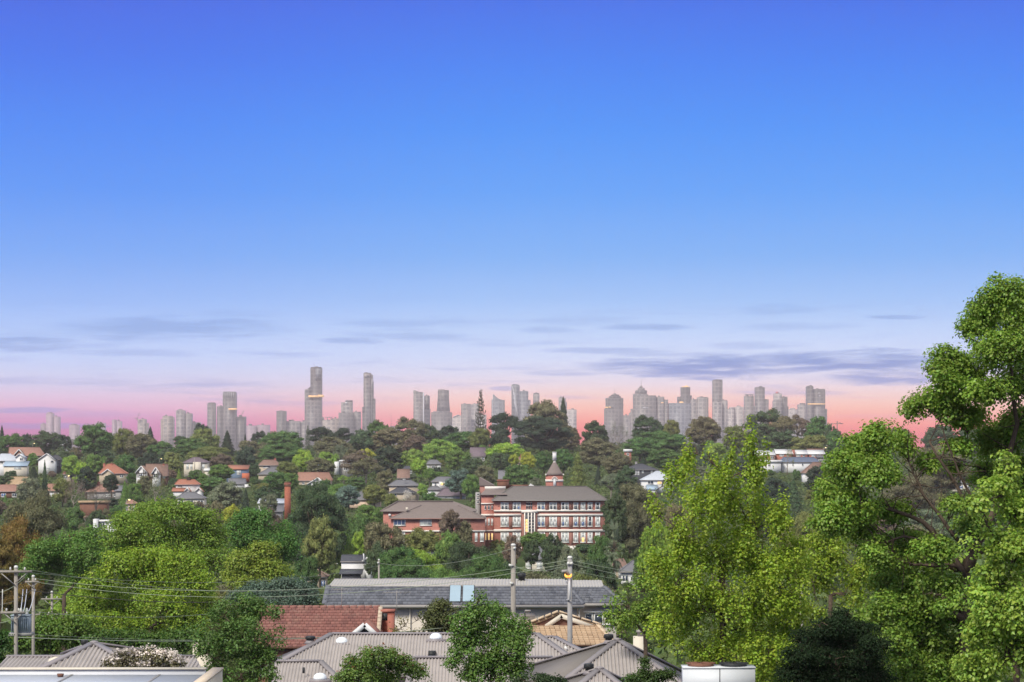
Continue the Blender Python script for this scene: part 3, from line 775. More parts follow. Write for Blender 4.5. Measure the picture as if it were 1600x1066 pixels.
# ---- far slope, left
h = H('long rose brown tiled roof house high on the slope at far left', 'the long brown roof at far left', 13, 65, 699, 712, 3.2, rx=(14.5, 62), rc='rose', wc='bb', vis=2)
H('', None, 20, 39, 702, 713, 3.0, 'front', rc='brown', wc='bb', root=h, wins=[], d=solve_d(712, 3.2) - 3, vis=1)
H('white gabled house among dark trees below the far left tower', 'the small white gable', 93, 107, 685, 690, 4, 'front', rx=(97,), rc='pale', wc='white', vis=5, wins=[(100, 690.5, 104, 693.5, 'd')])
h = H('white house with pale blue metal roofs at the left edge', 'the pale blue roofed house', -16, 30, 709, 720, 6.5, 'hip', rx=(2, 16), rc='pale', wc='white', vis=14, wins=[(0, 721, 5, 724.5, 'd'), (7, 730, 13, 735, 'd')])
H('', None, 23, 38.5, 709, 715, 6.0, 'front', rx=(30,), rc='pale', wc='white', root=h, wins=[(31, 715.4, 36, 719.5, 'd')], vis=8, d=solve_d(720, 6.5) - 4)
H('', None, 4, 43, 720.5, 728, 3.0, 'skillion', rc='blue', wc='cream', root=h, wins=[(22, 729, 33, 733, 'w')], vis=6, d=solve_d(720, 6.5) - 9, depth=6)
h = H('white two storey gabled house with dark roof and small window', 'the dark roofed white gabled house', 58, 87, 708.5, 719, 6, 'front', rx=(73,), rc='dark', wc='white', vis=15, wins=[(79, 719.5, 84, 723.5, 'd', None, 0), (73, 729, 78, 734, 'w')])
H('', None, 80, 95, 711, 718, 6, 'hip', rc='dark', wc='char', root=h, wins=[(88, 720, 91, 727, 'd')], vis=10, d=solve_d(719, 6) + 6)
H('low brown tiled roof behind the bushes near the lit lamp', 'the low brown roof', 98, 126, 732, 741, 3, rx=(104, 122), rc='rose', wc='beige', vis=2)
h = H('orange terracotta house with white edged gable and two chimneys', 'the terracotta gabled house', 153, 197, 725, 740, 4.5, rx=(168, 178), rc='orange', wc='beige', vis=12, wins=[(187, 742, 193, 746, 'd')], chim=[(163, 725, .9, 2.4), (174.5, 724.6, 1.0, 2.2)])
H('', None, 158, 178, 733, 741, 4.0, 'front', rx=(168,), rc='orange', wc='beige', root=h, wins=[(164, 745, 169, 752, 'd')], d=solve_d(740, 4.5) - 3, vis=14)
H('olive brown hip roof low at the left beside clipped bushes', 'the olive brown hip roof', 9, 49, 745, 757, 3, rx=(16, 46), rc='tan', wc='bb', vis=2)
H('rose tiled roof at the left edge above the dark gum tree', 'the rose roof at the left edge', -20, 31, 757.5, 768, 3, rx=(-5, 24), rc='rose', wc='bb', vis=2)
H('small terracotta hip roof beside the twiggy blossom tree', 'the small terracotta hip roof', 65, 97, 756, 767, 3, rx=(70, 92), rc='terra', wc='beige', vis=3)
h = H('long mottled rose roof bungalow with grey right end', 'the mottled rose bungalow', 134, 192, 757, 768.5, 3.2, rx=(150, 186), rc='rose', wc='grey', vis=8, wins=[(166, 771, 175, 776, 'w'), (178, 771, 184, 776, 'd')], chim=[(154, 754, .9, 1.5)])
H('', None, 178, 194, 758.5, 767, 3, 'skillion', rc='grey', wc='grey', root=h, wins=[], d=solve_d(768.5, 3.2) - 1.5, depth=5, vis=1)
# ---- tudor, white villa, orange and white house
h = H('half timbered tudor style house with twin white gables', 'the half timbered house', 226, 261, 725, 744, 5.5, 'side', rc='brown', wc='bb', vis=6, wins=[(254, 742, 258, 747, 'w')], chim=[(256, 726, .8, 2.6)])
dT = solve_d(744, 5.5) - 4
for gx0, gx1, pk, ev in ((211, 230, 728, 739.5), (236, 250.5, 730, 741)):
    H('', None, gx0, gx1, pk, ev, 6.5, 'front', rc='brown', wc='white', root=h, wins=[((gx0 + gx1) / 2 - 3, ev - .5, (gx0 + gx1) / 2 + 2.2, ev + 5.5, 'd')], d=dT, vis=8, depth=9)
    tm = MB(); c = (gx0 + gx1) / 2; hw = (gx1 - gx0) / 2
    for k in (-.66, -.4, .4, .66):
        a = WP(c + k * hw, ev + 7, dT + .4); b = WP(c + k * hw, ev - (1 - abs(k)) * (ev - pk) * .86, dT + .4)  # distant crowns brightened in colour to lift the dim, hazy slope
        tm.bar(a, b, .26, .1)
    tm.bar(WP(gx0 + 2, ev, dT + .38), WP(gx1 - 2, ev, dT + .38), .1, .26)
    part('timber_frame', tm, TIMB, h)
h = H('cream white two storey villa with purple grey hip roof', 'the cream villa', 285.5, 325.5, 714.5, 722.5, 6.2, rx=(302, 311), rc='mauve', wc='cream', vis=15,
      wins=[(291, 725.5, 295, 733, 'w'), (297, 725.5, 301, 733, 'w'), (307, 726, 312, 731, 'd'), (315, 725.5, 319.5, 733, 'w')])
dV = solve_d(722.5, 6.2)
part('bay', boxm(WP(302, 0, dV).x, WP(314, 0, dV).x, dV - .5, dV + .44, gz(0, dV), WP(0, 722, dV).z), CREAM, h)
part('downpipe', MB().tube([WP(304, 715, dV - .6), WP(304, 735, dV - .6)], .1, 6), GUT, h)
H('', None, 318, 328, 730, 735, 3, 'skillion', rc='white', wc='cream', root=h, wins=[], d=dV - 1.5, depth=3, vis=4)
h = H('white two storey house with bright orange upper and skirt roofs', 'the orange and white house', 272.5, 311.5, 749, 757, 5.6, rx=(280, 304), rc='orange', wc='white', vis=12, wins=[(277.5, 758, 285, 761.5, 'd'), (297, 758, 306, 761.5, 'w')], chim=[(295, 746.5, 1.4, 1.6, TIMB, False)])
dO = solve_d(757, 5.6)
H('', None, 268, 294, 762, 767.5, 2.6, 'skillion', rc='orange', wc='white', root=h, wins=[], d=dO - 3, depth=3.2, vis=3)
H('', None, 304, 317, 762, 768.5, 2.6, 'front', rc='orange', wc='white', root=h, wins=[], d=dO - 4, depth=6, vis=3)
H('', None, 288, 297, 762, 768, 2.6, 'front', rc='orange', wc='white', root=h, wins=[], d=dO - 4.2, depth=6, vis=3)
H('grey hip roof bungalow in front of the orange and white house', 'the grey bungalow roof', 275, 321, 769, 778.5, 3, rx=(288, 304), rc='grey', wc='cream', vis=4)
h = H('blue grey house with orange slab roof and orange balcony box', 'the orange balcony house', 352, 388, 726.5, 733, 7, 'skillion', rc='orange', wc='blue', vis=10, wins=[(370, 735, 376, 741, 'w')], depth=7)
dB = solve_d(733, 7)
part('balcony_box', boxm(WP(378, 0, dB - 2).x, WP(389, 0, dB - 2).x, dB - 2, dB + .3, WP(0, 752.5, dB).z, WP(0, 739.5, dB).z), WALLM['orange'], h)
part('undercroft', boxm(WP(380, 0, dB).x, WP(388.5, 0, dB).x, dB - 1.5, dB + .3, WP(0, 757, dB).z, WP(0, 752.6, dB).z), FRAMED, h)
KEEP.append((376, 733, 390, 757, dB - 3))
h = H('grey roofed house with white barge board and white balcony', 'the grey barge board house', 356, 383, 747.5, 756, 3.5, 'side', rc='grey', wc='white', vis=2, wins=[(366, 757, 371, 760, 'd')])
dG = solve_d(756, 3.5)
part('balcony', boxm(WP(383, 0, dG).x, WP(391, 0, dG).x, dG - 2, dG + 1, WP(0, 766, dG).z, WP(0, 757, dG).z), WHITE, h)
part('balcony_shade', boxm(WP(384.5, 0, dG).x, WP(390, 0, dG).x, dG - 2.1, dG - 2.02, WP(0, 763, dG).z, WP(0, 761, dG).z), FRAMED, h)
KEEP.append((356, 747, 391, 766, dG - 3))
h = H('beige two storey house with brown hip over grey lower roof', 'the beige brown hipped house', 403, 438, 718.5, 727, 6.6, rx=(412, 430), rc='brown', wc='beige', vis=12, wins=[(411, 728, 423, 731, 'd'), (408, 741, 413, 747, 'w'), (415, 741, 419, 747, 'w')], chim=[(430, 717, .8, 1.2)])
dH = solve_d(727, 6.6)
H('', None, 402, 446, 729, 741, 4, 'hip', rx=(424, 436), rc='grey', wc='beige', root=h, wins=[], d=dH - 5, depth=5, vis=3)
H('pale blue flat roofed block behind the brown bush', 'the pale blue flat block', 463.5, 511, 722, 724, 6, 'flat', rc='blue', wc='blue', vis=6, wins=[(484, 725, 489, 727.5, 'd'), (498, 725, 503, 727.5, 'd')])
h = H('white boxy house with projecting white side wall', 'the white boxy house', 530, 552, 719, 721, 7, 'flat', rc='white', wc='grey', vis=10, wins=[(537, 722, 543, 726, 'd'), (537, 731, 543, 735, 'd')])
dW = solve_d(721, 7)
part('side_wall', boxm(WP(523, 0, dW).x, WP(529.5, 0, dW).x, dW - 2, dW + 8, WP(0, 742, dW).z, WP(0, 721.5, dW).z), WHITE, h)
KEEP.append((522, 720, 545, 741, dW - 3))
h = H('mottled orange tiled house with white front gable', 'the white gabled orange roof', 463, 518, 738, 751, 3.2, rx=(466, 514), rc='terra', wc='beige', vis=4, wins=[(472, 753, 476, 757, 'd')])
H('', None, 479, 508, 746.5, 757, 2.8, 'front', rx=(496.5,), rc='white', wc='white', root=h, wins=[], d=solve_d(751, 3.2) - 5, vis=6)
# ---- middle
H('peach rendered bungalow with grey pyramid roof', 'the peach bungalow', 543, 596, 766, 780.5, 3.0, rx=(567, 571), rc='grey', wc='peach', vis=8, wins=[(574, 782, 578, 786, 'd'), (583, 782, 590, 786, 'w'), (552, 782, 558, 786, 'w')])
h = H('beige two storey house with stacked grey hip roofs', 'the stacked grey hip house', 606, 655.5, 750, 758.5, 6.4, rx=(619, 642), rc='grey', wc='beige', vis=12, wins=[(611, 759.3, 614, 761.2, 'd', None, 0), (616, 759.3, 619, 761.2, 'd', None, 0), (646, 759.3, 649, 761.2, 'd', None, 0)])
dS = solve_d(758.5, 6.4)
H('', None, 607, 651, 761.5, 770, 3.4, rx=(622, 634), rc='dark', wc='beige', root=h, wins=[(613, 771, 620, 775, 'd')], d=dS - 5, depth=5, vis=4)
part('satellite_dish', MB().lathe(WP(631.5, 751, dS + .5), [(.1, 0), (.5, .3), (.55, .5)], 10), WHITE, h)
h = H('white two storey house with a glowing upstairs window', 'the white house with lit window', 673, 712, 745, 752.5, 6.4, rx=(684, 704), rc='grey', wc='white', vis=12, wins=[(688, 754, 696, 758.5, 'l'), (702, 754, 706, 760, 'w'), (679, 754, 682, 763, 'd', None, 0)])
dL = solve_d(752.5, 6.4)
part('centre_bay', boxm(WP(686, 0, dL).x, WP(700, 0, dL).x, dL - .4, dL + .44, WP(0, 764, dL).z, WP(0, 752.8, dL).z), WHITE, h)
add_window(h, 688, 754, 696.5, 758.8, dL - .42, 'l')
H('', None, 665, 690, 759.5, 765, 3.2, rx=(676, 684), rc='grey', wc='white', root=h, wins=[], d=dL - 4, depth=5, vis=2)
H('', None, 682, 729, 763, 774.5, 3.4, rx=(694, 712), rc='mauve', wc='white', root=h, wins=[(695, 776, 698, 782, 'd'), (704, 776, 711, 781, 'w')], d=dL - 8, depth=7, vis=7)
H('brown tiled gable roof rising behind the stacked grey hip house', 'the brown gable roof', 620, 640, 733, 747, 3, 'side', rc='brown', wc='bb', vis=0, wins=[])
H('dark hip roof above the brown gable in the trees', 'the dark hip in the trees', 628, 645, 728, 733, 3, rc='dark', wc='char', vis=3)
H('small grey roof peeping from trees left of the dark pines', 'the peeping grey roof', 664, 690, 718.5, 725, 3, rc='grey', wc='grey', vis=1)
H('mauve slate roof house among bright green trees', 'the mauve slate roof', 734, 759, 699, 713, 3.5, 'side', rc='mauve', wc='cream', vis=1)
H('brown roof house with pink wall and chimney on the hillside', 'the pink walled house', 799, 829, 714, 723, 5, rx=(808, 816), rc='brown', wc='peach', vis=6, chim=[(814, 711, .8, 1.6)], wins=[(821, 725, 825, 728.5, 'd')])
H('steep grey gable roof beside the green bushes behind the school', 'the steep grey gable', 778, 797, 735, 748, 3.5, 'side', rc='grey', wc='grey', vis=0, wins=[])
# ---- right of the school
H('charcoal two storey house with white curtained upper windows', 'the charcoal house', 973.5, 1029, 724.5, 734, 7, rx=(997, 1003), rc='dark', wc='char', vis=14, wins=[(988, 735, 991, 742, 'p', None, 0), (992, 735, 995, 742, 'p', None, 0), (996, 735, 999, 742, 'p', None, 0), (1003, 735, 1006, 739, 'w', None, 0), (1017, 735, 1020, 740, 'w', None, 0)], chim=[(994, 722, .9, 1.6, WALLM['grey'], False)])
h = H('white house with pale grey hip roof and lit window', 'the pale roofed white house', 1001, 1053, 736, 750, 5.5, rx=(1025, 1030), rc='pale', wc='white', vis=12, wins=[(1012, 751.5, 1021, 756.5, 'd'), (1027, 752, 1034, 757, 'l'), (1044, 751, 1049, 754, 'd')])
dP = solve_d(750, 5.5)
H('', None, 1010, 1028, 757.5, 764.5, 2.8, 'skillion', rc='blue', wc='white', root=h, wins=[], d=dP - 4, depth=4, vis=2)
h = H('red brick block of flats with white roof cap', 'the red brick flats', 974.5, 988, 702, 706, 9, 'flat', rc='white', wc='brick', vis=16, wins=[(979, 708, 983, 711.5, 'd'), (979, 716, 983, 719.5, 'd')])
H('dark grey roof half hidden behind the spring green tree', 'the half hidden dark roof', 1043, 1064, 720, 730, 3.2, 'side', rc='dark', wc='char', vis=0)
def terrace():
    d = solve_d(709, 4)
    h = H('row of red brick units under three white sloping roofs', 'the red brick units', 1212, 1239, 702, 709, 4, 'skillion', rc='white', wc='brick', vis=6, wins=[(1218, 709.8, 1225, 713, 'w'), (1229, 709.8, 1233, 713, 'd')], d=d, depth=9, name='terrace_units', cat='units')
    for x0, x1 in ((1239, 1263), (1263, 1290)):
        H('', None, x0 + .3, x1, 703, 709.5, 4, 'skillion', rc='white', wc='brick', root=h, wins=[(x0 + 5, 710.2, x0 + 12, 713.2, 'w'), (x0 + 15, 710.2, x0 + 19, 713.2, 'd')], d=d - 2, depth=9, vis=6)
    part('party_wall', boxm(WP(1240, 0, d - 2.5).x, WP(1242, 0, d - 2.5).x, d - 2.5, d + 6, WP(0, 714, d).z, WP(0, 703, d).z), BRICK, h)
    H('', None, 1262, 1289, 701.5, 703, 6, 'flat', rc='terra', wc='bb', root=h, wins=[], d=d + 9, depth=6, vis=0)
terrace()
H('white sloping roofs left of the red brick units', 'the left white roofs', 1180, 1212, 704, 711, 3.5, 'skillion', rc='white', wc='brick', vis=3, depth=9)
h = H('long white building with blue slate roof below the brick units', 'the long white building', 1220, 1281, 714.5, 722, 4.5, rx=(1224, 1272), rc='slate', wc='white', vis=10, wins=[(1238, 724, 1240, 728, 'd', None, 0), (1253, 724, 1255.5, 728, 'd', None, 0), (1229, 724, 1231, 728, 'd', None, 0)])
H('', None, 1188, 1222, 719, 723, 4.2, 'flat', rc='white', wc='white', root=h, wins=[(1200, 725, 1204, 729, 'd')], d=solve_d(722, 4.5) - 3, vis=10)
H('white gable house with brown grey roof at the slope foot', 'the brown roofed white gable', 1253, 1287, 722, 739, 4, rx=(1270, 1283), rc='brown', wc='white', vis=10, wins=[(1262, 742, 1266, 745, 'd')])
H('long low grey wall and roof right of the white building', 'the low grey roof', 1277, 1303, 712, 716, 3.5, 'flat', rc='grey', wc='grey', vis=3)
H('white flat roof glimpsed through the big right hand tree', 'the glimpsed white roof', 1486, 1518, 751, 756, 3, 'flat', rc='white', wc='cream', vis=3)
# ---- valley, in front of the school
h = H('black roofed house with cream gable wall and vent pipe', 'the black roofed cream house', 532, 571, 867, 877, 4.5, 'side', rc='dark', wc='white', vis=12, wins=[], ov=.15)
dK = solve_d(878, 4.5)
H('', None, 566, 583, 866.5, 877, 4.5, 'front', rx=(581,), rc='dark', wc='white', root=h, wins=[], d=dK - 1, vis=8, depth=8)
H('', None, 530, 566, 889, 896, 2.6, 'skillion', rc='dark', wc='char', root=h, wins=[], d=dK - 4, depth=4, vis=2)
part('vent_pipe', MB().tube([WP(569, 878, dK - 1.5), WP(568, 865, dK - 1.5)], .12, 8), WHITE, h)
H('rose brown hip roof behind the black roofed house', 'the rose hip in the valley', 524, 556, 856, 866, 3, rx=(533, 544), rc='rose', wc='beige', vis=1)
H('weathered brown hip roof low beside the blue green shrub', 'the weathered brown hip', 470, 512, 886, 901, 3, rx=(484, 490), rc='brown', wc='beige', vis=0)
h = H('dark grey roofed house with white gable end in the valley trees', 'the white gable end in the valley', 648, 682, 863, 873, 3.4, 'side', rc='dark', wc='grey', vis=1, wins=[])
H('', None, 682, 704, 872, 878, 3.0, 'skillion', rc='pale', wc='white', root=h, wins=[(693, 881, 697, 886, 'd')], d=solve_d(873, 3.4) - 6, depth=6, vis=12)
H('slate grey gabled house just below the school', 'the slate gabled house', 818, 868, 854, 873, 3, rx=(839, 848), rc='grey', wc='cream', vis=1)
H('pale grey hip roof beside the palm', 'the pale hip beside the palm', 968, 1022, 876, 893, 3.2, rx=(988, 1018), rc='grey', wc='white', vis=6)
H('brown hip roof behind the palm trunk', 'the brown hip behind the palm', 955, 982, 873, 888, 3, rc='brown', wc='beige', vis=0)
h = H('brick and beige flat fronted house left of the white pillar', 'the brick and beige house', 103, 132, 807, 810, 5.5, 'flat', rc='tan', wc='beige', vis=16, wins=[(119.5, 817, 122.5, 824, 'w', None, 0)])
dQ = solve_d(810, 5.5)
part('brick_front', boxm(WP(107, 0, dQ).x, WP(119, 0, dQ).x, dQ - .6, dQ + .4, gz(0, dQ), WP(0, 816, dQ).z), BRICK, h)
h = H('white modern house with tall pillar behind the spring green tree', 'the white pillar house', 153, 192, 813, 815, 6.5, 'flat', rc='white', wc='white', vis=12, wins=[(156, 816, 164, 824, 'd'), (172, 816, 182, 822, 'd')])
dR = solve_d(815, 6.5)
part('pillar', boxm(WP(147, 0, dR).x, WP(153.4, 0, dR).x, dR - 1.5, dR + 2, gz(0, dR), WP(0, 811, dR).z), WHITE, h)
KEEP.append((146, 811, 156, 832, dR - 2))
H('long olive panelled shed roof above the brick and beige house', 'the long olive shed', 122, 168, 783, 786, 3, 'flat', rc='tan', wc='bb', vis=2, wins=[], keep=False)
H('small pink rendered house with lamp post in front', 'the small pink house', 196, 212, 781, 787, 3, 'hip', rc='rose', wc='peach', vis=4)
H('white cottage with low grey roof behind the brick stack', 'the white cottage by the stack', 402, 446, 779, 786, 3, 'skillion', rc='pale', wc='white', vis=4, wins=[(404, 788, 409, 792, 'd')])
H('grey pitched carport roof left of the brick stack', 'the carport by the stack', 408, 442, 789, 799, 2.8, 'side', rc='grey', wc='grey', vis=0, wins=[])
H('small white walled house in the trees behind the rose bungalow', 'the small white wall', 524, 535, 770, 774, 3, 'flat', rc='pale', wc='white', vis=6, wins=[])

def stack():
    d = solve_d(800, 2.0)
    a = WP(449.5, 754, d); w = 4.4 * d / FPX
    zb = gz(a.x, d) - .5
    root = thing('brick_chimney_stack', 'tall free standing red brick chimney stack', 'chimney', (a.x, d, gz(a.x, d)))
    m = MB()
    V = []
    for z, k in ((zb, 1.12), (a.z - 1.2, 1.0)):
        V += [(a.x - w * k, d - w * k, z), (a.x + w * k, d - w * k, z), (a.x + w * k, d + w * k, z), (a.x - w * k, d + w * k, z)]
    m.add(V, [(0, 3, 2, 1), (4, 5, 6, 7), (0, 1, 5, 4), (1, 2, 6, 5), (2, 3, 7, 6), (3, 0, 4, 7)])
    part('shaft', m, mat('stack_brick', lin(158, 96, 76), .9, .2, 2.5), root)
    for k, (z, e) in enumerate(((-1.19, .06), (-.7, .16), (-.25, .08))):
        part('corbel', boxm(a.x - w - e, a.x + w + e, d - w - e, d + w + e, a.z + z, a.z + z + .42), BRICKD if k != 1 else BRICK, root)
    KEEP.append((444, 753, 455, 800, d)); MARKS.append((449, 775, d, 'the brick chimney stack', 6))
stack()

def lamp_post(px, row, d, label, h=6.5, out=.9):
    p = WP(px, row, d); g = gz(p.x, d)
    t = thing('street_lamp', label, 'street lamp', (p.x - out, d, g), 'lit street lamps')
    part('pole', MB().tube([(p.x - out, d, g - .2), (p.x - out, d, p.z)], [.09, .06], 7), GUT, t)
    part('arm', MB().tube([(p.x - out, d, p.z), (p.x - out * .5, d, p.z + .25), (p.x, d, p.z + .2)], .04, 6), GUT, t)
    hd = part('lamp_head', boxm(p.x - .35, p.x + .35, d - .18, d + .18, p.z + .08, p.z + .26), GUT, t)
    link('lamp_lens', MB().lathe((p.x, d, p.z - .18), [(.1, 0), (.32, .12), (.32, .25)], 8).mesh('lamp_lens', t.location), hd, LITY)
    KEEP.append((px - 3, row - 3, px + 3, row + 3, d))
lamp_post(107.5, 743.5, 900, 'lit street lamp among bushes near the low brown roof')
lamp_post(202, 781, 760, 'lit street lamp by the small pink house')
lamp_post(1290, 699.5, 1180, 'lit street lamp under trees right of the brick units')
lamp_post(53.5, 693, 1380, 'tiny lit street lamp above the long brown roof')
lamp_post(252, 717, 1250, 'lit lamp beside the dark clipped tree behind the half timbered house')
# ================================================================== the red brick school
def school():
    d = 620.0
    tile = mat('school_roof_tile', lin(112, 107, 105), 0.9, 0.14, 1.6, stretch=(1, 1, 6))
    tile2 = mat('school_wing_tile', lin(124, 113, 109), 0.9, 0.14, 1.6, stretch=(1, 1, 6))
    brick = mat('school_brick', lin(172, 116, 104), 0.9, 0.14, 1.4)
    brickd = mat('school_brick_dark', lin(150, 108, 98), 0.9, 0.16, 1.4)
    stone = mat('school_white_band', lin(226, 220, 212), 0.8, 0.05, 1)
    X = lambda px, dd=d: WP(px, 0, dd).x
    Z = lambda r, dd=d: WP(0, r, dd).z
    cx = X(858); zg = gz(cx, d)
    root = thing('school_building', 'three storey red brick school with white bands and small tower', 'school', (cx, d + 6, zg))
    wl = part('wall', boxm(X(772), X(945.5), d, d + 13, zg - 2, Z(781)), brick, root)
    # piers between the bays, darker brick fields
    for a, b in ((795, 801), (853, 858), (871, 876), (889, 895), (904, 907), (915, 918)):
        for r0, r1 in ((783, 796.6), (807, 826), (832, 856)):
            link('brick_panel', boxm(X(a), X(b), d - .1, d - .005, Z(r1), Z(r0)).mesh('brick_panel', root.location), wl, brickd)
    for r0, r1, segs in ((797, 799.4, ((771.6, 946),)), (803, 806.3, ((771.6, 814.6), (839.6, 946))), (827.2, 830.8, ((771.6, 814.6), (839.6, 946)))):
        for a, b in segs:
            part('band', boxm(X(a), X(b), d - .35, d - .004, Z(r1), Z(r0)), stone, root)
    part('plinth', boxm(X(771.8), X(945.8), d - .25, d - .003, zg - 2, Z(853)), stone, root)
    part('eave_board', boxm(X(771), X(946), d - .3, d - .002, Z(782.4), Z(781)), mat('school_eave', lin(160, 88, 78), .8, .08), root)
    # roof
    y0, y1 = d - .9, d + 13.9; ym = (y0 + y1) / 2
    ze = Z(781); zr = WP(0, 760, ym).z
    ro = part('roof', roof_mesh('hip', X(769), X(949), y0, y1, ze, zr, (X(801, ym), X(915, ym)), .2), tile, root)
    rm = MB()
    rm.bar((X(801, ym), ym, zr), (X(915, ym), ym, zr), .35, .2)
    rm.bar((X(769), y0, ze), (X(801, ym), ym, zr), .3, .2); rm.bar((X(949), y0, ze), (X(915, ym), ym, zr), .3, .2)
    link('ridge_cap', rm.mesh('ridge_cap', root.location), ro, tile)
    link('gutter', boxm(X(768.6), X(949.4), y0 - .15, y0 - .01, ze - .26, ze - .05).mesh('gutter', root.location), ro, GUT)
    # windows
    W = [(783, 794, 2), (802, 813, 2), (840, 851, 2), (859, 869.5, 2), (877.5, 888, 2), (896.6, 902.8, 1), (908, 914, 1), (919, 925, 1), (931, 937, 1)]
    def sash(a, b, r0, r1, n, kinds):
        za, zb = Z(r1), Z(r0); fw = .16
        fm = MB(); xa, xb = X(a), X(b)
        fm.box(xa - .12, xa + fw, d - .14, d + .1, za, zb); fm.box(xb - fw, xb + .12, d - .14, d + .1, za, zb)
        fm.box(xa + fw, xb - fw, d - .14, d + .1, zb - fw, zb); fm.box(xa - .2, xb + .2, d - .24, d + .1, za - .2, za - .003)
        m = (za + zb) / 2
        cols = []
        if n == 2:
            c = (xa + xb) / 2; fm.box(c - .2, c + .2, d - .14, d + .1, za, zb - fw - .003)
            cols = [(xa + fw, c - .2), (c + .2, xb - fw)]
        else:
            cols = [(xa + fw, xb - fw)]
        for p, q in cols:
            fm.box(p + .003, q - .003, d - .11, d + .1, m - .07, m + .07)
        win = part('window', fm, FRAMEW, root)
        for (p, q), kk in zip(cols, kinds):
            for (lo, hi), k1 in zip(((za, m - .07), (m + .07, zb - fw)), kk):
                g = {'d': GLASS, 'b': GLASSB, 'w': CURTAIN, 'p': WHITE, 'l': LITW}[k1]
                link('pane', boxm(p + .01, q - .01, d - .05, d + .04, lo + .01, hi - .01).mesh('pane', root.location), win, g)
    for i, (a, b, n) in enumerate(W):
        top = [('dw', 'dw'), ('dw', 'bw'), ('dw', 'bw'), ('dw', 'dw'), ('dd', 'dw'), ('dw',), ('ww',), ('dw',), ('dd',)][i]
        mid = [('ww', 'ww'), ('ww', 'ww'), ('bw', 'bw'), ('ww', 'pp'), ('bw', 'ww'), ('bw',), ('bw',), ('dd',), ('ww',)][i]
        low = [('ww', 'ww'), ('ww', 'ww'), ('ww', 'ww'), ('ww', 'ww'), ('ww', 'ww'), ('ww',), ('ww',), ('ww',), ('ww',)][i]
        if i == 6: low = ('lw',)
        sash(a, b, 785, 796, n, top); sash(a, b, 807.2, 822, n, mid); sash(a, b, 832, 847, n, low)
        # wall vents beside the windows
        part('wall_vent', boxm(X(a - 4.4), X(a - 3.2), d - .16, d - .11, Z(791.4), Z(790.4)), FRAMED, root)
    # central stair bay
    part('stair_wall', boxm(X(815), X(839.4), d - .5, d - .006, zg - 2, Z(801)), brickd, root)
    part('stair_lintel', boxm(X(814.6), X(840), d - .8, d - .007, Z(801.2), Z(797.8)), stone, root)
    for a in (819, 824.6, 829.6, 834.4):
        part('stair_pier', boxm(X(a), X(a + 1.7), d - .95, d - .505, zg - 2, Z(801.3)), stone, root)
    for c, (a, b) in enumerate(((820.7, 824.6), (826.3, 829.6), (831.3, 834.4))):
        rows = [802, 806.5, 811.5, 816.5, 821.5, 826.5, 831.5, 836.5, 841.5, 846]
        for k in range(9):
            lit = c == 0 and 2 <= k <= 5
            m_ = LITW if lit or (k >= 7 and (c + k) % 2 == 0) else GLASS
            if k == 6: m_ = brick
            part('stair_pane', boxm(X(a) + .02, X(b) - .02, d - .62, d - .52, Z(rows[k + 1]) + .09, Z(rows[k])), m_, root)
            part('glazing_bar', boxm(X(a) + .01, X(b) - .01, d - .66, d - .51, Z(rows[k + 1]) + .002, Z(rows[k + 1]) + .085), stone, root)
    wn_ = [(822, 824.6), (825.5, 828), (829, 831.4)]
    for a, b in wn_:
        part('stair_window', boxm(X(a), X(b), d - .08, d - .01, Z(796), Z(785)), GLASS, root)
    for r in (785, 790.5, 796):
        part('glazing_bar', boxm(X(821.6), X(831.8), d - .14, d - .085, Z(r) - .06, Z(r) + .06), stone, root)
    # tower
    dt = d + 7.5
    Xt = lambda px: X(px, dt); Zt = lambda r: Z(r, dt)
    tw = part('tower', boxm(Xt(853), Xt(879.4), dt, dt + 4.1, Zt(775), Zt(742)), brick, root)
    link('tower_band', boxm(Xt(852.2), Xt(880.2), dt - .2, dt + 4.3, Zt(752.6), Zt(749.4)).mesh('tower_band', root.location), tw, stone)
    link('tower_window', boxm(Xt(864.4), Xt(868.8), dt - .3, dt - .205, Zt(762), Zt(747.6)).mesh('tower_window', root.location), tw, CURTAIN)
    am = MB()
    c = Xt(866.6)
    for k in range(7):
        q0 = math.pi * k / 7; q1 = math.pi * (k + 1) / 7
        am.bar((c + .62 * math.cos(q0), dt - .34, Zt(749.2) + .62 * math.sin(q0)), (c + .62 * math.cos(q1), dt - .34, Zt(749.2) + .62 * math.sin(q1)), .2, .2)
    link('tower_arch', am.mesh('tower_arch', root.location), tw, stone)
    link('tower_keystone', boxm(c - .14, c + .14, dt - .42, dt - .3, Zt(746.6), Zt(744.6)).mesh('tower_keystone', root.location), tw, stone)
    # flared pyramid roof
    m = MB(); prof = [(14.6, 742.4), (10.4, 737), (6.4, 730), (2.6, 723)]
    V = []; yc = dt + 2.05
    for hw, r in prof:
        w = hw * dt / FPX; z = Zt(r)
        V += [(c - w, yc - w, z), (c + w, yc - w, z), (c + w, yc + w, z), (c - w, yc + w, z)]
    F = [(0, 3, 2, 1), (12, 13, 14, 15)] + [(4 * k + i, 4 * k + (i + 1) % 4, 4 * k + 4 + (i + 1) % 4, 4 * k + 4 + i) for k in range(3) for i in range(4)]
    m.add(V, F)
    tr = part('tower_roof', m, tile2, root)
    for sx in (-1, 1):
        link('roof_finial', boxm(c + sx * 2.15 - .14, c + sx * 2.15 + .14, dt - .32, dt - .05, Zt(743), Zt(740.6)).mesh('roof_finial', root.location), tr, stone)
    nk = part('lantern_neck', MB().lathe((c, yc, Zt(723.4)), [(.42, 0), (.3, .3), (.3, .62)], 10), stone, root)
    part('lantern', boxm(c - .48, c + .48, yc - .48, yc + .48, Zt(719.4), Zt(707.2)), WHITE, root)
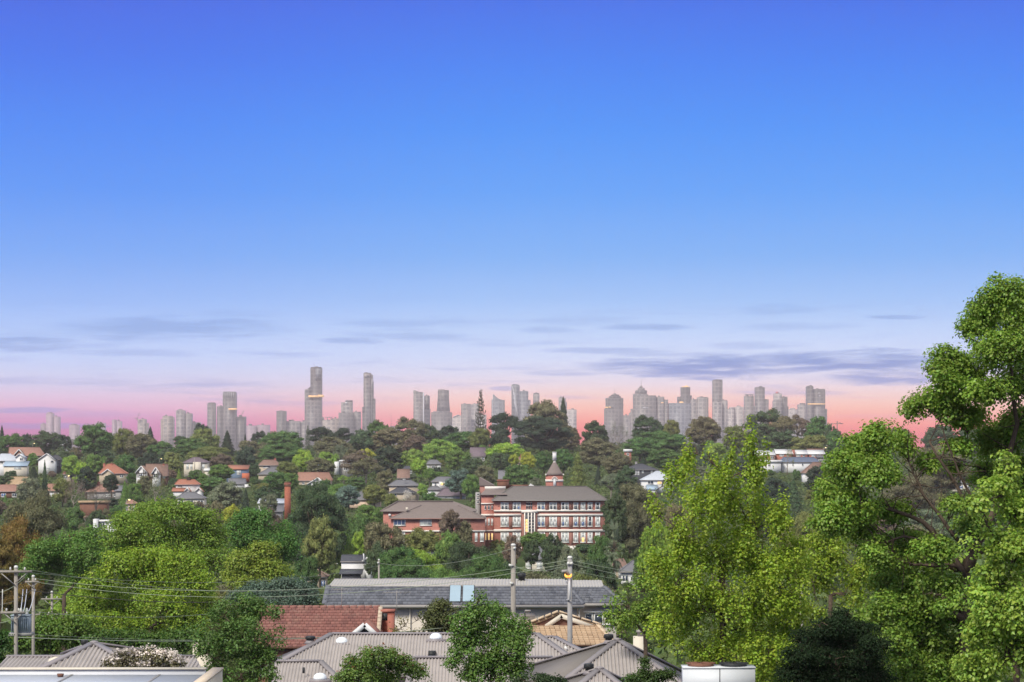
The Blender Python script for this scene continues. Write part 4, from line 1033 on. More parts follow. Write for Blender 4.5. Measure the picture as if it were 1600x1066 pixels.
    part('lantern_cap', boxm(c - .56, c + .56, yc - .56, yc + .56, Zt(707.15), Zt(706.2)), WHITE, root)
    # left link block, set a little back
    dl = d + 1.5
    part('link_wall', boxm(X(752, dl), X(771.8, dl), dl, dl + 14, zg - 2, Z(773, dl)), brick, root)
    for r0, r1 in ((786, 788), (803.2, 806.5), (828.4, 830.4)):
        part('band', boxm(X(751.6, dl), X(771.5, dl), dl - .3, dl - .004, Z(r1, dl), Z(r0, dl)), stone, root)
    for r0, r1, kd in ((790, 796, 'd'), (810, 820.5, 'w'), (833, 844, 'l')):
        for a in (757, 762.3, 767.4):
            add_window(root, a, r0, a + 3, r1, dl, kd, None, 0, .12)
    part('link_roof', roof_mesh('hip', X(750.6, dl), X(792, dl), dl - .6, dl + 14, Z(773, dl), WP(0, 763.5, dl + 7).z, (X(760, dl), X(788, dl)), .15), tile2, root)
    part('link_parapet', boxm(X(757, dl), X(790, dl), dl + 6, dl + 9, Z(764.6, dl + 6), Z(760.4, dl + 6)), stone, root)
    # rear brick gable wing
    db = d + 22
    part('rear_wall', boxm(X(749.6, db), X(772, db), db, db + 10, zg, Z(759, db)), brickd, root)
    part('rear_roof', MB().add([(X(749, db), db - .3, Z(759, db)), (X(773, db), db - .3, Z(759, db)), (X(749, db), db - .3, Z(746, db)),
              (X(749, db), db + 10, Z(759, db)), (X(773, db), db + 10, Z(759, db)), (X(749, db), db + 10, Z(746, db))], [(0, 1, 2), (5, 4, 3)]).add([(X(749, db), db - .3, Z(759, db)), (X(749, db), db - .3, Z(746, db)), (X(749, db), db + 10, Z(746, db)), (X(749, db), db + 10, Z(759, db)), (X(773, db), db - .3, Z(759, db)), (X(773, db), db + 10, Z(759, db))], [(0, 1, 2, 3), (1, 4, 5, 2)]), tile2, root)
    part('side_wing', boxm(X(743.5, db), X(750.5, db), db - 8, db, zg, Z(769, db)), WALLM['grey'], root)
    for r in (771, 777, 783):
        add_window(root, 745, r, 749, r + 3.6, db - 8, 'd', None, 0, .1)
    part('rear_chimney', boxm(X(777, db), X(795, db), db + 1, db + 3, Z(764, db), Z(751.5, db)), BRICKD, root)
    part('rear_chimney_cap', boxm(X(776, db), X(796, db), db + .8, db + 3.2, Z(751.4, db), Z(750.2, db)), BRICK, root)
    part('rear_ridge', boxm(X(790, db), X(826, db), db + 4, db + 5, Z(764, db), Z(758, db)), BRICKD, root)
    part('rear_gable', MB().add([(X(822, db), db - 6, Z(764, db)), (X(842, db), db - 6, Z(764, db)), (X(829, db), db - 6, Z(755.6, db))], [(0, 1, 2)]).add([(X(822, db), db - 6, Z(764, db)), (X(829, db), db - 6, Z(755.6, db)), (X(829, db), db, Z(755.6, db)), (X(842, db), db - 6, Z(764, db)), (X(842, db), db, Z(764, db)), (X(822, db), db, Z(764, db))], [(0, 1, 2, 5), (1, 3, 4, 2)]), WHITE, root)
    KEEP.append((745, 742, 944, 828, d - 3)); KEEP.append((770, 826, 850, 838, d - 5)); KEEP.append((895, 826, 928, 846, d - 5)); KEEP.append((816, 800, 838, 847, d - 5)); KEEP.append((852, 705, 882, 760, d))
    MARKS.append((858, 805, d, 'the red brick school', 88))
    # ---------------- low wing at the left
    dw = 598.0
    wc = X(680, dw)
    w = thing('school_wing', 'two storey brick wing with sprawling brown hip roof left of the school', 'school wing', (wc, dw + 6, gz(wc, dw)))
    zg2 = gz(wc, dw)
    Xw = lambda p: X(p, dw); Zw = lambda r: Z(r, dw)
    part('wall', boxm(Xw(611), Xw(757.6), dw, dw + 12, zg2 - 1, Zw(810)), brick, w)
    part('rear_wall', boxm(Xw(596), Xw(700), dw + 8, dw + 20, zg2 - 1, Z(799, dw + 8)), brick, w)
    r1 = part('roof', roof_mesh('hip', Xw(608), Xw(759), dw - .7, dw + 12.7, Zw(810), WP(0, 790, dw + 6).z, (X(658, dw + 6), X(716, dw + 6)), .15), tile2, w)
    r2 = part('rear_roof', roof_mesh('hip', X(594, dw + 7.4), X(744, dw + 7.4), dw + 7.4, dw + 22, Z(799, dw + 7.4), WP(0, 783, dw + 14).z, (X(622, dw + 14), X(708, dw + 14)), .15), tile2, w)
    rm = MB(); rm.bar((Xw(608), dw - .7, Zw(810)), (X(658, dw + 6), dw + 6, WP(0, 790, dw + 6).z), .3, .2)
    link('ridge_cap', rm.mesh('ridge_cap', w.location), r1, tile2)
    rm = MB(); rm.bar((Xw(759), dw - .7, Zw(810)), (X(716, dw + 6), dw + 6, WP(0, 790, dw + 6).z), .3, .2)
    link('ridge_cap', rm.mesh('ridge_cap', w.location), r1, tile2)
    rm = MB(); rm.bar((X(622, dw + 14), dw + 14, WP(0, 783, dw + 14).z), (X(708, dw + 14), dw + 14, WP(0, 783, dw + 14).z), .3, .2); rm.bar((X(594, dw + 7.4), dw + 7.4, Z(799, dw + 7.4)), (X(622, dw + 14), dw + 14, WP(0, 783, dw + 14).z), .3, .2)
    link('ridge_cap', rm.mesh('ridge_cap', w.location), r2, tile2)
    part('band', boxm(Xw(610), Xw(758), dw - .3, dw - .004, Zw(831.2), Zw(828.6)), stone, w)
    part('gutter', boxm(Xw(607.6), Xw(759.4), dw - .86, dw - .72, Zw(810) - .2, Zw(810)), brickd, w)
    for a, b, k in ((615, 633.5, 'b'), (656, 674.5, 'w'), (690, 700, 'w')):
        add_window(w, a, 812, b, 821, dw, k, None, 2, .14)
    for a, b in ((616, 623), (626, 633), (742, 746), (750, 756)):
        add_window(w, a, 832, b, 846, dw, 'w', None, 0, .14)
    part('roof_vent', boxm(X(634, dw + 2), X(637.5, dw + 2), dw + 2, dw + 2.6, Z(798, dw + 2), Z(793, dw + 2)), CREAM, w)
    part('wall_sign', boxm(X(607, dw + 7.8), X(611, dw + 7.8), dw + 7.8, dw + 7.95, Z(807, dw + 8), Z(803, dw + 8)), WHITE, w)
    KEEP.append((595, 783, 757, 812, dw - 3)); KEEP.append((612, 810, 640, 832, dw - 3)); KEEP.append((716, 810, 757, 834, dw - 3)); KEEP.append((654, 810, 676, 822, dw))
    MARKS.append((680, 805, dw, 'the brick school wing', 78))
school()
# ================================================================== the near roofs
def plane_frame(P):
    P = [Vector(p) for p in P]
    n = (P[1] - P[0]).cross(P[2] - P[0]).normalized()
    if n.z < 0: n = -n
    v = (Vector((0, 0, 1)) - n * n.z).normalized()
    u = v.cross(n)
    o = P[0]
    uv = [((p - o).dot(u), (p - o).dot(v)) for p in P]
    return o, u, v, n, uv
def clip_at(uv, c, axis):
    """interval of the convex outline at coordinate c along axis"""
    out = []
    m = len(uv)
    for i in range(m):
        a, b = uv[i], uv[(i + 1) % m]
        if (a[axis] - c) * (b[axis] - c) <= 0 and abs(a[axis] - b[axis]) > 1e-9:
            t = (c - a[axis]) / (b[axis] - a[axis]); out.append(a[1 - axis] + t * (b[1 - axis] - a[1 - axis]))
    return (min(out), max(out)) if len(out) >= 2 else None
def corrugated(P, pitch=0.115, h=0.028):
    o, u, v, n, uv = plane_frame(P)
    u0 = min(q[0] for q in uv) + .002; u1 = max(q[0] for q in uv) - .002
    m = MB(); prev = None; V = []; F = []
    prof = ((0, 0), (.28, 0), (.42, 1), (.72, 1), (.86, 0))
    cs = []
    k = 0
    while u0 + k * pitch < u1:
        for a, b in prof:
            cs.append((u0 + (k + a) * pitch, b * h))
        k += 1
    cs = [c for c in cs if c[0] < u1] + [(u1, 0)]
    for c, hh in cs:
        iv = clip_at(uv, c, 0)
        if iv is None: continue
        V.append(o + u * c + v * iv[0] + n * hh); V.append(o + u * c + v * iv[1] + n * hh)
        if len(V) > 2:
            b = len(V) - 4; F.append((b, b + 2, b + 3, b + 1))
    m.add([tuple(q) for q in V], F)
    return m
def tiled(P, tw=0.26, th=0.34, lift=0.045, seed=0, skew=True):
    """overlapping tiles laid in courses over a planar convex outline"""
    rg = np.random.default_rng(seed)
    o, u, v, n, uv = plane_frame(P)
    u0 = min(q[0] for q in uv); u1 = max(q[0] for q in uv)
    v0 = min(q[1] for q in uv); v1 = max(q[1] for q in uv)
    m = MB(); V = []; F = []
    j = 0
    vv = v0
    while vv < v1 - .05:
        iv = clip_at(uv, min(vv + th * .5, v1 - .01), 0 if False else 1)
        if iv:
            a = iv[0] + (-(j % 2) * tw * .5 if skew else 0)
            while a < iv[1]:
                x0 = max(a + .012, iv[0]); x1 = min(a + tw - .004, iv[1])
                if x1 - x0 > .04:
                    jl = lift * (1 + rg.uniform(-.25, .25)); e = th * 1.08
                    top = min(vv + e, v1)
                    q = [(x0, vv, jl), (x1, vv, jl), (x1, top, .012), (x0, top, .012), (x0, vv, 0), (x1, vv, 0)]
                    b = len(V)
                    V += [tuple(o + u * s + v * t + n * w) for s, t, w in q]
                    F += [(b, b + 1, b + 2, b + 3), (b + 4, b + 5, b + 1, b), (b, b + 3, b + 4, b + 4), ]
                    F.pop()
                a += tw
        vv += th; j += 1
    m.add(V, F)
    return m
def slab(P, t=0.06):
    """flat under-sheet of a roof plane with a little thickness"""
    o, u, v, n, uv = plane_frame(P)
    k = len(P)
    A = [tuple(Vector(p) - n * .006) for p in P]; B = [tuple(Vector(p) - n * (t + .006)) for p in P]
    m = MB(); m.add(A + B, np.zeros((0, 4), int))
    m.f.append(np.array([list(range(k))])); m.f.append(np.array([list(range(k, 2 * k))[::-1]]))
    m.f.append(np.array([(i, k + i, k + (i + 1) % k, (i + 1) % k) for i in range(k)]))
    return m
def tile_mat(name, c1, c2, c3, dirt):
    m = bpy.data.materials.new(name); m.use_nodes = True
    t = m.node_tree; b = t.nodes['Principled BSDF']; b.inputs['Roughness'].default_value = .85; b.inputs['Specular IOR Level'].default_value = .2
    ge = t.nodes.new('ShaderNodeNewGeometry'); r = t.nodes.new('ShaderNodeValToRGB'); e = r.color_ramp.elements
    e[0].color = (*c1, 1); e[1].color = (*c3, 1); q = e.new(.5); q.color = (*c2, 1)
    t.links.new(ge.outputs['Random Per Island'], r.inputs[0])
    tcn = t.nodes.new('ShaderNodeTexCoord'); n = t.nodes.new('ShaderNodeTexNoise'); n.inputs['Scale'].default_value = 1.1; n.inputs['Detail'].default_value = 6; n.inputs['Roughness'].default_value = .75
    t.links.new(tcn.outputs['Object'], n.inputs['Vector'])
    mr = t.nodes.new('ShaderNodeMapRange'); mr.inputs[1].default_value = .5; mr.inputs[2].default_value = .72; mr.inputs[4].default_value = .55
    t.links.new(n.outputs[0], mr.inputs[0])
    mx = t.nodes.new('ShaderNodeMix'); mx.data_type = 'RGBA'; mx.inputs[7].default_value = (*dirt, 1)
    t.links.new(mr.outputs[0], mx.inputs[0]); t.links.new(r.outputs[0], mx.inputs[6]); t.links.new(mx.outputs[2], b.inputs['Base Color'])
    return m
T_RED = tile_mat('red_clay_tile', lin(126, 86, 80), lin(140, 98, 90), lin(110, 76, 72), lin(152, 130, 116))
T_DARK = tile_mat('charcoal_tile', lin(92, 95, 103), lin(108, 111, 119), lin(80, 83, 91), lin(124, 126, 130))
T_TAN = tile_mat('tan_tile', lin(170, 146, 120), lin(184, 160, 132), lin(156, 132, 108), lin(160, 142, 124))
COLB = mat('grey_roof_sheet', lin(158, 151, 148), .5, .13, 1.4, spec=.4, stretch=(1, 1, 1))
COLBP = mat('grey_ridge_flashing', lin(136, 130, 132), .45, .06, 1.5, spec=.4)
COLS = mat('smooth_grey_roof', lin(120, 115, 112), .7, .08, .8, spec=.15)
PALEM = mat('pale_upper_roof_metal', lin(168, 164, 158), .5, .07, 1.0)
WALLN = mat('near_cream_wall', lin(196, 188, 176), .9, .07, 1.2)
BLACKM = mat('black_flue_metal', lin(46, 48, 50), .5, .1)
DOME = mat('skylight_dome', lin(226, 232, 236), .15, .04, spec=.6)
def capbar(root, a, b, w=.22, h=.08, mt=None, name='ridge_cap', up=.04):
    a = Vector(a) + Vector((0, 0, up)); b = Vector(b) + Vector((0, 0, up))
    return part(name, MB().bar(a, b, w, h), mt or COLBP, root)

# ---- dark tiled mansard townhouse
def townhouse():
    d = 165.0
    q = lambda px, r, dd=d: WP(px, r, dd)
    cx = q(735, 0).x; g = gz(cx, d)
    root = thing('townhouse', 'long charcoal tiled townhouse with pale metal upper roof and two skylights', 'house', (cx, d + 5, g))
    A = q(507, 945); B = q(912, 945); ze = A.z
    # main block
    yb = d + 2.2
    C = q(891, 916, yb); Dp = q(513, 916, yb)
    C.x = q(888, 0, yb).x
    zt = C.z
    P = [A, B, C, Dp]
    part('roof_tiles', tiled(P, .28, .36, .1, 3), T_DARK, root, kind='stuff')
    part('roof_deck', slab(P), COLBP, root)
    # left hip end
    E = Vector((q(496, 0, d + 2.5).x, d + 9, ze)); E0 = Vector((A.x - .0, d, ze))
    L = [Vector((A.x, d + 10, ze)), Vector((A.x, d, ze)), Dp, Vector((Dp.x, d + 8, zt))]
    part('roof_tiles', tiled([L[1], L[2], L[3], L[0]], .28, .33, .05, 4), T_DARK, root, kind='stuff')
    part('roof_deck', slab([L[1], L[2], L[3], L[0]]), COLBP, root)
    for k in range(4):
        a = E0.lerp(Dp, k / 4 + .01); b = E0.lerp(Dp, (k + 1) / 4 - .01)
        part('ridge_tile', MB().bar(a + Vector((0, 0, .05)), b + Vector((0, 0, .06)), .34, .09), T_DARK, root)
    for k in range(4):
        a = B.lerp(C, k / 4 + .01); b = B.lerp(C, (k + 1) / 4 - .01)
        part('ridge_tile', MB().bar(a + Vector((0, 0, .05)), b + Vector((0, 0, .06)), .26, .09), T_DARK, root)
    R_ = [B, Vector((B.x, d + 10, ze)), Vector((C.x, d + 8, zt)), C]
    part('roof_deck', slab(R_), T_DARK, root)
    # pale upper roof
    yu = d + 7
    U = [Dp, C, q(882, 905.8, yu), q(522, 906.2, yu)]
    U[2].z = zt + .2; U[3].z = zt + .2
    part('upper_roof', corrugated(U, .2, .03), PALEM, root)
    part('upper_roof_edge', MB().bar(Dp + Vector((0, -.06, 0)), C + Vector((0, -.06, 0)), .1, .16), PALEM, root)
    part('upper_ridge', MB().bar(U[3], Vector((q(735, 0, yu).x, yu, zt + .2)), .3, .06), COLBP, root)
    part('upper_parapet', boxm(q(600, 0, yu).x, q(765, 0, yu).x, yu, yu + .2, zt + .1, zt + .27), T_DARK, root)
    part('roof_vent', MB().lathe((q(815, 0, yu - 1).x, yu - 1, zt + .16), [(.22, 0), (.22, .25), (.3, .26), (.26, .5)], 10), BLACKM, root)
    # two big skylights lying on the tiles
    o, u, v, n, uv = plane_frame(P)
    for x0, x1 in ((701.5, 720), (722, 741)):
        W0 = q(x0, 943, d + .1); W1 = q(x1, 943, d + .1)
        a = Vector((W0.x, d + .15, ze + .085)); b = Vector((W1.x, d + .15, ze + .085))
        up = v * 2.25
        m = MB(); V = [a, b, b + up, a + up]
        V2 = [p + n * .1 for p in V]
        m.add([tuple(p) for p in V + V2], [(4, 5, 6, 7), (0, 1, 5, 4), (1, 2, 6, 5), (2, 3, 7, 6), (3, 0, 4, 7)])
        sk = part('skylight', m, FRAMED, root)
        ins = [a + u * 0 + n * .11 + (b - a) * .05 + up * .03, a + n * .11 + (b - a) * .95 + up * .03, a + n * .11 + (b - a) * .95 + up * .97, a + n * .11 + (b - a) * .05 + up * .97]
        link('pane', MB().poly([tuple(p) for p in ins]).mesh('pane', root.location), sk, mat('skylight_glass', lin(150, 172, 186), .25, .05, .6, spec=.5))
    # walls, eaves, downpipes
    part('wall', boxm(A.x + .4, B.x - .4, d + .45, d + 10, g - .5, ze - .12), WALLN, root)
    part('gutter', boxm(A.x - .05, B.x + .05, d - .16, d - .02, ze - .2, ze - .02), GUT, root)
    part('eave_lining', boxm(A.x, B.x, d - .01, d + .44, ze - .24, ze - .14), CREAM, root)
    for x in (640, 748, 905):
        xx = q(x, 0).x
        part('downpipe', MB().tube([(xx, d + .36, ze - .2), (xx, d + .36, g)], .06, 6), CREAM, root)
    # set back right block
    e = d + 3.0
    A2 = q(893, 942.5, e); B2 = q(973, 942.5, e)
    yb2 = e + 2.3
    z2 = q(0, 917.5, yb2).z
    C2 = Vector((q(944, 0, yb2).x, yb2, z2)); D2 = Vector((q(880, 0, yb2).x, yb2, z2))
    P2 = [A2, B2, C2, D2]
    part('roof_tiles', tiled(P2, .28, .36, .1, 5), T_DARK, root, kind='stuff')
    part('roof_deck', slab(P2), COLBP, root)
    part('roof_deck', slab([B2, Vector((B2.x, e + 9, A2.z)), Vector((C2.x, e + 7, z2)), C2]), T_DARK, root)
    for k in range(4):
        a = B2.lerp(C2, k / 4 + .01); b = B2.lerp(C2, (k + 1) / 4 - .01)
        part('ridge_tile', MB().bar(a + Vector((0, 0, .05)), b + Vector((0, 0, .06)), .3, .09), T_DARK, root)
    U2 = [D2, C2, Vector((q(940, 0, e + 7).x, e + 7, z2 + .2)), Vector((D2.x, e + 7, z2 + .2))]
    part('upper_roof', corrugated(U2, .2, .03), PALEM, root)
    part('wall', boxm(A2.x + .4, B2.x - .4, e + .45, e + 9, g - .5, A2.z - .12), WALLN, root)
    part('gutter', boxm(A2.x, B2.x + .05, e - .16, e - .02, A2.z - .2, A2.z - .02), GUT, root)
    for x0, x1 in ((914, 926), (928, 943), (945, 958)):
        add_window(root, x0, 958.5, x1, 975, e + .45, 'd', FRAMEW, 0, .1)
    part('window_head', boxm(q(912, 0, e).x, q(960, 0, e).x, e + .25, e + .42, q(0, 958.2, e).z, q(0, 955, e).z), WHITE, root)
    KEEP.append((500, 905, 968, 960, d - 1)); MARKS.append((735, 925, d, 'the charcoal tiled townhouse', 230))
townhouse()

def antenna(px, top, bot, d, label, w=1.1):
    b = WP(px, bot, d); t_ = WP(px, top, d)
    root = thing('tv_antenna', label, 'antenna', b, 'roof aerials')
    part('mast', MB().tube([b, t_ + Vector((0, 0, .1))], .02, 6), GUT, root)
    part('boom', MB().tube([t_ + Vector((-w, .2, -.02)), t_ + Vector((w, -.2, .04))], .014, 5), GUT, root)
    for k in range(7):
        c = t_ + Vector((-w + k * w / 3, .2 - k * .066, 0)); l = .25 + .25 * abs(k - 3) / 3
        part('element', MB().tube([c + Vector((-.05, -l, -.06)), c + Vector((.05, l, .06))], .009, 4), GUT, root)
antenna(534, 921, 950, 141, 'thin television aerial above the red tiled roof, left one', .55)
antenna(620, 926, 958, 141, 'television aerial with long boom above the brick chimney', .75)

# ---- red tiled house
def redhouse():
    d = 136.0
    q = lambda px, r, dd=d: WP(px, r, dd)
    root = thing('red_tiled_house', 'old red clay tiled house with brick chimney and small white gable', 'house', (q(500, 0).x, d + 4, gz(q(500, 0).x, d)))
    ze = q(0, 1012).z; yr = d + 3.6; zr = q(0, 950, yr).z
    x0 = q(405, 0, yr).x; x1 = q(594, 0, yr).x
    P = [(x0, d, ze), (x1, d, ze), (x1, yr, zr), (x0, yr, zr)]
    part('roof_tiles', tiled(P, .235, .29, .1, 11), T_RED, root, kind='stuff')
    part('roof_deck', slab(P), BRICKD, root)
    part('rear_roof', slab([(x0, yr, zr), (x1, yr, zr), (x1, yr + 3.6, ze), (x0, yr + 3.6, ze)]), T_RED, root)
    n = 16
    for k in range(n):
        a = x0 + (x1 - x0) * k / n; b = x0 + (x1 - x0) * (k + 1) / n
        part('ridge_tile', MB().tube([(a + .02, yr, zr + .02), (b - .01, yr, zr + .03)], [.11, .125], 7), T_RED, root)
    for k in range(10):
        a = Vector((x1, d, ze)).lerp(Vector((x1, yr, zr)), k / 10 + .01); b = Vector((x1, d, ze)).lerp(Vector((x1, yr, zr)), (k + 1) / 10 - .01)
        part('verge_tile', MB().bar(a + Vector((.03, 0, .07)), b + Vector((.03, 0, .09)), .22, .08), mat('mortared_verge', lin(188, 172, 152), .9, .18, 6), root)
    g = root.location.z
    part('wall', boxm(x0 + .3, x1 - .15, d + .4, yr + 3.2, g - .3, ze - .05), BRICKD, root)
    part('gable_wall', MB().add([(x1 - .16, d + .4, ze - .06), (x1 - .16, yr + 3.2, ze - .06), (x1 - .16, yr, zr - .15)], [(0, 1, 2)]), BRICKD, root)
    # chimney: two stepped shafts with a dark notch
    c = part('chimney', boxm(q(596.5, 0, yr).x, q(616.5, 0, yr).x, yr - .5, yr + .4, g, q(0, 953, yr).z), mat('chimney_brick', lin(150, 86, 72), .9, .16, 6), root)
    link('chimney_course', boxm(q(595.5, 0, yr).x, q(617.5, 0, yr).x, yr - .56, yr + .46, q(0, 956, yr).z, q(0, 952, yr).z).mesh('c', root.location), c, BRICK)
    link('chimney_recess', boxm(q(598, 0, yr).x, q(606, 0, yr).x, yr - .53, yr - .505, q(0, 968, yr).z, q(0, 957.5, yr).z).mesh('c', root.location), c, FRAMED)
    link('chimney_lower_shaft', boxm(q(607, 0, yr).x, q(617, 0, yr).x, yr - 1.1, yr - .57, g, q(0, 960, yr).z).mesh('c', root.location), c, BRICK)
    # small front gable with white barge boards
    dg = d - 1.2
    pk = q(570, 973, dg); ga = q(545, 994, dg); gb = q(593, 994, dg)
    m = MB()
    for ex in (ga, gb):
        V = [ex, pk, pk + Vector((0, 4, 0)), ex + Vector((0, 4, 0))]
        m.add([tuple(p) for p in V] + [tuple(p - Vector((0, 0, .1))) for p in V], [(0, 1, 2, 3), (7, 6, 5, 4), (0, 4, 5, 1), (1, 5, 6, 2), (2, 6, 7, 3), (3, 7, 4, 0)])
    gr = part('gable_roof', m, T_RED, root)
    bm = MB(); off = Vector((0, -.06, -.1))
    bm.bar(ga + off, pk + off, .06, .26); bm.bar(gb + off, pk + off, .06, .26)
    link('barge_board', bm.mesh('b', root.location), gr, WHITE)
    part('gable_face', MB().add([tuple(ga + Vector((.25, .25, -.1))), tuple(gb + Vector((-.25, .25, -.1))), tuple(pk + Vector((0, .25, -.22)))], [(0, 1, 2)]), WALLM['grey'], root)
    part('gable_vent', boxm(pk.x - .3, pk.x + .3, dg + .18, dg + .24, pk.z - .72, pk.z - .42), FRAMED, root)
    part('gable_wall', boxm(ga.x + .3, gb.x - .3, dg + .25, dg + 4, g - .3, ga.z - .1), WALLN, root)
    KEEP.append((425, 949, 618, 990, d)); MARKS.append((510, 970, d, 'the red clay tiled roof', 95))
redhouse()

# ---- tan tiled house
def tanhouse():
    d = 124.0
    q = lambda px, r, dd=d: WP(px, r, dd)
    root = thing('tan_tiled_house', 'tan tiled hip roof house with cream gablet behind the corrugated roofs', 'house', (q(880, 0).x, d + 4, gz(q(880, 0).x, d)))
    g = root.location.z
    ze = q(0, 1008).z; ym = d + 2.2
    zm = q(0, 978, ym).z
    A = Vector((q(800, 0).x, d, ze)); B = Vector((q(962, 0).x, d, ze)); C = Vector((q(934, 0, ym).x, ym, zm)); Dp = Vector((q(826, 0, ym).x, ym, zm))
    P = [A, B, C, Dp]
    part('roof_tiles', tiled(P, .25, .27, .1, 21), T_TAN, root, kind='stuff')
    part('roof_deck', slab(P), BRICKD, root)
    # upper gablet: ridge running back
    pk = q(873, 957, ym); ga = Vector((q(848, 0, ym).x, ym, zm - .02)); gb = Vector((q(926, 0, ym).x, ym, zm - .02))
    pk2 = pk + Vector((0, 4, -.5))
    for ex, nm in ((Dp + Vector((-.25, -.05, 0)), 'l'), (C + Vector((.25, -.05, 0)), 'r')):
        Q = [ex, pk, pk2, ex + Vector((0, 4, -.5))]
        part('upper_roof', slab(Q, .12), T_TAN, root)
        part('upper_tiles', tiled(Q, .25, .24, .05, 22), T_TAN, root, kind='stuff')
    for k in range(5):
        a = Dp.lerp(pk, k / 5 + .02) + Vector((-.25 * (1 - k / 5), 0, .07)); b = Dp.lerp(pk, (k + 1) / 5 - .02) + Vector((-.25 * (1 - (k + 1) / 5), 0, .08))
        part('ridge_tile', MB().bar(a, b, .42, .09), mat('tan_ridge_tile', lin(196, 176, 150), .85, .12, 4), root)
    for k in range(4):
        a = C.lerp(pk, k / 4 + .02) + Vector((.25 * (1 - k / 4), 0, .06)); b = C.lerp(pk, (k + 1) / 4 - .02) + Vector((.25 * (1 - (k + 1) / 4), 0, .07))
        part('ridge_tile', MB().bar(a, b, .24, .07), MATS['tan_ridge_tile'], root)
    bm = MB(); off = Vector((0, -.12, -.06))
    bm.bar(q(853, 977, ym) + off, pk + Vector((.15, -.12, -.16)), .06, .22); bm.bar(q(926, 978, ym) + off, pk + Vector((.1, -.12, -.16)), .06, .22)
    part('barge_board', bm, CREAM, root)
    part('gablet_face', MB().add([tuple(Dp + Vector((.1, .02, 0))), tuple(C + Vector((-.1, .02, 0))), tuple(pk + Vector((0, .02, -.1)))], [(0, 1, 2)]), BRICKD, root)
    for a, b in ((A, Dp), (B, C)):
        for k in range(5):
            s = a.lerp(b, k / 5 + .01); e = a.lerp(b, (k + 1) / 5 - .01)
            part('hip_tile', MB().bar(s + Vector((0, 0, .07)), e + Vector((0, 0, .08)), .22, .08), MATS['tan_ridge_tile'], root)
    part('wall', boxm(A.x + .4, B.x - .4, d + .5, d + 8, g - .3, ze - .1), WALLN, root)
    part('lean_to', boxm(q(812, 0, 128).x, q(836, 0, 128).x, 128.0, 131, g, q(0, 964, 128).z), mat('grey_shed', lin(120, 112, 106), .9, .1), root)
    KEEP.append((820, 956, 946, 1005, d)); MARKS.append((880, 980, d, 'the tan tiled roof', 65))
tanhouse()

# ---- corrugated grey roofs
def flue(root, px, top, bot, d, w=.2):
    b = WP(px, bot, d); t_ = WP(px, top, d); h = t_.z - b.z
    f = part('flue', MB().lathe((b.x, d, b.z), [(w * .75, 0), (w * .75, h * .45), (w * 1.05, h * .5), (w * 1.05, h * .92), (w * .9, h)], 12), BLACKM, root)
    link('flue_collar', MB().lathe((b.x, d, b.z - .05), [(w * 1.3, 0), (w * .8, .14)], 12).mesh('c', root.location), f, COLBP)
def domelight(root, px, row, d, w=.27):
    c = WP(px, row, d)
    fr = part('skylight_tray', boxm(c.x - w * 1.5, c.x + w * 1.5, d - .35, d + .35, c.z - .2, c.z - .06), COLBP, root)
    link('skylight_dome', MB().lathe((c.x, d, c.z - .06), [(w, 0), (w, .06), (w * .85, .16), (w * .5, .23), (w * .15, .25)], 14).mesh('c', root.location), fr, DOME)
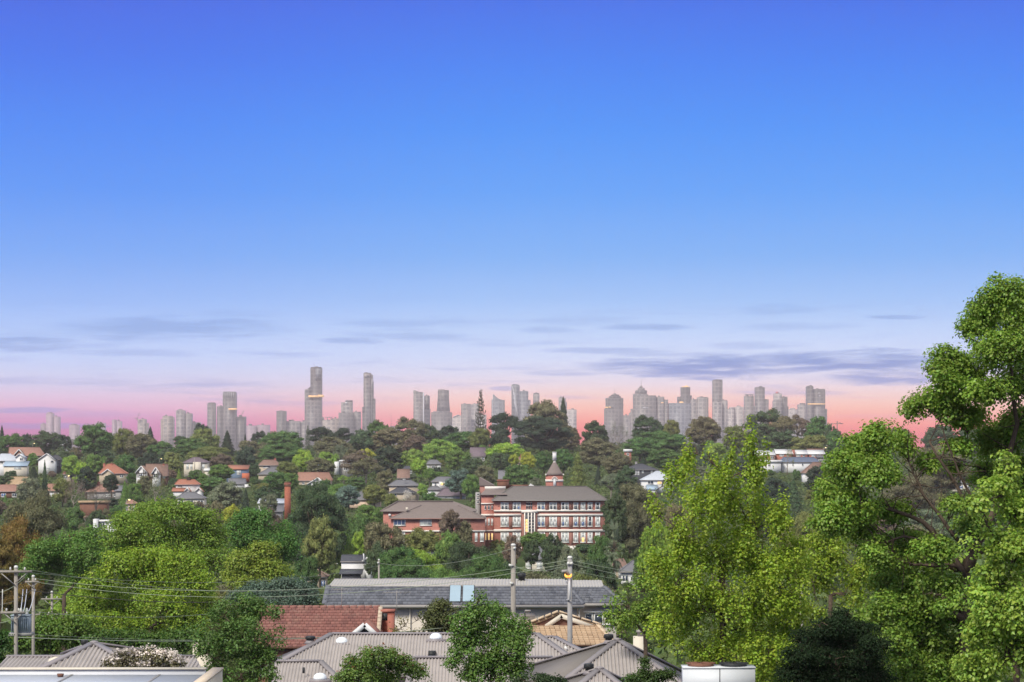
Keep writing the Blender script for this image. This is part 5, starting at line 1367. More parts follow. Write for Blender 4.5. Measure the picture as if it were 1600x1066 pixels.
def greyhouse_main():
    d = 104.0
    q = lambda px, r, dd=d: WP(px, r, dd)
    root = thing('corrugated_roof_house', 'large house with grey corrugated hip roof and two white skylight domes', 'house', (q(640, 0).x, d + 4, gz(q(640, 0).x, d)))
    g = root.location.z
    yr = d + 4.0; zr = q(0, 991, yr).z; ze = q(0, 1056).z
    RL = Vector((q(519, 0, yr).x, yr, zr)); RR = Vector((q(838, 0, yr).x, yr, zr))
    A = Vector((q(398, 0).x, d, ze)); B = Vector((q(930, 0).x, d, ze))
    P = [A, B, RR, RL]
    part('roof_sheet', corrugated(P, .13, .05), COLB, root)
    part('roof_deck', slab(P, .05), COLBP, root)
    part('roof_sheet', slab([A, RL, Vector((A.x, d + 8.5, ze))], .04), COLS, root)
    part('roof_sheet', slab([B, Vector((B.x, d + 8.5, ze)), RR], .04), COLB, root)
    part('roof_sheet', slab([RL, RR, Vector((B.x, d + 8.5, ze)), Vector((A.x, d + 8.5, ze))], .04), COLS, root)
    capbar(root, RL, RR, .3, .06); capbar(root, A, RL, .3, .06); capbar(root, RR, B, .3, .06)
    part('wall', boxm(A.x + .5, B.x - .5, d + .5, d + 8, g - .3, ze - .1), WALLN, root)
    domelight(root, 534, 1002.5, yr - .7); domelight(root, 681, 996, yr - .45)
    flue(root, 485, 994, 1004, yr - .6, .2)
    part('roof_box', boxm(q(669.5, 0, d + 2).x, q(680.5, 0, d + 2).x, d + 1.7, d + 2.3, q(0, 1026, d + 2).z, q(0, 1017.5, d + 2).z), BLACKM, root)
    # front wing (lower) right: skillion falling towards camera
    e = 99.0
    K = [Vector((q(632, 0, e).x, e, q(0, 1092, e).z)), Vector((q(900, 0, e).x, e, q(0, 1092, e).z)), Vector((q(864, 0, e + 3).x, e + 3, q(0, 1028, e + 3).z)), Vector((q(648, 0, e + 3).x, e + 3, q(0, 1028, e + 3).z))]
    part('porch_roof', corrugated(K, .13, .05), COLB, root); part('porch_deck', slab(K, .05), COLBP, root)
    capbar(root, K[3], K[2], .3, .06); capbar(root, K[0], K[3], .25, .06)
    # front wing left
    K = [Vector((q(420, 0, e).x, e, q(0, 1092, e).z)), Vector((q(560, 0, e).x, e, q(0, 1092, e).z)), Vector((q(516, 0, e + 2.6).x, e + 2.6, q(0, 1042, e + 2.6).z)), Vector((q(496, 0, e + 2.6).x, e + 2.6, q(0, 1042, e + 2.6).z)), Vector((q(470, 0, e + 3).x, e + 3, q(0, 1034, e + 3).z)), Vector((q(430, 0, e + 3).x, e + 3, q(0, 1034, e + 3).z))]
    K2 = [K[0], K[1], Vector((q(500, 0, e + 3).x, e + 3, q(0, 1034, e + 3).z)), K[5]]
    part('porch_roof', corrugated(K2, .13, .05), COLB, root); part('porch_deck', slab(K2, .05), COLBP, root)
    capbar(root, K2[3], K2[2], .3, .06); capbar(root, K2[2], K2[1], .25, .06)
    part('roof_pipe', MB().tube([q(474.5, 1052, e + 1.6), q(474.5, 1043, e + 1.6)], .05, 7), BLACKM, root)
    domelight(root, 500, 1059, e + 1.2)
    part('porch_wall', boxm(q(440, 0, e).x, q(880, 0, e).x, e + .8, e + 5, g - .3, q(0, 1095, e).z), WALLN, root)
    # right hip end
    f = 106.0
    K = [Vector((q(800, 0, f).x, f, q(0, 1045, f).z)), Vector((q(960, 0, f).x, f, q(0, 1045, f).z)), Vector((q(866, 0, f + 4.6).x, f + 4.6, q(0, 996, f + 4.6).z)), Vector((q(846, 0, f + 4.6).x, f + 4.6, q(0, 996, f + 4.6).z))]
    part('rear_wing_roof', corrugated(K, .13, .05), COLB, root); part('rear_wing_deck', slab(K, .05), COLBP, root)
    capbar(root, K[3], K[2], .28, .06); capbar(root, K[2], K[1], .28, .06)
    part('roof_pipe', MB().tube([q(883, 1014, f + 2.6), q(886, 1012, f + 2.6)], .09, 7), WHITE, root)
    KEEP.append((450, 990, 700, 1066, e)); MARKS.append((600, 1020, d, 'the large corrugated roof', 150))
greyhouse_main()
def gable_grey(label, short, pk, L, Rr, low, d, dep, name='corrugated_gable_house', left_out=None, flue_at=None):
    """hip ended corrugated roof facing the camera: peak (px,row), left and right foot px, foot row"""
    q = lambda px, r, dd=d: WP(px, r, dd)
    yp = d + dep
    root = thing(name, label, 'house', (q(pk[0], 0).x, d + 4, gz(q(pk[0], 0).x, d)), 'grey corrugated roofs')
    g = root.location.z
    p = q(pk[0], pk[1], yp); zl = q(0, low).z
    A = Vector((q(L, 0).x, d, zl)); B = Vector((q(Rr, 0).x, d, zl))
    T = [A, B, p]
    part('roof_sheet', corrugated(T, .13, .05), COLB, root); part('roof_deck', slab(T, .05), COLBP, root)
    A2 = A + Vector((-.25 if left_out is None else left_out, dep * 2, 0)); B2 = B + Vector((.1, dep * 2, 0))
    part('side_roof', slab([A, p, A2], .05), COLS, root)
    part('side_roof', slab([B, B2, p], .05), COLS, root)
    part('back_roof', slab([A2, p, B2], .05), COLS, root)
    for e_ in (A, B, A2, B2):
        capbar(root, e_, p, .24, .06)
    part('ridge_ball', MB().lathe(p + Vector((0, 0, .03)), [(.16, 0), (.12, .05), (.04, .07)], 8), COLBP, root)
    part('wall', boxm(A.x + .4, B.x - .4, d + .4, d + 7, g - .3, zl - .1), WALLN, root)
    if flue_at: flue(root, flue_at[0], flue_at[1], flue_at[2], yp + .35, flue_at[3])
    if short: MARKS.append((pk[0], pk[1] + 20, d, short, (Rr - L) / 2))
    return root, A, B, p
r_, A, B, p = gable_grey('corrugated grey gable with wide smooth left slope and black flue', 'the flue topped grey gable', (965, 1001), 862, 1084, 1080, 90, 3.6, left_out=-1.55, flue_at=(951, 991, 1004, .17))
gable_grey('small corrugated gable with black flue at the bottom centre right', 'the small corrugated gable', (937, 1046), 876, 1000, 1096, 83, 2.2, left_out=-.7, flue_at=(920, 1037, 1052, .16))
gable_grey('corrugated grey hip roof at lower left with pale roof domes', 'the lower left corrugated hip', (147, 1006), 62, 222, 1047, 78, 2.8, flue_at=(132, 1000, 1014, .11))
def left_low():
    d = 82.0
    q = lambda px, r, dd=d: WP(px, r, dd)
    root = thing('corrugated_lean_to', 'low corrugated roof strip behind the flat white roof at left', 'house', (q(150, 0).x, d + 2, gz(0, d)), 'grey corrugated roofs')
    K = [q(-10, 1052), q(318, 1052), q(306, 1024, d + 2.5), q(10, 1028, d + 2.5)]
    K[2].z = K[3].z = q(0, 1027, d + 2.5).z; K[0].z = K[1].z
    part('roof_sheet', corrugated(K, .13, .05), COLB, root); part('roof_deck', slab(K, .05), COLBP, root)
    capbar(root, K[3], K[2], .2, .06)
    part('wall', boxm(K[0].x + .2, K[1].x - .2, d + .3, d + 3, gz(0, d) - .3, K[0].z - .1), WALLN, root)
    for px, row, w in ((89, 1027, .3), (31, 1043, .2)):
        c = q(px, row, d - 2.2)
        part('roof_dome', MB().lathe((c.x, d - 2.2, c.z - .25), [(w, 0), (w, .1), (w * .8, .2), (w * .3, .26)], 12), CREAM, root)
        part('roof_dome_stem', MB().lathe((c.x, d - 2.2, c.z - .6), [(w * .6, 0), (w * .6, .36)], 10), CREAM, root)
left_low()
def flat_white():
    d = 62.0
    q = lambda px, r, dd=d: WP(px, r, dd)
    root = thing('flat_roof_house', 'flat white roof with cream parapet at the bottom left corner', 'house', (q(120, 0).x, d + 2, gz(0, d)))
    g = root.location.z
    zt = q(0, 1047, d + 3).z
    x0 = q(-60, 0, d).x; x1 = q(312, 0, d).x
    part('roof_deck', boxm(x0, x1, d - 3, d + 3, zt - .35, zt - .12), mat('white_membrane', lin(196, 202, 212), .6, .06, .7), root)
    part('rear_parapet', boxm(x0, q(320, 0, d + 3).x, d + 3, d + 3.2, g, zt), mat('pale_parapet', lin(206, 208, 212), .7, .05, 1), root)
    part('rear_coping', boxm(x0 - .02, q(320, 0, d + 3).x + .02, d + 2.96, d + 3.24, zt + .002, zt + .05), CREAM, root)
    part('side_parapet', MB().box(x1, x1 + .22, d - 3, d + 2.95, g, zt + .03), CREAM, root)
    part('side_coping', MB().box(x1 - .03, x1 + .25, d - 3.02, d + 2.95, zt + .032, zt + .07), mat('tan_coping', lin(206, 190, 168), .7, .06), root)
    part('wall', boxm(x0 + .05, x1, d - 2.9, d + 2.9, g - .3, zt - .36), CREAM, root)
    for px in (101, 240):
        part('roof_seam', boxm(q(px, 0, d + 2).x, q(px, 0, d + 2).x + .06, d - 3, d + 2.9, zt - .118, zt - .1), PALEM, root)
    part('roof_outlet', MB().lathe((q(90, 0, d + 2).x, d + 2.4, zt - .12), [(.07, 0), (.09, .08)], 8), BRICKD, root)
    MARKS.append((120, 1055, d, 'the flat white roof', 160))
    # cream chimney-like wall behind the near small tree
    e = 87.0
    w = thing('rendered_wall', 'cream rendered wall end beside the glossy near tree', 'wall', (q(312, 0, e).x, e, gz(0, e)))
    part('wall', boxm(q(301, 0, e).x, q(330, 0, e).x, e, e + .4, gz(0, e) - .2, q(0, 1008, e).z), CREAM, w)
    part('coping', boxm(q(300, 0, e).x, q(331, 0, e).x, e - .05, e + .45, q(0, 1007.9, e).z, q(0, 1006, e).z), MATS['tan_coping'], w)
flat_white()
def aircon():
    d = 70.0
    q = lambda px, r, dd=d: WP(px, r, dd)
    root = thing('rooftop_air_conditioner', 'white rooftop air conditioning unit with two fan grilles', 'air conditioner', (q(1124, 0).x, d + .5, gz(0, d)))
    x0, x1 = q(1068, 0).x, q(1180, 0).x; zt = q(0, 1045).z; zb = zt - .75
    pan = mat('aircon_white', lin(206, 210, 214), .45, .05, 2, spec=.4)
    part('casing', boxm(x0, x1, d, d + .8, zb, zt), pan, root)
    part('lid', boxm(x0 - .02, x1 + .02, d - .02, d + .82, zt + .002, zt + .04), pan, root)
    part('seam', boxm(x0 + .98, x0 + 1.0, d - .012, d - .002, zb, zt), FRAMED, root)
    part('seam', boxm(x0 + .01, x1 - .01, d - .011, d - .001, zb + .3, zb + .31), COLBP, root)
    for cx, mt in ((x0 + .5, BRICKD), (x1 - .55, BLACKM)):
        m = MB(); zc = zt + .12
        for rr in (.14, .27, .4):
            m.tube([(cx + rr * math.cos(t), d + .4 + rr * .75 * math.sin(t), zc) for t in np.linspace(0, 2 * math.pi, 25)], .014, 5)
        for k in range(8):
            t = k * math.pi / 4
            m.tube([(cx, d + .4, zc + .02), (cx + .4 * math.cos(t), d + .4 + .3 * math.sin(t), zc)], .012, 5)
        gr = part('fan_grille', m, mt, root)
        link('fan_ring', MB().lathe((cx, d + .4, zt + .042), [(.36, 0), (.36, .075)], 16).mesh('c', root.location), gr, mt)
    part('stand', boxm(x0 + .1, x1 - .1, d + .1, d + .7, zb - .16, zb - .003), FRAMED, root)
    # the flat roof it stands on
    r2 = thing('flat_roof_shed', 'flat roof under the white air conditioning unit', 'building', (q(1124, 0).x, d + 1, gz(0, d)))
    part('roof_deck', boxm(x0 - 1, x1 + 1, d - .5, d + 2, zb - .4, zb - .165), COLBP, r2)
    part('wall', boxm(x0 - .9, x1 + .9, d - .4, d + 1.9, gz(0, d) - .3, zb - .403), WALLN, r2)
    # chimney beside the big spring green tree
    e = 99.0
    c = thing('rendered_chimney', 'cream rendered chimney with round cowl beside the spring green tree', 'chimney', (q(998, 0, e).x, e, gz(0, e)))
    part('shaft', boxm(q(990, 0, e).x, q(1010, 0, e).x, e, e + .4, gz(0, e), q(0, 995, e).z), CREAM, c)
    part('cowl', MB().lathe((q(1001, 0, e).x, e + .2, q(0, 994.5, e).z), [(.12, 0), (.12, .14), (.17, .15), (.14, .24)], 10), GUT, c)
aircon()

# ================================================================== power poles and wires
POLE = mat('weathered_pole', lin(150, 144, 136), .9, .16, 3, bump=.2, stretch=(4, 4, .6))
CONC = mat('grey_pole', lin(150, 148, 146), .85, .1, 3)
INS = mat('porcelain', lin(206, 206, 200), .3, .05)
WIRE = mat('cable', lin(150, 160, 140), .6, .05)
WIRED = mat('dark_cable', lin(96, 92, 84), .7, .05)
def pole(label, px, top, d, r=.14, arms=(), lamp=None, transformer=False, mt=None, caps=()):
    t_ = WP(px, top, d); g = gz(t_.x, d)
    root = thing('power_pole', label, 'power pole', (t_.x, d, g), 'power poles')
    part('shaft', MB().tube([(t_.x, d, g - .3), (t_.x, d, (g + t_.z) / 2), (t_.x, d, t_.z)], [r, r * .92, r * .85], 12), mt or CONC, root)
    part('pole_cap', MB().lathe((t_.x, d, t_.z + .002), [(r * .95, 0), (r * .95, .06), (r * .5, .12)], 10), INS, root)
    for row, x0, x1, n in arms:
        z = WP(0, row, d).z; a = WP(x0, 0, d).x; b = WP(x1, 0, d).x
        ar = part('cross_arm', boxm(a, b, d - r - .11, d - r - .01, z - .05, z + .05), mt or CONC, root)
        for k in range(n):
            x = a + (b - a) * (k + .5) / n
            link('insulator', MB().lathe((x, d - r - .07, z + .073), [(.03, 0), (.05, .03), (.035, .05), (.05, .07), (.02, .12)], 8).mesh('i', root.location), ar, INS)
        for s in (-1, 1):
            l = min(abs((a if s < 0 else b) - t_.x), .9)
            link('brace', MB().bar((t_.x + s * l * .7, d - r - .06, z - .06), (t_.x, d - r - .06, z - .06 - l * .6), .04).mesh('b', root.location), ar, GUT)
    for row, dxp in caps:
        z = WP(0, row, d).z; x = WP(px + dxp, 0, d).x
        part('insulator', MB().tube([(t_.x, d - r, z), (x, d - r - .06, z + .04)], [.05, .07], 8), INS, root)
    if lamp:
        lx, lr = lamp
        L = WP(lx, lr, d - .4)
        am = part('lamp_arm', MB().tube([(t_.x - r, d - .05, L.z - 1.15), (L.x + .12, d - .35, L.z - 1.1), (L.x + .1, d - .4, L.z - .05)], .045, 7), WHITE, root)
        hd = part('lamp_head', MB().tube([(L.x + .1, d - .4, L.z - .04), (L.x - .02, d - .42, L.z + .16), (L.x - .24, d - .44, L.z + .16)], [.05, .09, .06], 8), GUT, root)
        ring = [(L.x + .05 + .14 * math.cos(a), d - .5, L.z + .02 + .12 * math.sin(a)) for a in np.linspace(math.pi * .95, math.pi * 2.05, 10)]
        link('lamp_lens', MB().tube(ring, [.02, .035, .05, .055, .06, .06, .055, .05, .035, .02], 8).mesh('l', root.location), hd, LITO)
    if transformer:
        a = WP(px - 13, 965, d - .5); b = WP(px + 15, 991, d - .5)
        tk = mat('transformer_grey', lin(150, 164, 172), .5, .06)
        tr = part('transformer', boxm(a.x, b.x, d + .25, d + .85, b.z, a.z), tk, root)
        fm = MB()
        for k in range(9):
            x = a.x + (b.x - a.x) * (k + .5) / 9
            fm.box(x - .012, x + .012, d + .17, d + .248, b.z + .08, a.z - .08)
        link('cooling_fins', fm.mesh('f', root.location), tr, tk)
        link('transformer_lid', boxm(a.x - .03, b.x + .03, d + .22, d + .88, a.z + .003, a.z + .05).mesh('f', root.location), tr, tk)
        for k in range(3):
            x = a.x + (b.x - a.x) * (k + .5) / 3
            link('bushing', MB().lathe((x, d + .5, a.z + .052), [(.05, 0), (.08, .06), (.05, .1), (.08, .14), (.03, .3)], 8).mesh('f', root.location), tr, INS)
        part('platform', boxm(a.x - .1, b.x + .1, d + .15, d + .95, b.z - .14, b.z - .004), CONC, root)
    return root
pole('tall grey power pole standing before the school stair bay', 802, 853, 138, .15, caps=((857, 3.5), (884, -7), (912, -5)), mt=POLE)
pole('power pole carrying a lit orange street lamp', 890.5, 873, 114, .125, caps=((881, -4), (881, 4)), lamp=(886, 898))
pole('weathered power pole with cross arm and transformer at left edge', 25, 888, 112, .1, arms=((893, -16, 51, 3), (957, 2, 40, 2)), transformer=True, mt=POLE)
pole('second slimmer power pole just right of the transformer pole', 52, 902, 140, .1, arms=((909, 40, 62, 2),), mt=POLE)
pole('distant power pole with double cross arms behind the transformer poles', 81, 926, 190, .1, arms=((936, 65, 98, 2), (960, 56, 112, 4)), mt=POLE)
pole('thin white pole rising behind the townhouse roof', 592, 876, 186, .075, caps=((880, -2),), mt=POLE)
pole('power pole hidden among the trees far left centre', 385, 862, 380, .1, arms=((866, 380, 390, 2),), mt=POLE) if False else None
pole('power pole with its foot hidden behind the spring green tree', 1252, 905, 122, .11, arms=((910, 1244, 1260, 2),), mt=POLE)

def wire(label, pts, sag, r=.011, m=None, seg=16):
    """pts: (px, row, d) fixings, hanging between each pair"""
    P = [WP(*p) for p in pts]
    line = []
    for a, b in zip(P, P[1:]):
        for k in range(seg + (b is P[-1])):
            t = k / seg
            p = a.lerp(b, t); p.z -= sag * 4 * t * (1 - t)
            line.append(p)
    mb = MB().tube([p - P[0] for p in line], r, 5)
    o = link('power_line', mb.mesh('power_line'), None, m or WIRE, label=label, cat='power line', group='overhead wires')
    o.location = P[0]
wire('upper wire from the left poles up to the lamp pole', [(52, 904, 140), (890, 875, 114)], 1.0)
wire('second wire from the left poles to the lamp pole', [(52, 909, 140), (886, 881, 114)], 1.15)
wire('top wire running right from the lamp pole', [(890, 875, 114), (1252, 906, 122)], .4)
wire('lower wire running right from the lamp pole', [(895, 881, 114), (1250, 912, 122)], .5)
wire('third thin wire running right from the lamp pole', [(892, 891, 114), (1252, 920, 122)], .4, .008)
wire('wire from the thin white pole to the tall grey pole', [(592, 880, 186), (802, 857, 138), ], .5, .012)
wire('wire from the tall grey pole to the lamp pole', [(802, 884, 138), (890, 881, 114)], .3)
wire('long high wire across the spring green trees at left', [(-60, 882, 112), (592, 884, 186)], 1.0)
wire('wire from cross arm of transformer pole going right', [(-60, 897, 112), (48, 891, 112), (592, 906, 186)], .9, .012)
wire('dark cable at mid height past the transformer pole', [(-60, 925, 112), (48, 923, 112), (500, 925, 170)], .6, .016, WIRED)
wire('lower cable from the transformer pole towards the red roof', [(-60, 958, 112), (42, 955, 112), (420, 945, 160)], .5, .012)
wire('thick service cable low across the foreground', [(28, 996, 111), (802, 968, 136)], .55, .022)
wire('thin service wire just above the thick cable', [(28, 990, 111), (470, 996, 130)], .2, .009)
for k, (a, b) in enumerate((((36, 921, 139), (30, 958, 112)), ((42, 921, 139), (34, 959, 112)), ((55, 921, 139), (38, 961, 112)), ((4, 921, 112), (3, 958, 112)))):
    wire(['slack drop cable at the transformer pole, leftmost of three', 'slack drop cable at the transformer pole, middle of three', 'slack drop cable at the transformer pole, rightmost of three', 'white drop cable at the left edge'][k], [a, b], .35, .022, INS, 8)
def flood():
    d = 128
    a = WP(819.5, 988, d); b = WP(820, 957, d)
    t = thing('floodlight_post', 'small bent lamp post in front of the cream townhouse wall', 'lamp post', (a.x, d, gz(a.x, d)))
    part('pole', MB().tube([(a.x, d, gz(a.x, d)), b], .04, 6), FRAMED, t)
    part('arm', MB().tube([b, b + Vector((.3, 0, .08))], .03, 6), GUT, t)
    part('lamp_head', boxm(b.x + .0, b.x + .3, d - .1, d + .1, b.z + .05, b.z + .12), GUT, t)
flood()
# ================================================================== trees
def unit(v):
    return v / (np.linalg.norm(v, axis=-1, keepdims=True) + 1e-9)
def cards(pos, nor, size, rg, aspect=0.75, bend=0.25):
    """leaf clumps: bent four sided blades at pos, facing nor"""
    n = len(pos)
    a = unit(rg.normal(size=(n, 3)))
    t = unit(np.cross(nor, a)); b = np.cross(nor, t)
    s = np.asarray(size).reshape(-1, 1) * np.ones((n, 1))
    j = lambda: 1 + rg.uniform(-.3, .3, (n, 1))
    v0 = pos - t * s * j() * .5
    v1 = pos - b * s * aspect * .5 * j() + nor * s * bend * rg.uniform(-1, 1, (n, 1))
    v2 = pos + t * s * j() * .5
    v3 = pos + b * s * aspect * .5 * j() + nor * s * bend * rg.uniform(-1, 1, (n, 1))
    V = np.stack([v0, v1, v2, v3], 1).reshape(-1, 3)
    F = np.arange(n * 4).reshape(n, 4)
    return V, F
def ico():
    import bmesh
    bm = bmesh.new(); bmesh.ops.create_icosphere(bm, subdivisions=2, radius=1)
    V = np.array([v.co[:] for v in bm.verts]); F = np.array([[v.index for v in f.verts] for f in bm.faces]); bm.free()
    return V, F
ICO_V, ICO_F = ico()
def crown_from_clumps(C, Rr, ncard, card, rg, core=0.8, flat=1.0, jit=0.55, upbias=0.25):
    """C clump centres, Rr radii (k,3)"""
    m = MB()
    area = (Rr ** 2).sum(1); share = area / area.sum()
    for i in range(len(C)):
        n = max(6, int(ncard * share[i]))
        dr = unit(rg.normal(size=(n, 3)))
        low = dr[:, 2] < -.35
        dr[low, 2] *= rg.uniform(-1, .6, low.sum())
        dr = unit(dr)
        p = C[i] + dr * Rr[i] * np.where(rg.uniform(0, 1, (n, 1)) < .14, rg.uniform(1.05, 1.5, (n, 1)), rg.uniform(.78, 1.1, (n, 1)))
        keep = np.ones(n, bool)
        for k in range(len(C)):
            if k != i:
                q = (p - C[k]) / Rr[k]
                keep &= (q ** 2).sum(1) > .62
        p = p[keep]; dr = dr[keep]
        if len(p):
            nn = unit(unit(dr / Rr[i]) + jit * rg.normal(size=dr.shape) + np.array([0, 0, upbias]))
            V, F = cards(p, nn, card * rg.uniform(.6, 1.35, len(p)), rg)
            m.add(V, F)
        if core:
            w = ICO_V * (1 + .12 * rg.normal(size=(len(ICO_V), 1)))
            m.add(C[i] + w * Rr[i] * core, ICO_F)
    return m
def limbs(C, rg, h0=0.28, r0=0.028, k=7):
    m = MB()
    f = np.array([0, 0, h0])
    m.tube([(0, 0, -.03), (.005, .004, h0 * .5), (0, 0, h0), (0, 0, h0 + .12)], [r0 * 1.3, r0, r0 * .85, r0 * .6], 8)
    idx = rg.permutation(len(C))[:k]
    for i in idx:
        c = C[i]; mid = f * .45 + c * .55 + np.array([0, 0, -.03]) + rg.normal(size=3) * .02
        m.tube([f, mid, c], [r0 * .6, r0 * .42, r0 * .15], 5)
    return m
PROTO = {}
def proto(kind, fine=False, var=0):
    key = (kind, fine, var)
    if key in PROTO: return PROTO[key]
    rg = np.random.default_rng(hash((kind, var)) % 1000 if False else sum(map(ord, kind)) * 7 + var * 131)
    cs = .021 if fine else .036
    nc = 24000 if fine else 7500
    if kind in ('round', 'broad', 'tall', 'bush'):
        k = {'round': 96, 'broad': 104, 'tall': 84, 'bush': 60}[kind]
        dr = unit(rg.normal(size=(k, 3))); rad = rg.uniform(.45, 1.0, (k, 1)) ** .6
        ez = {'round': .46, 'broad': .42, 'tall': .47, 'bush': .42}[kind]
        cz = {'round': .53, 'broad': .55, 'tall': .52, 'bush': .44}[kind]
        cr = rg.uniform(.055, .125, (k, 1)) * (1.15 if kind == 'bush' else 1)
        C = dr * rad * np.array([.5 - .08, .5 - .08, ez - .06])
        C[:, 2] = C[:, 2] * np.where(C[:, 2] < 0, .85, 1) + cz
        Rr = cr * np.array([1, 1, .9])
        m = crown_from_clumps(C, Rr, int(nc * 1.3), cs, rg, core=.7, jit=.8)
        t = limbs(C, rg)
    elif kind == 'gum':
        k = 19
        a = rg.uniform(0, 2 * math.pi, k); rr = rg.uniform(.08, .42, k)
        z = .93 - rr * rg.uniform(.3, 1.15, k) - rg.uniform(0, .18, k)
        C = np.stack([rr * np.cos(a), rr * np.sin(a), z], 1)
        cr = rg.uniform(.08, .15, (k, 1))
        Rr = cr * np.array([1.15, 1.15, .62])
        m = crown_from_clumps(C, Rr, int(nc * .85), cs * .9, rg, core=.55, jit=.8)
        t = limbs(C, rg, .4, .03, 15)
    elif kind == 'mound':           # big dense dark gum: many clumps, rounded
        k = 110
        dr = unit(rg.normal(size=(k, 3))); rad = rg.uniform(.4, 1, (k, 1)) ** .5
        C = dr * rad * np.array([.42, .42, .42]); C[:, 2] += .52
        Rr = rg.uniform(.05, .105, (k, 1)) * np.array([1.1, 1.1, .85])
        m = crown_from_clumps(C, Rr, int(nc * 1.5), cs * .9, rg, core=.68, jit=.9)
        t = limbs(C, rg, .22, .03, 12)
    elif kind in ('conifer', 'cypress'):
        pos = []; nor = []
        n = int(nc * .9)
        z = rg.uniform(.06, 1, n) ** .9
        if kind == 'conifer':
            tier = 11
            ph = (z * tier) % 1
            w = (1 - z) ** .85 * .5 * (1 - .45 * ph) + .01
        else:
            w = .5 * np.sin(np.clip(z * .93 + .07, 0, 1) * math.pi) ** .55 * (1 - .25 * z)
        a = rg.uniform(0, 2 * math.pi, n)
        lob = 1 + .13 * np.sin(a * 5 + z * 23) + .08 * np.sin(a * 9 - z * 41)
        r_ = w * lob * rg.uniform(.7, 1.05, n)
        P = np.stack([r_ * np.cos(a), r_ * np.sin(a), z - .05 * (r_ / .5)], 1)
        N = unit(np.stack([np.cos(a), np.sin(a), np.full(n, .55)], 1) + .5 * rg.normal(size=(n, 3)))
        V, F = cards(P, N, cs * rg.uniform(.7, 1.4, n), rg, .6)
        m = MB(); m.add(V, F)
        m.lathe((0, 0, 0), [(.30 if kind == 'conifer' else .3, .1), (.2, .4), (.1, .7), (.01, .93)], 10)
        t = MB().tube([(0, 0, -.03), (0, 0, .5), (0, 0, .97)], [.03, .02, .004], 7)
    elif kind == 'norfolk':
        m = MB(); t = MB().tube([(0, 0, -.03), (0, 0, .5), (0, 0, 1)], [.022, .014, .004], 7)
        pos = []; nor = []
        nt = 15
        for j in range(nt):
            z = .2 + .78 * j / (nt - 1); L = .5 * (1 - (z - .2) / .8) ** .8 + .05
            if j >= nt - 2: L = .1
            nb = 7
            for q in range(nb):
                a = 2 * math.pi * (q + j * .37) / nb + rg.uniform(-.15, .15)
                l = L * rg.uniform(.75, 1.1)
                e = np.array([math.cos(a) * l, math.sin(a) * l, z + .04])
                t.tube([(0, 0, z), tuple(np.array([e[0] * .5, e[1] * .5, z - .005])), tuple(e)], [.007, .005, .002], 4)
                k = int(14 * l / .4) + 4
                u = rg.uniform(.2, 1.05, k)
                p = np.stack([e[0] * u, e[1] * u, z + .04 * u ** 2], 1) + rg.normal(size=(k, 3)) * .012
                pos.append(p)
        P = np.concatenate(pos); N = unit(rg.normal(size=P.shape) * .6 + np.array([0, 0, 1]))
        V, F = cards(P, N, .045 * rg.uniform(.7, 1.3, len(P)), rg, .7); m.add(V, F)
    elif kind == 'bare':
        t = MB(); tips = []
        def br(p, dr, l, r, n):
            e = p + dr * l; mid = (p + e) / 2 + rg.normal(size=3) * l * .07
            t.tube([p, mid, e], [r, r * .8, r * .6], 5 if n > 2 else 3, cap=False)
            if n == 0: tips.append(e); return
            for _ in range(3 if n in (5, 3, 1) else 2):
                br(e, unit(dr + rg.normal(size=3) * .5 + np.array([0, 0, .08])), l * rg.uniform(.66, .86), r * .62, n - 1)
        br(np.array([0, 0, -.03]), np.array([0, 0, 1.]), .27, .024, 5)
        P = np.array(tips)
        mx = np.abs(P[:, :2]).max(); mz = P[:, 2].max()
        k = rg.integers(0, len(P), 1500)
        Q = P[k] + rg.normal(size=(1500, 3)) * .035
        V, F = cards(Q, unit(rg.normal(size=Q.shape)), .02, rg, .5)
        sc = np.array([.5 / mx, .5 / mx, 1 / mz])
        m = MB(); m.add(V * sc, F)
        t.v = [v * sc for v in t.v]
    elif kind == 'palm':
        t = MB().tube([(0, 0, -.03), (.01, 0, .3), (0, 0, .74)], [.035, .028, .026], 9)
        m = MB()
        for q in range(46):
            a = rg.uniform(0, 2 * math.pi); el = rg.uniform(-.95, 1.2); L = rg.uniform(.2, .3)
            st = np.array([0, 0, .74])
            dr = np.array([math.cos(a) * math.cos(el), math.sin(a) * math.cos(el), math.sin(el)])
            e = st + dr * L
            t.tube([st, tuple(e)], [.006, .003], 3)
            fan = []
            side = unit(np.cross(dr, [0, 0, 1.])); up = np.cross(side, dr)
            for s in np.linspace(-1.1, 1.1, 11):
                d2 = dr * math.cos(s) + side * math.sin(s)
                tip = e + d2 * .17 + np.array([0, 0, -.05 * abs(s)])
                w = .012 * unit(np.cross(d2, up))
                b0 = m.n
                m.add([e, e + d2 * .09 + w, tip, e + d2 * .09 - w], [(0, 1, 2, 3)])
        k = 110
        a = rg.uniform(0, 2 * math.pi, k); P = np.stack([.04 * np.cos(a), .04 * np.sin(a), rg.uniform(.6, .74, k)], 1)
        V, F = cards(P, unit(np.stack([np.cos(a), np.sin(a), a * 0], 1)), .09, rg, .4); m.add(V, F)
    PROTO[key] = (m.mesh('crown'), t.mesh('trunk'))
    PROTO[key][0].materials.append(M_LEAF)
    PROTO[key][1].materials.append(M_BARKG if kind in ('gum', 'bare') else M_BARK)
    return PROTO[key]

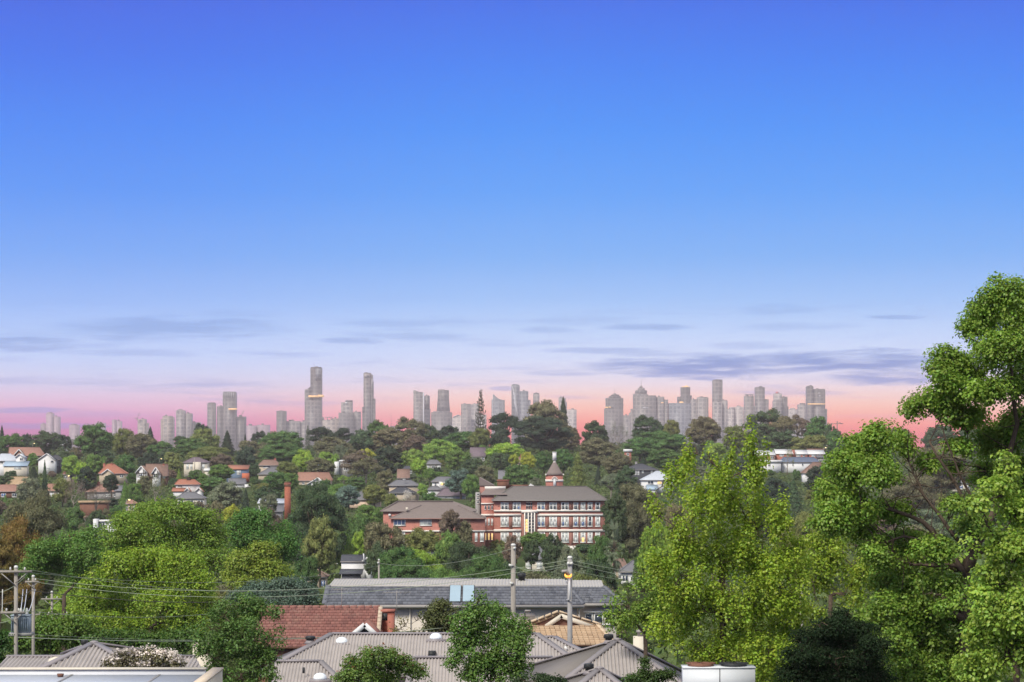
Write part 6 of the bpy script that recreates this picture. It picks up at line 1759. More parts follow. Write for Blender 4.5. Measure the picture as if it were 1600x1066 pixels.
PAL = {   # base colours of the foliage and the word for them
 'lime': (lin(144, 168, 74), 'lime green'), 'spring': (lin(130, 156, 78), 'spring green'), 'green': (lin(106, 134, 74), 'mid green'), 'deep': (lin(92, 120, 72), 'deep green'),
 'dark': (lin(84, 102, 74), 'dark green'), 'black': (lin(72, 86, 70), 'blackish green'), 'olive': (lin(122, 130, 80), 'olive'), 'brown': (lin(122, 120, 92), 'brownish olive'),
 'grey': (lin(116, 126, 102), 'grey green'), 'rust': (lin(122, 110, 96), 'rusty purple'), 'gold': (lin(132, 118, 72), 'golden brown'), 'yellow': (lin(160, 166, 72), 'yellow green'), 'twig': (lin(138, 122, 114), 'bare twiggy'),
 'blue': (lin(108, 126, 114), 'blue green'), 'white': (lin(206, 198, 188), 'white blossom'),
}
SHAPE = {'round': 'rounded', 'broad': 'spreading', 'tall': 'upright', 'bush': 'bushy', 'gum': 'open gum', 'mound': 'dense gum', 'conifer': 'conical', 'cypress': 'column shaped', 'norfolk': 'tiered', 'bare': 'bare branched', 'palm': 'fan palm'}
NAMES = {'gum': 'gum_tree', 'mound': 'gum_tree', 'conifer': 'conifer_tree', 'cypress': 'cypress_tree', 'norfolk': 'norfolk_pine', 'palm': 'palm_tree', 'bush': 'shrub', 'bare': 'bare_tree'}
STEM = MB().tube([(0, 0, -.02), (.1, .05, .5), (0, 0, 1)], [1.35, 1.1, 1.0], 8).mesh('lower_trunk'); STEM.materials.append(M_BARK)
FAR_TREES = []      # (root, px, row centre, d, kind, col, label or None)
MASK = np.zeros((1066 // 3 + 2, 1600 // 3 + 2), bool)
def mask_ellipse(px, top, bot, w, write=True):
    cy, hh, hw = (top + bot) / 2, (bot - top) / 2, w / 2
    r0, r1 = max(0, int(top / 3)), min(MASK.shape[0], int(bot / 3) + 1)
    c0, c1 = max(0, int((px - hw) / 3)), min(MASK.shape[1], int((px + hw) / 3) + 1)
    if r1 <= r0 or c1 <= c0: return 0, 1
    rr, cc = np.mgrid[r0:r1, c0:c1]
    e = ((rr * 3 + 1.5 - cy) / max(hh, 1)) ** 2 + ((cc * 3 + 1.5 - px) / max(hw, 1)) ** 2 < 1
    sub = MASK[r0:r1, c0:c1]
    vis = (e & ~sub).sum(); tot = max(e.sum(), 1)
    if write: sub |= e
    return vis, tot
def tree(px, top, w, d, kind='round', col='green', label=None, h=None, foot=None, var=None, spin=None):
    """crown top at row top, crown width w px, standing on the ground at distance d"""
    p = WP(px, top, d)
    g = gz(p.x, d) if foot is None else foot
    H_ = max(2.0, p.z - g) if h is None else h
    if h is not None: g = p.z - h
    W = w * d / FPX
    fine = W / d * FPX > 75
    var = random.randrange(3) if var is None else var
    if kind in ('norfolk', 'palm'): fine = False
    cm, tm = proto(kind, fine, 0 if kind in ('norfolk', 'palm') else var % (2 if fine else 3))
    c, word = PAL[col]
    root = thing(NAMES.get(kind, 'broadleaf_tree'), label, 'shrub' if kind == 'bush' else 'tree', (p.x, d, g - .1), 'shrubs of the valley' if kind == 'bush' else 'trees of the valley and ridge')
    root.rotation_euler = (0, 0, random.uniform(0, 6.28) if spin is None else spin)
    lift = 0.0
    if kind in ('round', 'broad', 'mound', 'bush', 'gum', 'bare') and H_ > (2.1 if d < 640 else 1.5) * W:
        lift = H_ - (1.9 if d < 640 else 1.4) * W
    sc = (W * 1.04, W * 1.04, (H_ - lift) * 1.02)
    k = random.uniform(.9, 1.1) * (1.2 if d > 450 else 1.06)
    cr = bpy.data.objects.new('crown', cm); COL.objects.link(cr); cr.parent = root; cr.scale = sc
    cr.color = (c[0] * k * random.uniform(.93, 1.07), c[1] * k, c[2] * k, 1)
    tr = bpy.data.objects.new('trunk', tm); COL.objects.link(tr); tr.parent = root; tr.scale = sc
    if lift > 0:
        cr.location.z = tr.location.z = lift
        lt = bpy.data.objects.new('lower_trunk', STEM); COL.objects.link(lt); lt.parent = root; lt.scale = (W * .03, W * .03, lift + .05 * W)
    bot = PX((p.x, d, g + H_ * .22))[1]
    FAR_TREES.append([root, px, (top + bot) / 2, d, kind, col, label, w])
    return root, bot

# ---------------------------------------------------------------- named trees of the valley and ridge
T = tree
for a in [
 # ridge line, left to right: px, top, width, d, kind, colour
 (3, 666, 20, 1450, 'conifer', 'black'), (18, 676, 46, 1420, 'broad', 'deep'), (43, 677, 26, 1500, 'round', 'black'), (72, 672, 52, 1480, 'mound', 'dark'), (100, 676, 26, 1520, 'round', 'black'),
 (148, 660, 62, 1330, 'round', 'deep'), (192, 668, 40, 1350, 'round', 'olive'), (235, 668, 30, 1450, 'conifer', 'black'), (222, 676, 56, 1320, 'round', 'brown'),
 (315, 660, 26, 1520, 'mound', 'black'), (318, 668, 52, 1400, 'round', 'olive'), (283, 676, 30, 1480, 'gum', 'dark'), (355, 674, 38, 1350, 'conifer', 'black'), (300, 684, 60, 1330, 'round', 'deep'),
 (405, 672, 26, 1560, 'mound', 'black'), (383, 678, 12, 1450, 'conifer', 'black'), (440, 672, 74, 1400, 'broad', 'deep'), (395, 685, 50, 1330, 'round', 'brown'), (481, 667, 12, 1500, 'norfolk', 'dark'),
 (505, 662, 44, 1420, 'gum', 'black'), (535, 664, 36, 1450, 'gum', 'black'), (520, 681, 62, 1330, 'round', 'brown'), (565, 670, 46, 1380, 'round', 'dark'), (592, 655, 46, 1420, 'mound', 'deep'), (612, 668, 70, 1380, 'mound', 'brown'),
 (640, 650, 54, 1450, 'mound', 'brown'), (668, 658, 40, 1480, 'round', 'dark'), (650, 680, 44, 1330, 'mound', 'rust'), (720, 671, 60, 1400, 'round', 'deep'), (700, 664, 44, 1500, 'round', 'black'), (750, 668, 38, 1380, 'round', 'olive'),
 (792, 639, 52, 1460, 'gum', 'black'), (782, 668, 40, 1370, 'round', 'black'), (850, 626, 74, 1440, 'mound', 'brown'), (880, 622, 34, 1500, 'conifer', 'black'), (846, 650, 96, 1380, 'mound', 'black'), (888, 664, 40, 1430, 'mound', 'brown'),
 (930, 656, 46, 1430, 'mound', 'dark'), (966, 662, 36, 1480, 'bare', 'grey'), (935, 684, 66, 1200, 'mound', 'brown'), (1012, 647, 52, 1450, 'mound', 'dark'), (1048, 655, 30, 1500, 'round', 'olive'), (1100, 649, 58, 1480, 'mound', 'brown'), (1105, 650, 40, 1530, 'gum', 'rust'),
 (1030, 672, 90, 1330, 'broad', 'deep'), (1000, 680, 60, 1300, 'round', 'deep'), (1150, 664, 50, 1420, 'round', 'olive'), (1196, 637, 66, 1440, 'mound', 'dark'), (1225, 645, 40, 1420, 'gum', 'brown'), (1246, 646, 40, 1460, 'gum', 'rust'), (1278, 649, 44, 1430, 'round', 'deep'), (1300, 664, 30, 1400, 'round', 'dark'),
 (1225, 672, 70, 1330, 'round', 'dark'), (1265, 676, 60, 1320, 'round', 'olive'), (1306, 672, 36, 1330, 'round', 'deep'), (1330, 678, 30, 1500, 'round', 'dark'), (1345, 674, 40, 1450, 'round', 'dark'), (1470, 662, 60, 1450, 'mound', 'dark'), (1530, 664, 70, 1460, 'round', 'dark'), (1400, 668, 60, 1480, 'round', 'dark'), (1585, 660, 60, 1450, 'round', 'deep'),
 # the slope below
 (112, 708, 30, 1080, 'round', 'spring'), (52, 707, 18, 1170, 'round', 'green'), (128, 716, 34, 980, 'bush', 'lime'), (150, 706, 34, 1100, 'round', 'green'), (195, 709, 42, 1090, 'round', 'deep'), (165, 700, 34, 1180, 'gum', 'dark'),
 (233, 706, 36, 1150, 'round', 'black'), (272, 716, 28, 1120, 'tall', 'olive'), (70, 720, 16, 905, 'conifer', 'dark'), (52, 730, 22, 900, 'cypress', 'black'), (46, 745, 44, 860, 'round', 'grey'), (98, 740, 36, 880, 'bush', 'olive'), (135, 728, 32, 930, 'mound', 'black'), (174, 738, 26, 890, 'round', 'black'),
 (115, 750, 56, 820, 'bare', 'twig'), (150, 762, 50, 780, 'bare', 'rust'), (243, 744, 50, 830, 'bare', 'olive'), (225, 742, 26, 860, 'round', 'brown'), (195, 752, 26, 830, 'conifer', 'green'), (308, 733, 32, 980, 'round', 'deep'), (345, 708, 44, 1150, 'mound', 'rust'), (345, 724, 42, 1030, 'broad', 'green'), (330, 696, 80, 1200, 'broad', 'olive'),
 (353, 751, 56, 800, 'round', 'grey'), (384, 764, 24, 760, 'conifer', 'black'), (385, 696, 36, 1180, 'round', 'black'), (395, 722, 24, 1060, 'tall', 'dark'), (440, 692, 80, 1250, 'broad', 'deep'), (450, 718, 36, 1070, 'round', 'olive'), (475, 701, 38, 1120, 'round', 'lime'), (512, 702, 34, 1120, 'round', 'spring'), (533, 693, 30, 1180, 'tall', 'grey'), (548, 700, 24, 1150, 'round', 'brown'),
 (430, 736, 44, 930, 'round', 'deep'), (455, 736, 24, 920, 'round', 'green'), (500, 715, 52, 1050, 'mound', 'brown'), (560, 702, 56, 1080, 'gum', 'rust'), (572, 713, 50, 1020, 'gum', 'brown'), (605, 697, 52, 1120, 'mound', 'black'), (602, 732, 30, 900, 'mound', 'brown'), (570, 700, 40, 1180, 'round', 'yellow'), (645, 698, 46, 1180, 'round', 'spring'), (656, 710, 28, 1080, 'bush', 'lime'),
 (690, 685, 60, 1250, 'round', 'spring'), (715, 700, 46, 1150, 'round', 'green'), (738, 712, 40, 1080, 'round', 'dark'), (790, 691, 60, 1240, 'broad', 'lime'), (780, 704, 34, 1160, 'round', 'dark'), (825, 705, 26, 1120, 'round', 'yellow'), (803, 706, 18, 1130, 'bush', 'yellow'), (850, 704, 36, 1140, 'round', 'deep'), (836, 742, 24, 830, 'bush', 'grey'),
 (815, 724, 60, 960, 'round', 'deep'), (755, 726, 40, 960, 'round', 'brown'), (903, 708, 52, 830, 'conifer', 'olive'), (880, 700, 36, 1130, 'round', 'deep'), (545, 754, 40, 800, 'round', 'blue'), (530, 752, 40, 820, 'round', 'green'), (585, 756, 40, 830, 'round', 'olive'), (510, 748, 28, 850, 'round', 'deep'), (575, 784, 50, 690, 'round', 'green'), (612, 770, 24, 740, 'round', 'olive'),
 (660, 752, 18, 880, 'bush', 'spring'), (672, 768, 40, 770, 'round', 'deep'), (720, 732, 52, 930, 'round', 'blue'), (735, 740, 30, 900, 'round', 'green'), (640, 768, 44, 750, 'bare', 'white'), (705, 790, 38, 560, 'round', 'rust'), (725, 812, 30, 560, 'round', 'brown'),
 (985, 752, 80, 560, 'round', 'brown'), (978, 726, 40, 870, 'mound', 'dark'), (955, 735, 40, 900, 'gum', 'grey'), (1005, 716, 16, 1070, 'cypress', 'black'), (965, 706, 50, 1080, 'mound', 'brown'), (1040, 700, 60, 1150, 'round', 'deep'), (1030, 815, 70, 420, 'round', 'lime'), (1060, 780, 50, 520, 'round', 'brown'), (960, 770, 44, 540, 'mound', 'dark'),
 (959, 830, 36, 440, 'palm', 'grey'), (938, 834, 40, 470, 'round', 'deep'), (865, 832, 46, 500, 'round', 'dark'), (890, 848, 40, 470, 'tall', 'grey'), (800, 834, 30, 520, 'round', 'rust'), (830, 838, 28, 520, 'round', 'dark'), (840, 880, 110, 330, 'bush', 'brown'), (920, 882, 90, 310, 'bush', 'olive'),
 (660, 822, 70, 540, 'broad', 'olive'), (600, 808, 70, 520, 'round', 'brown'), (590, 838, 40, 480, 'bush', 'dark'), (655, 848, 80, 470, 'bush', 'lime'), (630, 852, 90, 400, 'round', 'deep'), (735, 838, 80, 450, 'round', 'dark'), (700, 828, 50, 500, 'round', 'green'), (760, 862, 90, 380, 'round', 'deep'), (560, 828, 30, 540, 'round', 'lime'), (535, 826, 36, 530, 'round', 'spring'),
 (495, 752, 100, 520, 'mound', 'dark'), (500, 804, 56, 470, 'round', 'olive'), (560, 800, 50, 560, 'tall', 'deep'), (425, 794, 50, 560, 'mound', 'rust'), (395, 788, 40, 640, 'bush', 'blue'), (420, 768, 30, 700, 'round', 'grey'), (360, 783, 30, 680, 'bush', 'yellow'), (335, 778, 40, 700, 'round', 'brown'),
 (52, 763, 112, 400, 'mound', 'brown'), (30, 806, 90, 270, 'mound', 'gold'), (0, 832, 60, 240, 'mound', 'gold'), (150, 795, 34, 640, 'round', 'dark'), (115, 790, 40, 660, 'round', 'deep'), (130, 812, 24, 600, 'bush', 'brown'),
 (780, 878, 80, 300, 'round', 'deep'), (700, 872, 84, 330, 'bush', 'green'), (606, 874, 60, 340, 'bush', 'deep'), (890, 866, 60, 400, 'round', 'grey'), (800, 868, 46, 430, 'bush', 'dark'), (935, 866, 60, 400, 'round', 'dark'), (1010, 850, 44, 430, 'bush', 'green'), (648, 884, 90, 280, 'bush', 'deep'), (452, 878, 60, 380, 'bush', 'green'), (478, 862, 44, 430, 'round', 'deep'), (545, 896, 70, 260, 'bush', 'green'), (740, 888, 80, 260, 'bush', 'dark'), (850, 893, 90, 250, 'bush', 'olive'), (940, 896, 70, 250, 'bush', 'brown'),
 (1215, 745, 60, 800, 'round', 'black'), (1240, 750, 50, 760, 'conifer', 'dark'), (1280, 726, 50, 900, 'tall', 'black'), (1250, 790, 80, 480, 'round', 'olive'), (1200, 768, 60, 620, 'round', 'black'), (1300, 755, 50, 700, 'round', 'grey'), (1230, 700, 24, 1150, 'bare', 'olive'), (1310, 720, 30, 1000, 'round', 'brown'), (1470, 690, 110, 900, 'mound', 'brown'), (1560, 700, 120, 900, 'round', 'grey'), (1420, 740, 90, 760, 'round', 'brown'), (1530, 770, 120, 560, 'round', 'deep'),
]:
    T(*a)
T(751, 615, 24, 1400, 'norfolk', 'black', 'dark tiered pine silhouetted alone on the skyline')
for r in FAR_TREES:      # wording for the few that nothing else resembles
    if r[4] == 'palm': r[0]['label'] = r[6] = 'fan palm with drooping dead skirt right of the school'
    if (r[1], r[4]) == (903, 'conifer'): r[0]['label'] = r[6] = 'large layered conifer just right of the school tower'
    if (r[1], r[4]) == (846, 'mound'): r[0]['label'] = r[6] = 'broadest dark gum tree mass on the ridge above the school'
    if (r[1], r[5]) == (30, 'gold'): r[0]['label'] = r[6] = 'golden brown billowing tree near the left edge'
    if (r[1], r[5]) == (0, 'gold'): r[0]['label'] = r[6] = 'golden brown tree cut by the left edge, lower of two'
    if (r[1], r[5]) == (705, 'rust'): r[0]['label'] = r[6] = 'rusty purple leaved tree in front of the brick school wing'
    if (r[1], r[5]) == (52, 'brown'): r[0]['label'] = r[6] = 'huge brownish olive gum tree above the golden trees at left'

# ---------------------------------------------------------------- near trees with single leaves
NEARMASK = []
def blob_tree(name, label, d, base, fork, blobs, n, leaf, col, seed, tr=.13, cl=38, clr=.3, depth=.9, cat='tree', hang=.35, mt=None, twig=.007, group=None, bark=None, gap=-.55, shoot=0.0, boughs=(), extra=None):
    rg = np.random.default_rng(seed)
    k = d / FPX
    b0 = WP(base, 0, d); b0.z = gz(b0.x, d)
    root = thing(name, label, cat, b0, group)
    org = np.array(b0[:])
    C = []; Rr = []
    xs = [b[0] for b in blobs]; half = min((max(xs) - min(xs)) / 2 * k + .3, 3.0 if d < 100 else 9)
    for b in blobs:
        dy = b[4] if len(b) > 4 else rg.uniform(-.55, .55) * half * depth
        p = WP(b[0], b[1], d)
        C.append((p.x * (d + dy) / d, d + dy, CZ + (p.z - CZ) * (d + dy) / d)); Rr.append((b[2] * k, (b[2] + b[3]) / 2 * k * depth, b[3] * k))
    C = np.array(C); Rr = np.array(Rr); Rr = np.maximum(Rr - clr * .3, Rr * .5)
    # limbs
    fk = np.array(WP(fork[0], fork[1], d)[:])
    nodes = [org + (fk - org) * t + np.array([rg.normal() * .03, rg.normal() * .03, 0]) * (0 < t < 1) for t in np.linspace(0, 1, 7)]
    rad = list(np.linspace(tr, tr * .72, 7))
    m = MB(); m.tube(nodes, rad, 9)
    order = np.argsort(np.linalg.norm(C - fk, axis=1))
    nodes = nodes[3:]; rad = rad[3:]
    for i in order:
        N = np.array(nodes); dv = C[i] - N
        cost = np.linalg.norm(dv, axis=1) + 1.5 * np.maximum(0, N[:, 2] - C[i][2] + .1)
        s = int(np.argmin(cost)); L = np.linalg.norm(dv[s])
        pts = []
        for t in np.linspace(0, 1, 6):
            w = N[s] + dv[s] * t + np.array([0, 0, L * .12 * math.sin(math.pi * t) * (1 if dv[s][2] < L * .5 else -.3)]) + rg.normal(size=3) * L * .025 * (0 < t < 1)
            pts.append(w)
        r0 = rad[s] * .72; rr = [max(.012, r0 * (1 - .6 * t)) for t in np.linspace(0, 1, 6)]
        m.tube(pts, rr, 6)
        nodes += pts[1:]; rad += rr[1:]
        # side limbs inside the blob
        for _ in range(5):
            e = C[i] + unit(rg.normal(size=3)) * Rr[i] * .7
            q = pts[rg.integers(2, 6)]
            mid = (q + e) / 2 + rg.normal(size=3) * .04 + np.array([0, 0, .05])
            m.tube([q, mid, e], [.018, .012, .006], 4, cap=False)
            nodes += [mid, e]; rad += [.014, .012]
    for pl, r0 in boughs:         # the big limbs one sees through the gaps
        pts = [np.array(WP(x_, y_, d - .35)[:]) for x_, y_ in pl]
        fine_ = []
        for a_, b_ in zip(pts, pts[1:]):
            for t in (0, .33, .66): fine_.append(a_ + (b_ - a_) * t + rg.normal(size=3) * .03)
        fine_.append(pts[-1])
        m.tube(fine_, np.linspace(r0, r0 * .3, len(fine_)), 7)
        nodes += fine_
        for f_ in fine_[2:]:
            for _ in range(3):
                e_ = f_ + rg.normal(size=3) * np.array([.45, .3, .35]) + np.array([0, 0, .25])
                m.tube([f_, (f_ + e_) / 2 + rg.normal(size=3) * .05, e_], [.016, .011, .005], 4, cap=False)
    N = np.array(nodes)
    # leaf clusters
    vol = (Rr.prod(1)) ** (2 / 3); nc = max(10, n // cl)
    cnt = np.maximum(3, (vol / vol.sum() * nc).astype(int))
    P = []
    for i in range(len(C)):
        dr = unit(rg.normal(size=(cnt[i], 3)))
        P.append(C[i] + dr * Rr[i] * rg.uniform(.15, 1, (cnt[i], 1)) ** .45 * rg.uniform(.85, 1.2, (cnt[i], 1)))
    P = np.concatenate(P)
    fq = 2.2 / (clr * 2.6)      # clumps and gaps
    ns = np.sin(P[:, 0] * fq + 1.7 * np.sin(P[:, 2] * fq * .8 + seed)) + np.sin(P[:, 1] * fq * 1.1 + 1.3 * np.sin(P[:, 0] * fq * .7)) + np.sin(P[:, 2] * fq * 1.25 + 1.9 * np.sin(P[:, 1] * fq * .6 + seed))
    P = P[ns > gap]

    # twigs
    near = np.empty(len(P), int)
    for a in range(0, len(P), 500):
        near[a:a + 500] = np.argmin(((P[a:a + 500, None] - N[None]) ** 2).sum(2), 1)
    A = N[near]; mid = (A + P) / 2 + rg.normal(size=P.shape) * .03
    for s, e, w in ((A, mid, twig), (mid, P, twig * .7)):
        t = unit(e - s); u = unit(np.cross(t, [.3, .5, .8])); v = np.cross(t, u)
        ring = [u * w, (-.5 * u + .87 * v) * w, (-.5 * u - .87 * v) * w]
        V = np.stack([s + r for r in ring] + [e + r * .7 for r in ring], 1).reshape(-1, 3)
        o = np.arange(len(s))[:, None] * 6
        F = np.concatenate([o + np.array([[0, 1, 4, 3]]), o + np.array([[1, 2, 5, 4]]), o + np.array([[2, 0, 3, 5]])])
        m.add(V, F)
    part('trunk', m, bark or M_BARKN, root)
    # leaves: shells of leaves round each twig end, turned outwards and up
    q = np.repeat(P, cl, 0)
    cs_ = np.repeat(clr * rg.uniform(.65, 1.35, (len(P), 1)), cl, 0)
    shp = np.array([.68, .68, 1.5]) if shoot else np.array([1, 1, .8])
    dr = unit(unit(rg.normal(size=q.shape)) + np.array([0, 0, .38]))
    off = dr * shp * cs_ * rg.uniform(.45, 1.1, (len(q), 1))
    pos = q + off
    nor = unit(dr * .8 + np.array([0, 0, .5]) + rg.normal(size=q.shape) * .27)
    tip = unit(rg.normal(size=q.shape) * .8 + dr * .5 + np.array([0, 0, -hang]))
    tip = unit(tip - nor * (tip * nor).sum(1, keepdims=True))
    side = np.cross(tip, nor)
    s = leaf * rg.uniform(.6, 1.25, (len(q), 1))
    f = rg.uniform(.08, .3, (len(q), 1))
    V = np.stack([pos, pos + tip * s * .45 + side * s * .42 + nor * s * f, pos + tip * s * 1.0 - nor * s * .12, pos + tip * s * .45 - side * s * .42 + nor * s * f], 1).reshape(-1, 3)
    o = np.arange(len(q))[:, None] * 4
    F = np.concatenate([o + np.array([[0, 1, 2]]), o + np.array([[0, 2, 3]])])
    lm = MB(); lm.add(V, F)
    cr = part('crown', lm, mt or M_LEAFN, root)
    c = PAL[col][0] if isinstance(col, str) else col
    cr.color = (*c, 1)
    if extra:
        n2_, sz_, ec_, en_ = extra
        top_ = np.argsort(-dr[:, 2] - rg.uniform(0, .9, len(dr)))[:n2_]
        V2, F2 = cards(pos[top_] + nor[top_] * sz_, unit(nor[top_] + rg.normal(size=(n2_, 3)) * .5), sz_ * rg.uniform(.6, 1.3, n2_), rg, .9)
        eb = MB(); eb.add(V2, F2)
        eo = part(en_, eb, mt or M_LEAFN, root, kind='stuff'); eo.color = (*ec_, 1)
    for b in blobs: NEARMASK.append(b)
    return root

BOUGHS = (([(1508, 895), (1470, 842), (1420, 806), (1345, 782)], .10), ([(1508, 892), (1522, 830), (1498, 765), (1452, 690)], .09), ([(1512, 890), (1562, 780), (1588, 660), (1578, 540)], .12),
          ([(1500, 850), (1446, 775), (1420, 722)], .06), ([(1498, 885), (1440, 886), (1398, 872)], .06), ([(1540, 820), (1500, 740), (1470, 660)], .05), ([(1470, 842), (1410, 840), (1370, 850)], .05))
blob_tree('broadleaf_tree', 'tall spring green tree with upright spires at centre right', 74, 1138, (1128, 900), [
 (1076, 706, 11, 34), (1070, 745, 20, 30), (1171, 694, 11, 30), (1194, 712, 6, 24), (1178, 745, 24, 36), (1120, 752, 28, 36), (1046, 756, 11, 32), (1106, 718, 9, 26), (1145, 715, 9, 26), (1095, 792, 42, 38), (1160, 800, 50, 50), (1120, 860, 70, 50),
 (1068, 850, 30, 40), (1190, 870, 40, 46), (1215, 820, 24, 40), (1222, 800, 12, 26), (1060, 905, 44, 44), (1095, 950, 50, 42), (1160, 940, 60, 46), (1220, 920, 46, 56), (1245, 880, 28, 50), (1030, 806, 12, 18), (1016, 788, 7, 14), (1180, 985, 60, 34), (1240, 970, 36, 44), (1050, 975, 44, 34),
 (1100, 1010, 60, 34), (1020, 885, 18, 26), (1200, 1030, 70, 34), (1140, 1045, 60, 30)], 62000, .086, lin(150, 176, 60), 1, .12, clr=.25, shoot=1, gap=-1.0)
blob_tree('broadleaf_tree', 'rounded green tree at the left foot of the tall spring green tree', 92, 1010, (1008, 990), [(1010, 925, 40, 36), (985, 945, 34, 34), (1030, 960, 40, 34), (972, 968, 26, 26), (1000, 900, 26, 22), (1045, 925, 28, 30)], 16000, .1, lin(124, 154, 62), 2, .1, clr=.32)
blob_tree('broadleaf_tree', 'tallest glossy green tree reaching into the sky at right', 68, 1520, (1508, 890), [
 (1575, 462, 42, 30), (1548, 486, 36, 30), (1592, 500, 40, 34), (1530, 512, 34, 26), (1570, 545, 52, 32), (1480, 562, 36, 24), (1515, 580, 42, 26), (1468, 592, 30, 26), (1600, 590, 36, 40), (1540, 610, 46, 26), (1478, 625, 44, 26),
 (1432, 638, 28, 20), (1510, 650, 44, 24), (1590, 660, 34, 34), (1560, 690, 44, 30), (1540, 740, 32, 26), (1380, 682, 40, 24), (1350, 705, 40, 30), (1408, 700, 28, 26), (1325, 735, 40, 32), (1372, 740, 36, 28), (1300, 775, 34, 32), (1345, 785, 40, 32), (1300, 815, 36, 28), (1345, 825, 36, 26),
 (1395, 800, 34, 22), (1500, 700, 26, 16), (1455, 722, 22, 14), (1490, 790, 24, 14), (1420, 850, 44, 30), (1380, 865, 40, 28), (1460, 860, 38, 24), (1440, 900, 52, 34), (1395, 910, 40, 32), (1470, 930, 46, 36), (1420, 950, 48, 36), (1380, 960, 32, 30), (1490, 975, 46, 40), (1440, 1000, 50, 40), (1395, 1010, 34, 34), (1500, 1030, 60, 40), (1440, 1050, 60, 40), (1352, 975, 24, 26), (1610, 760, 40, 60), (1620, 860, 40, 60), (1640, 470, 44, 34), (1660, 540, 50, 40), (1680, 620, 50, 40), (1660, 700, 54, 44), (1700, 770, 50, 44), (1690, 860, 54, 50), (1660, 950, 54, 50), (1440, 735, 26, 18), (1520, 820, 26, 18), (1500, 730, 24, 16)], 210000, .086, lin(128, 160, 64), 3, .2, clr=.25, depth=1.0, gap=-1.25, boughs=BOUGHS)
blob_tree('maple_tree', 'pale yellow green maple at the lower right corner', 50, 1590, (1588, 1000), [(1575, 730, 18, 34), (1560, 775, 30, 30), (1590, 800, 34, 36), (1530, 790, 22, 22), (1545, 845, 36, 34), (1590, 870, 40, 40), (1560, 910, 44, 36), (1580, 960, 50, 40), (1535, 985, 40, 34), (1570, 1025, 60, 40), (1520, 1045, 40, 34), (1610, 1000, 40, 50), (1540, 940, 30, 30), (1640, 800, 40, 44), (1660, 890, 46, 50), (1660, 990, 50, 54)], 34000, .082, lin(150, 180, 74), 4, .09, clr=.22, gap=-1.2)
blob_tree('broadleaf_tree', 'yellow green leafy tree filling the gap before the tallest tree', 88, 1300, (1298, 930), [(1290, 860, 40, 40), (1330, 880, 36, 40), (1270, 910, 36, 44), (1320, 930, 40, 36), (1355, 900, 30, 34), (1280, 955, 30, 28), (1345, 850, 30, 30)], 15000, .1, lin(144, 168, 56), 5, .1, clr=.32)
blob_tree('maple_tree', 'pale leafed maple top just behind the air conditioner', 78, 1180, (1180, 1066), [(1140, 1005, 26, 22), (1165, 992, 18, 18), (1190, 1020, 34, 24), (1225, 1010, 26, 22), (1240, 1040, 34, 26), (1205, 1055, 40, 24), (1120, 1030, 18, 14), (1290, 1055, 34, 18)], 12000, .085, lin(136, 168, 86), 6, .06, clr=.24, gap=-1.2)
blob_tree('broadleaf_tree', 'glossy dark green near tree in front of the red tiled roof', 82, 378, (378, 1040), [(380, 945, 34, 20), (350, 965, 30, 24), (405, 965, 34, 26), (330, 985, 28, 22), (375, 990, 44, 30), (420, 995, 26, 24), (315, 1010, 18, 18), (345, 1025, 36, 30), (400, 1030, 40, 30), (370, 1055, 60, 26), (425, 1040, 22, 24), (430, 955, 14, 14)], 21000, .08, lin(100, 132, 66), 7, .07, clr=.24, gap=-1.1)
blob_tree('broadleaf_tree', 'glossy mid green near tree in front of the corrugated roof', 80, 770, (768, 1040), [(745, 955, 26, 20), (778, 950, 24, 20), (730, 975, 30, 24), (770, 985, 40, 30), (805, 985, 28, 28), (720, 1000, 20, 18), (745, 1020, 40, 30), (795, 1020, 34, 30), (705, 1030, 16, 18), (770, 1050, 56, 28), (815, 1010, 16, 20), (752, 935, 8, 10)], 21000, .08, lin(106, 140, 66), 8, .06, clr=.24, gap=-1.1)
blob_tree('shrub', 'round topped near bush with reddish shoots at the bottom centre', 76, 592, (592, 1080), [(560, 1040, 26, 18), (595, 1030, 30, 20), (625, 1040, 28, 20), (590, 1058, 60, 22), (540, 1058, 22, 14), (650, 1052, 20, 16), (575, 1022, 10, 9), (612, 1020, 10, 9)], 13000, .07, lin(108, 136, 64), 9, .05, cat='shrub', clr=.2, gap=-1.2, extra=(260, .07, lin(140, 90, 70), 'young_shoots'))
blob_tree('shrub', 'small dark clipped bush at the bottom edge centre', 76, 845, (845, 1090), [(840, 1064, 26, 12), (862, 1068, 24, 12), (818, 1068, 20, 10)], 5000, .06, lin(62, 84, 50), 10, .04, cat='shrub', clr=.16, gap=-2)
blob_tree('shrub', 'dark bush with bright sprigs at the bottom edge right of centre', 72, 1020, (1020, 1090), [(1010, 1060, 30, 12), (1040, 1056, 20, 10), (992, 1066, 20, 10), (1008, 1040, 8, 14)], 5000, .06, lin(74, 100, 48), 11, .04, cat='shrub', clr=.16, gap=-2)
blob_tree('broadleaf_tree', 'dark leaf spray cut by the left edge below the transformer', 88, -6, (-6, 1050), [(2, 1000, 16, 18), (6, 1028, 14, 14), (-14, 1020, 24, 34)], 4000, .09, lin(70, 106, 48), 12, .05, clr=.24)
blob_tree('shrub', 'white blossoming shrub behind the flat white roof', 68, 222, (222, 1075), [(195, 1030, 22, 12), (225, 1026, 26, 12), (255, 1030, 24, 12), (275, 1036, 14, 10), (172, 1038, 16, 9), (225, 1042, 50, 12)], 6000, .06, lin(116, 112, 80), 13, .03, cat='shrub', clr=.16, gap=-1.5, extra=(1500, .07, lin(226, 216, 206), 'blossom'))
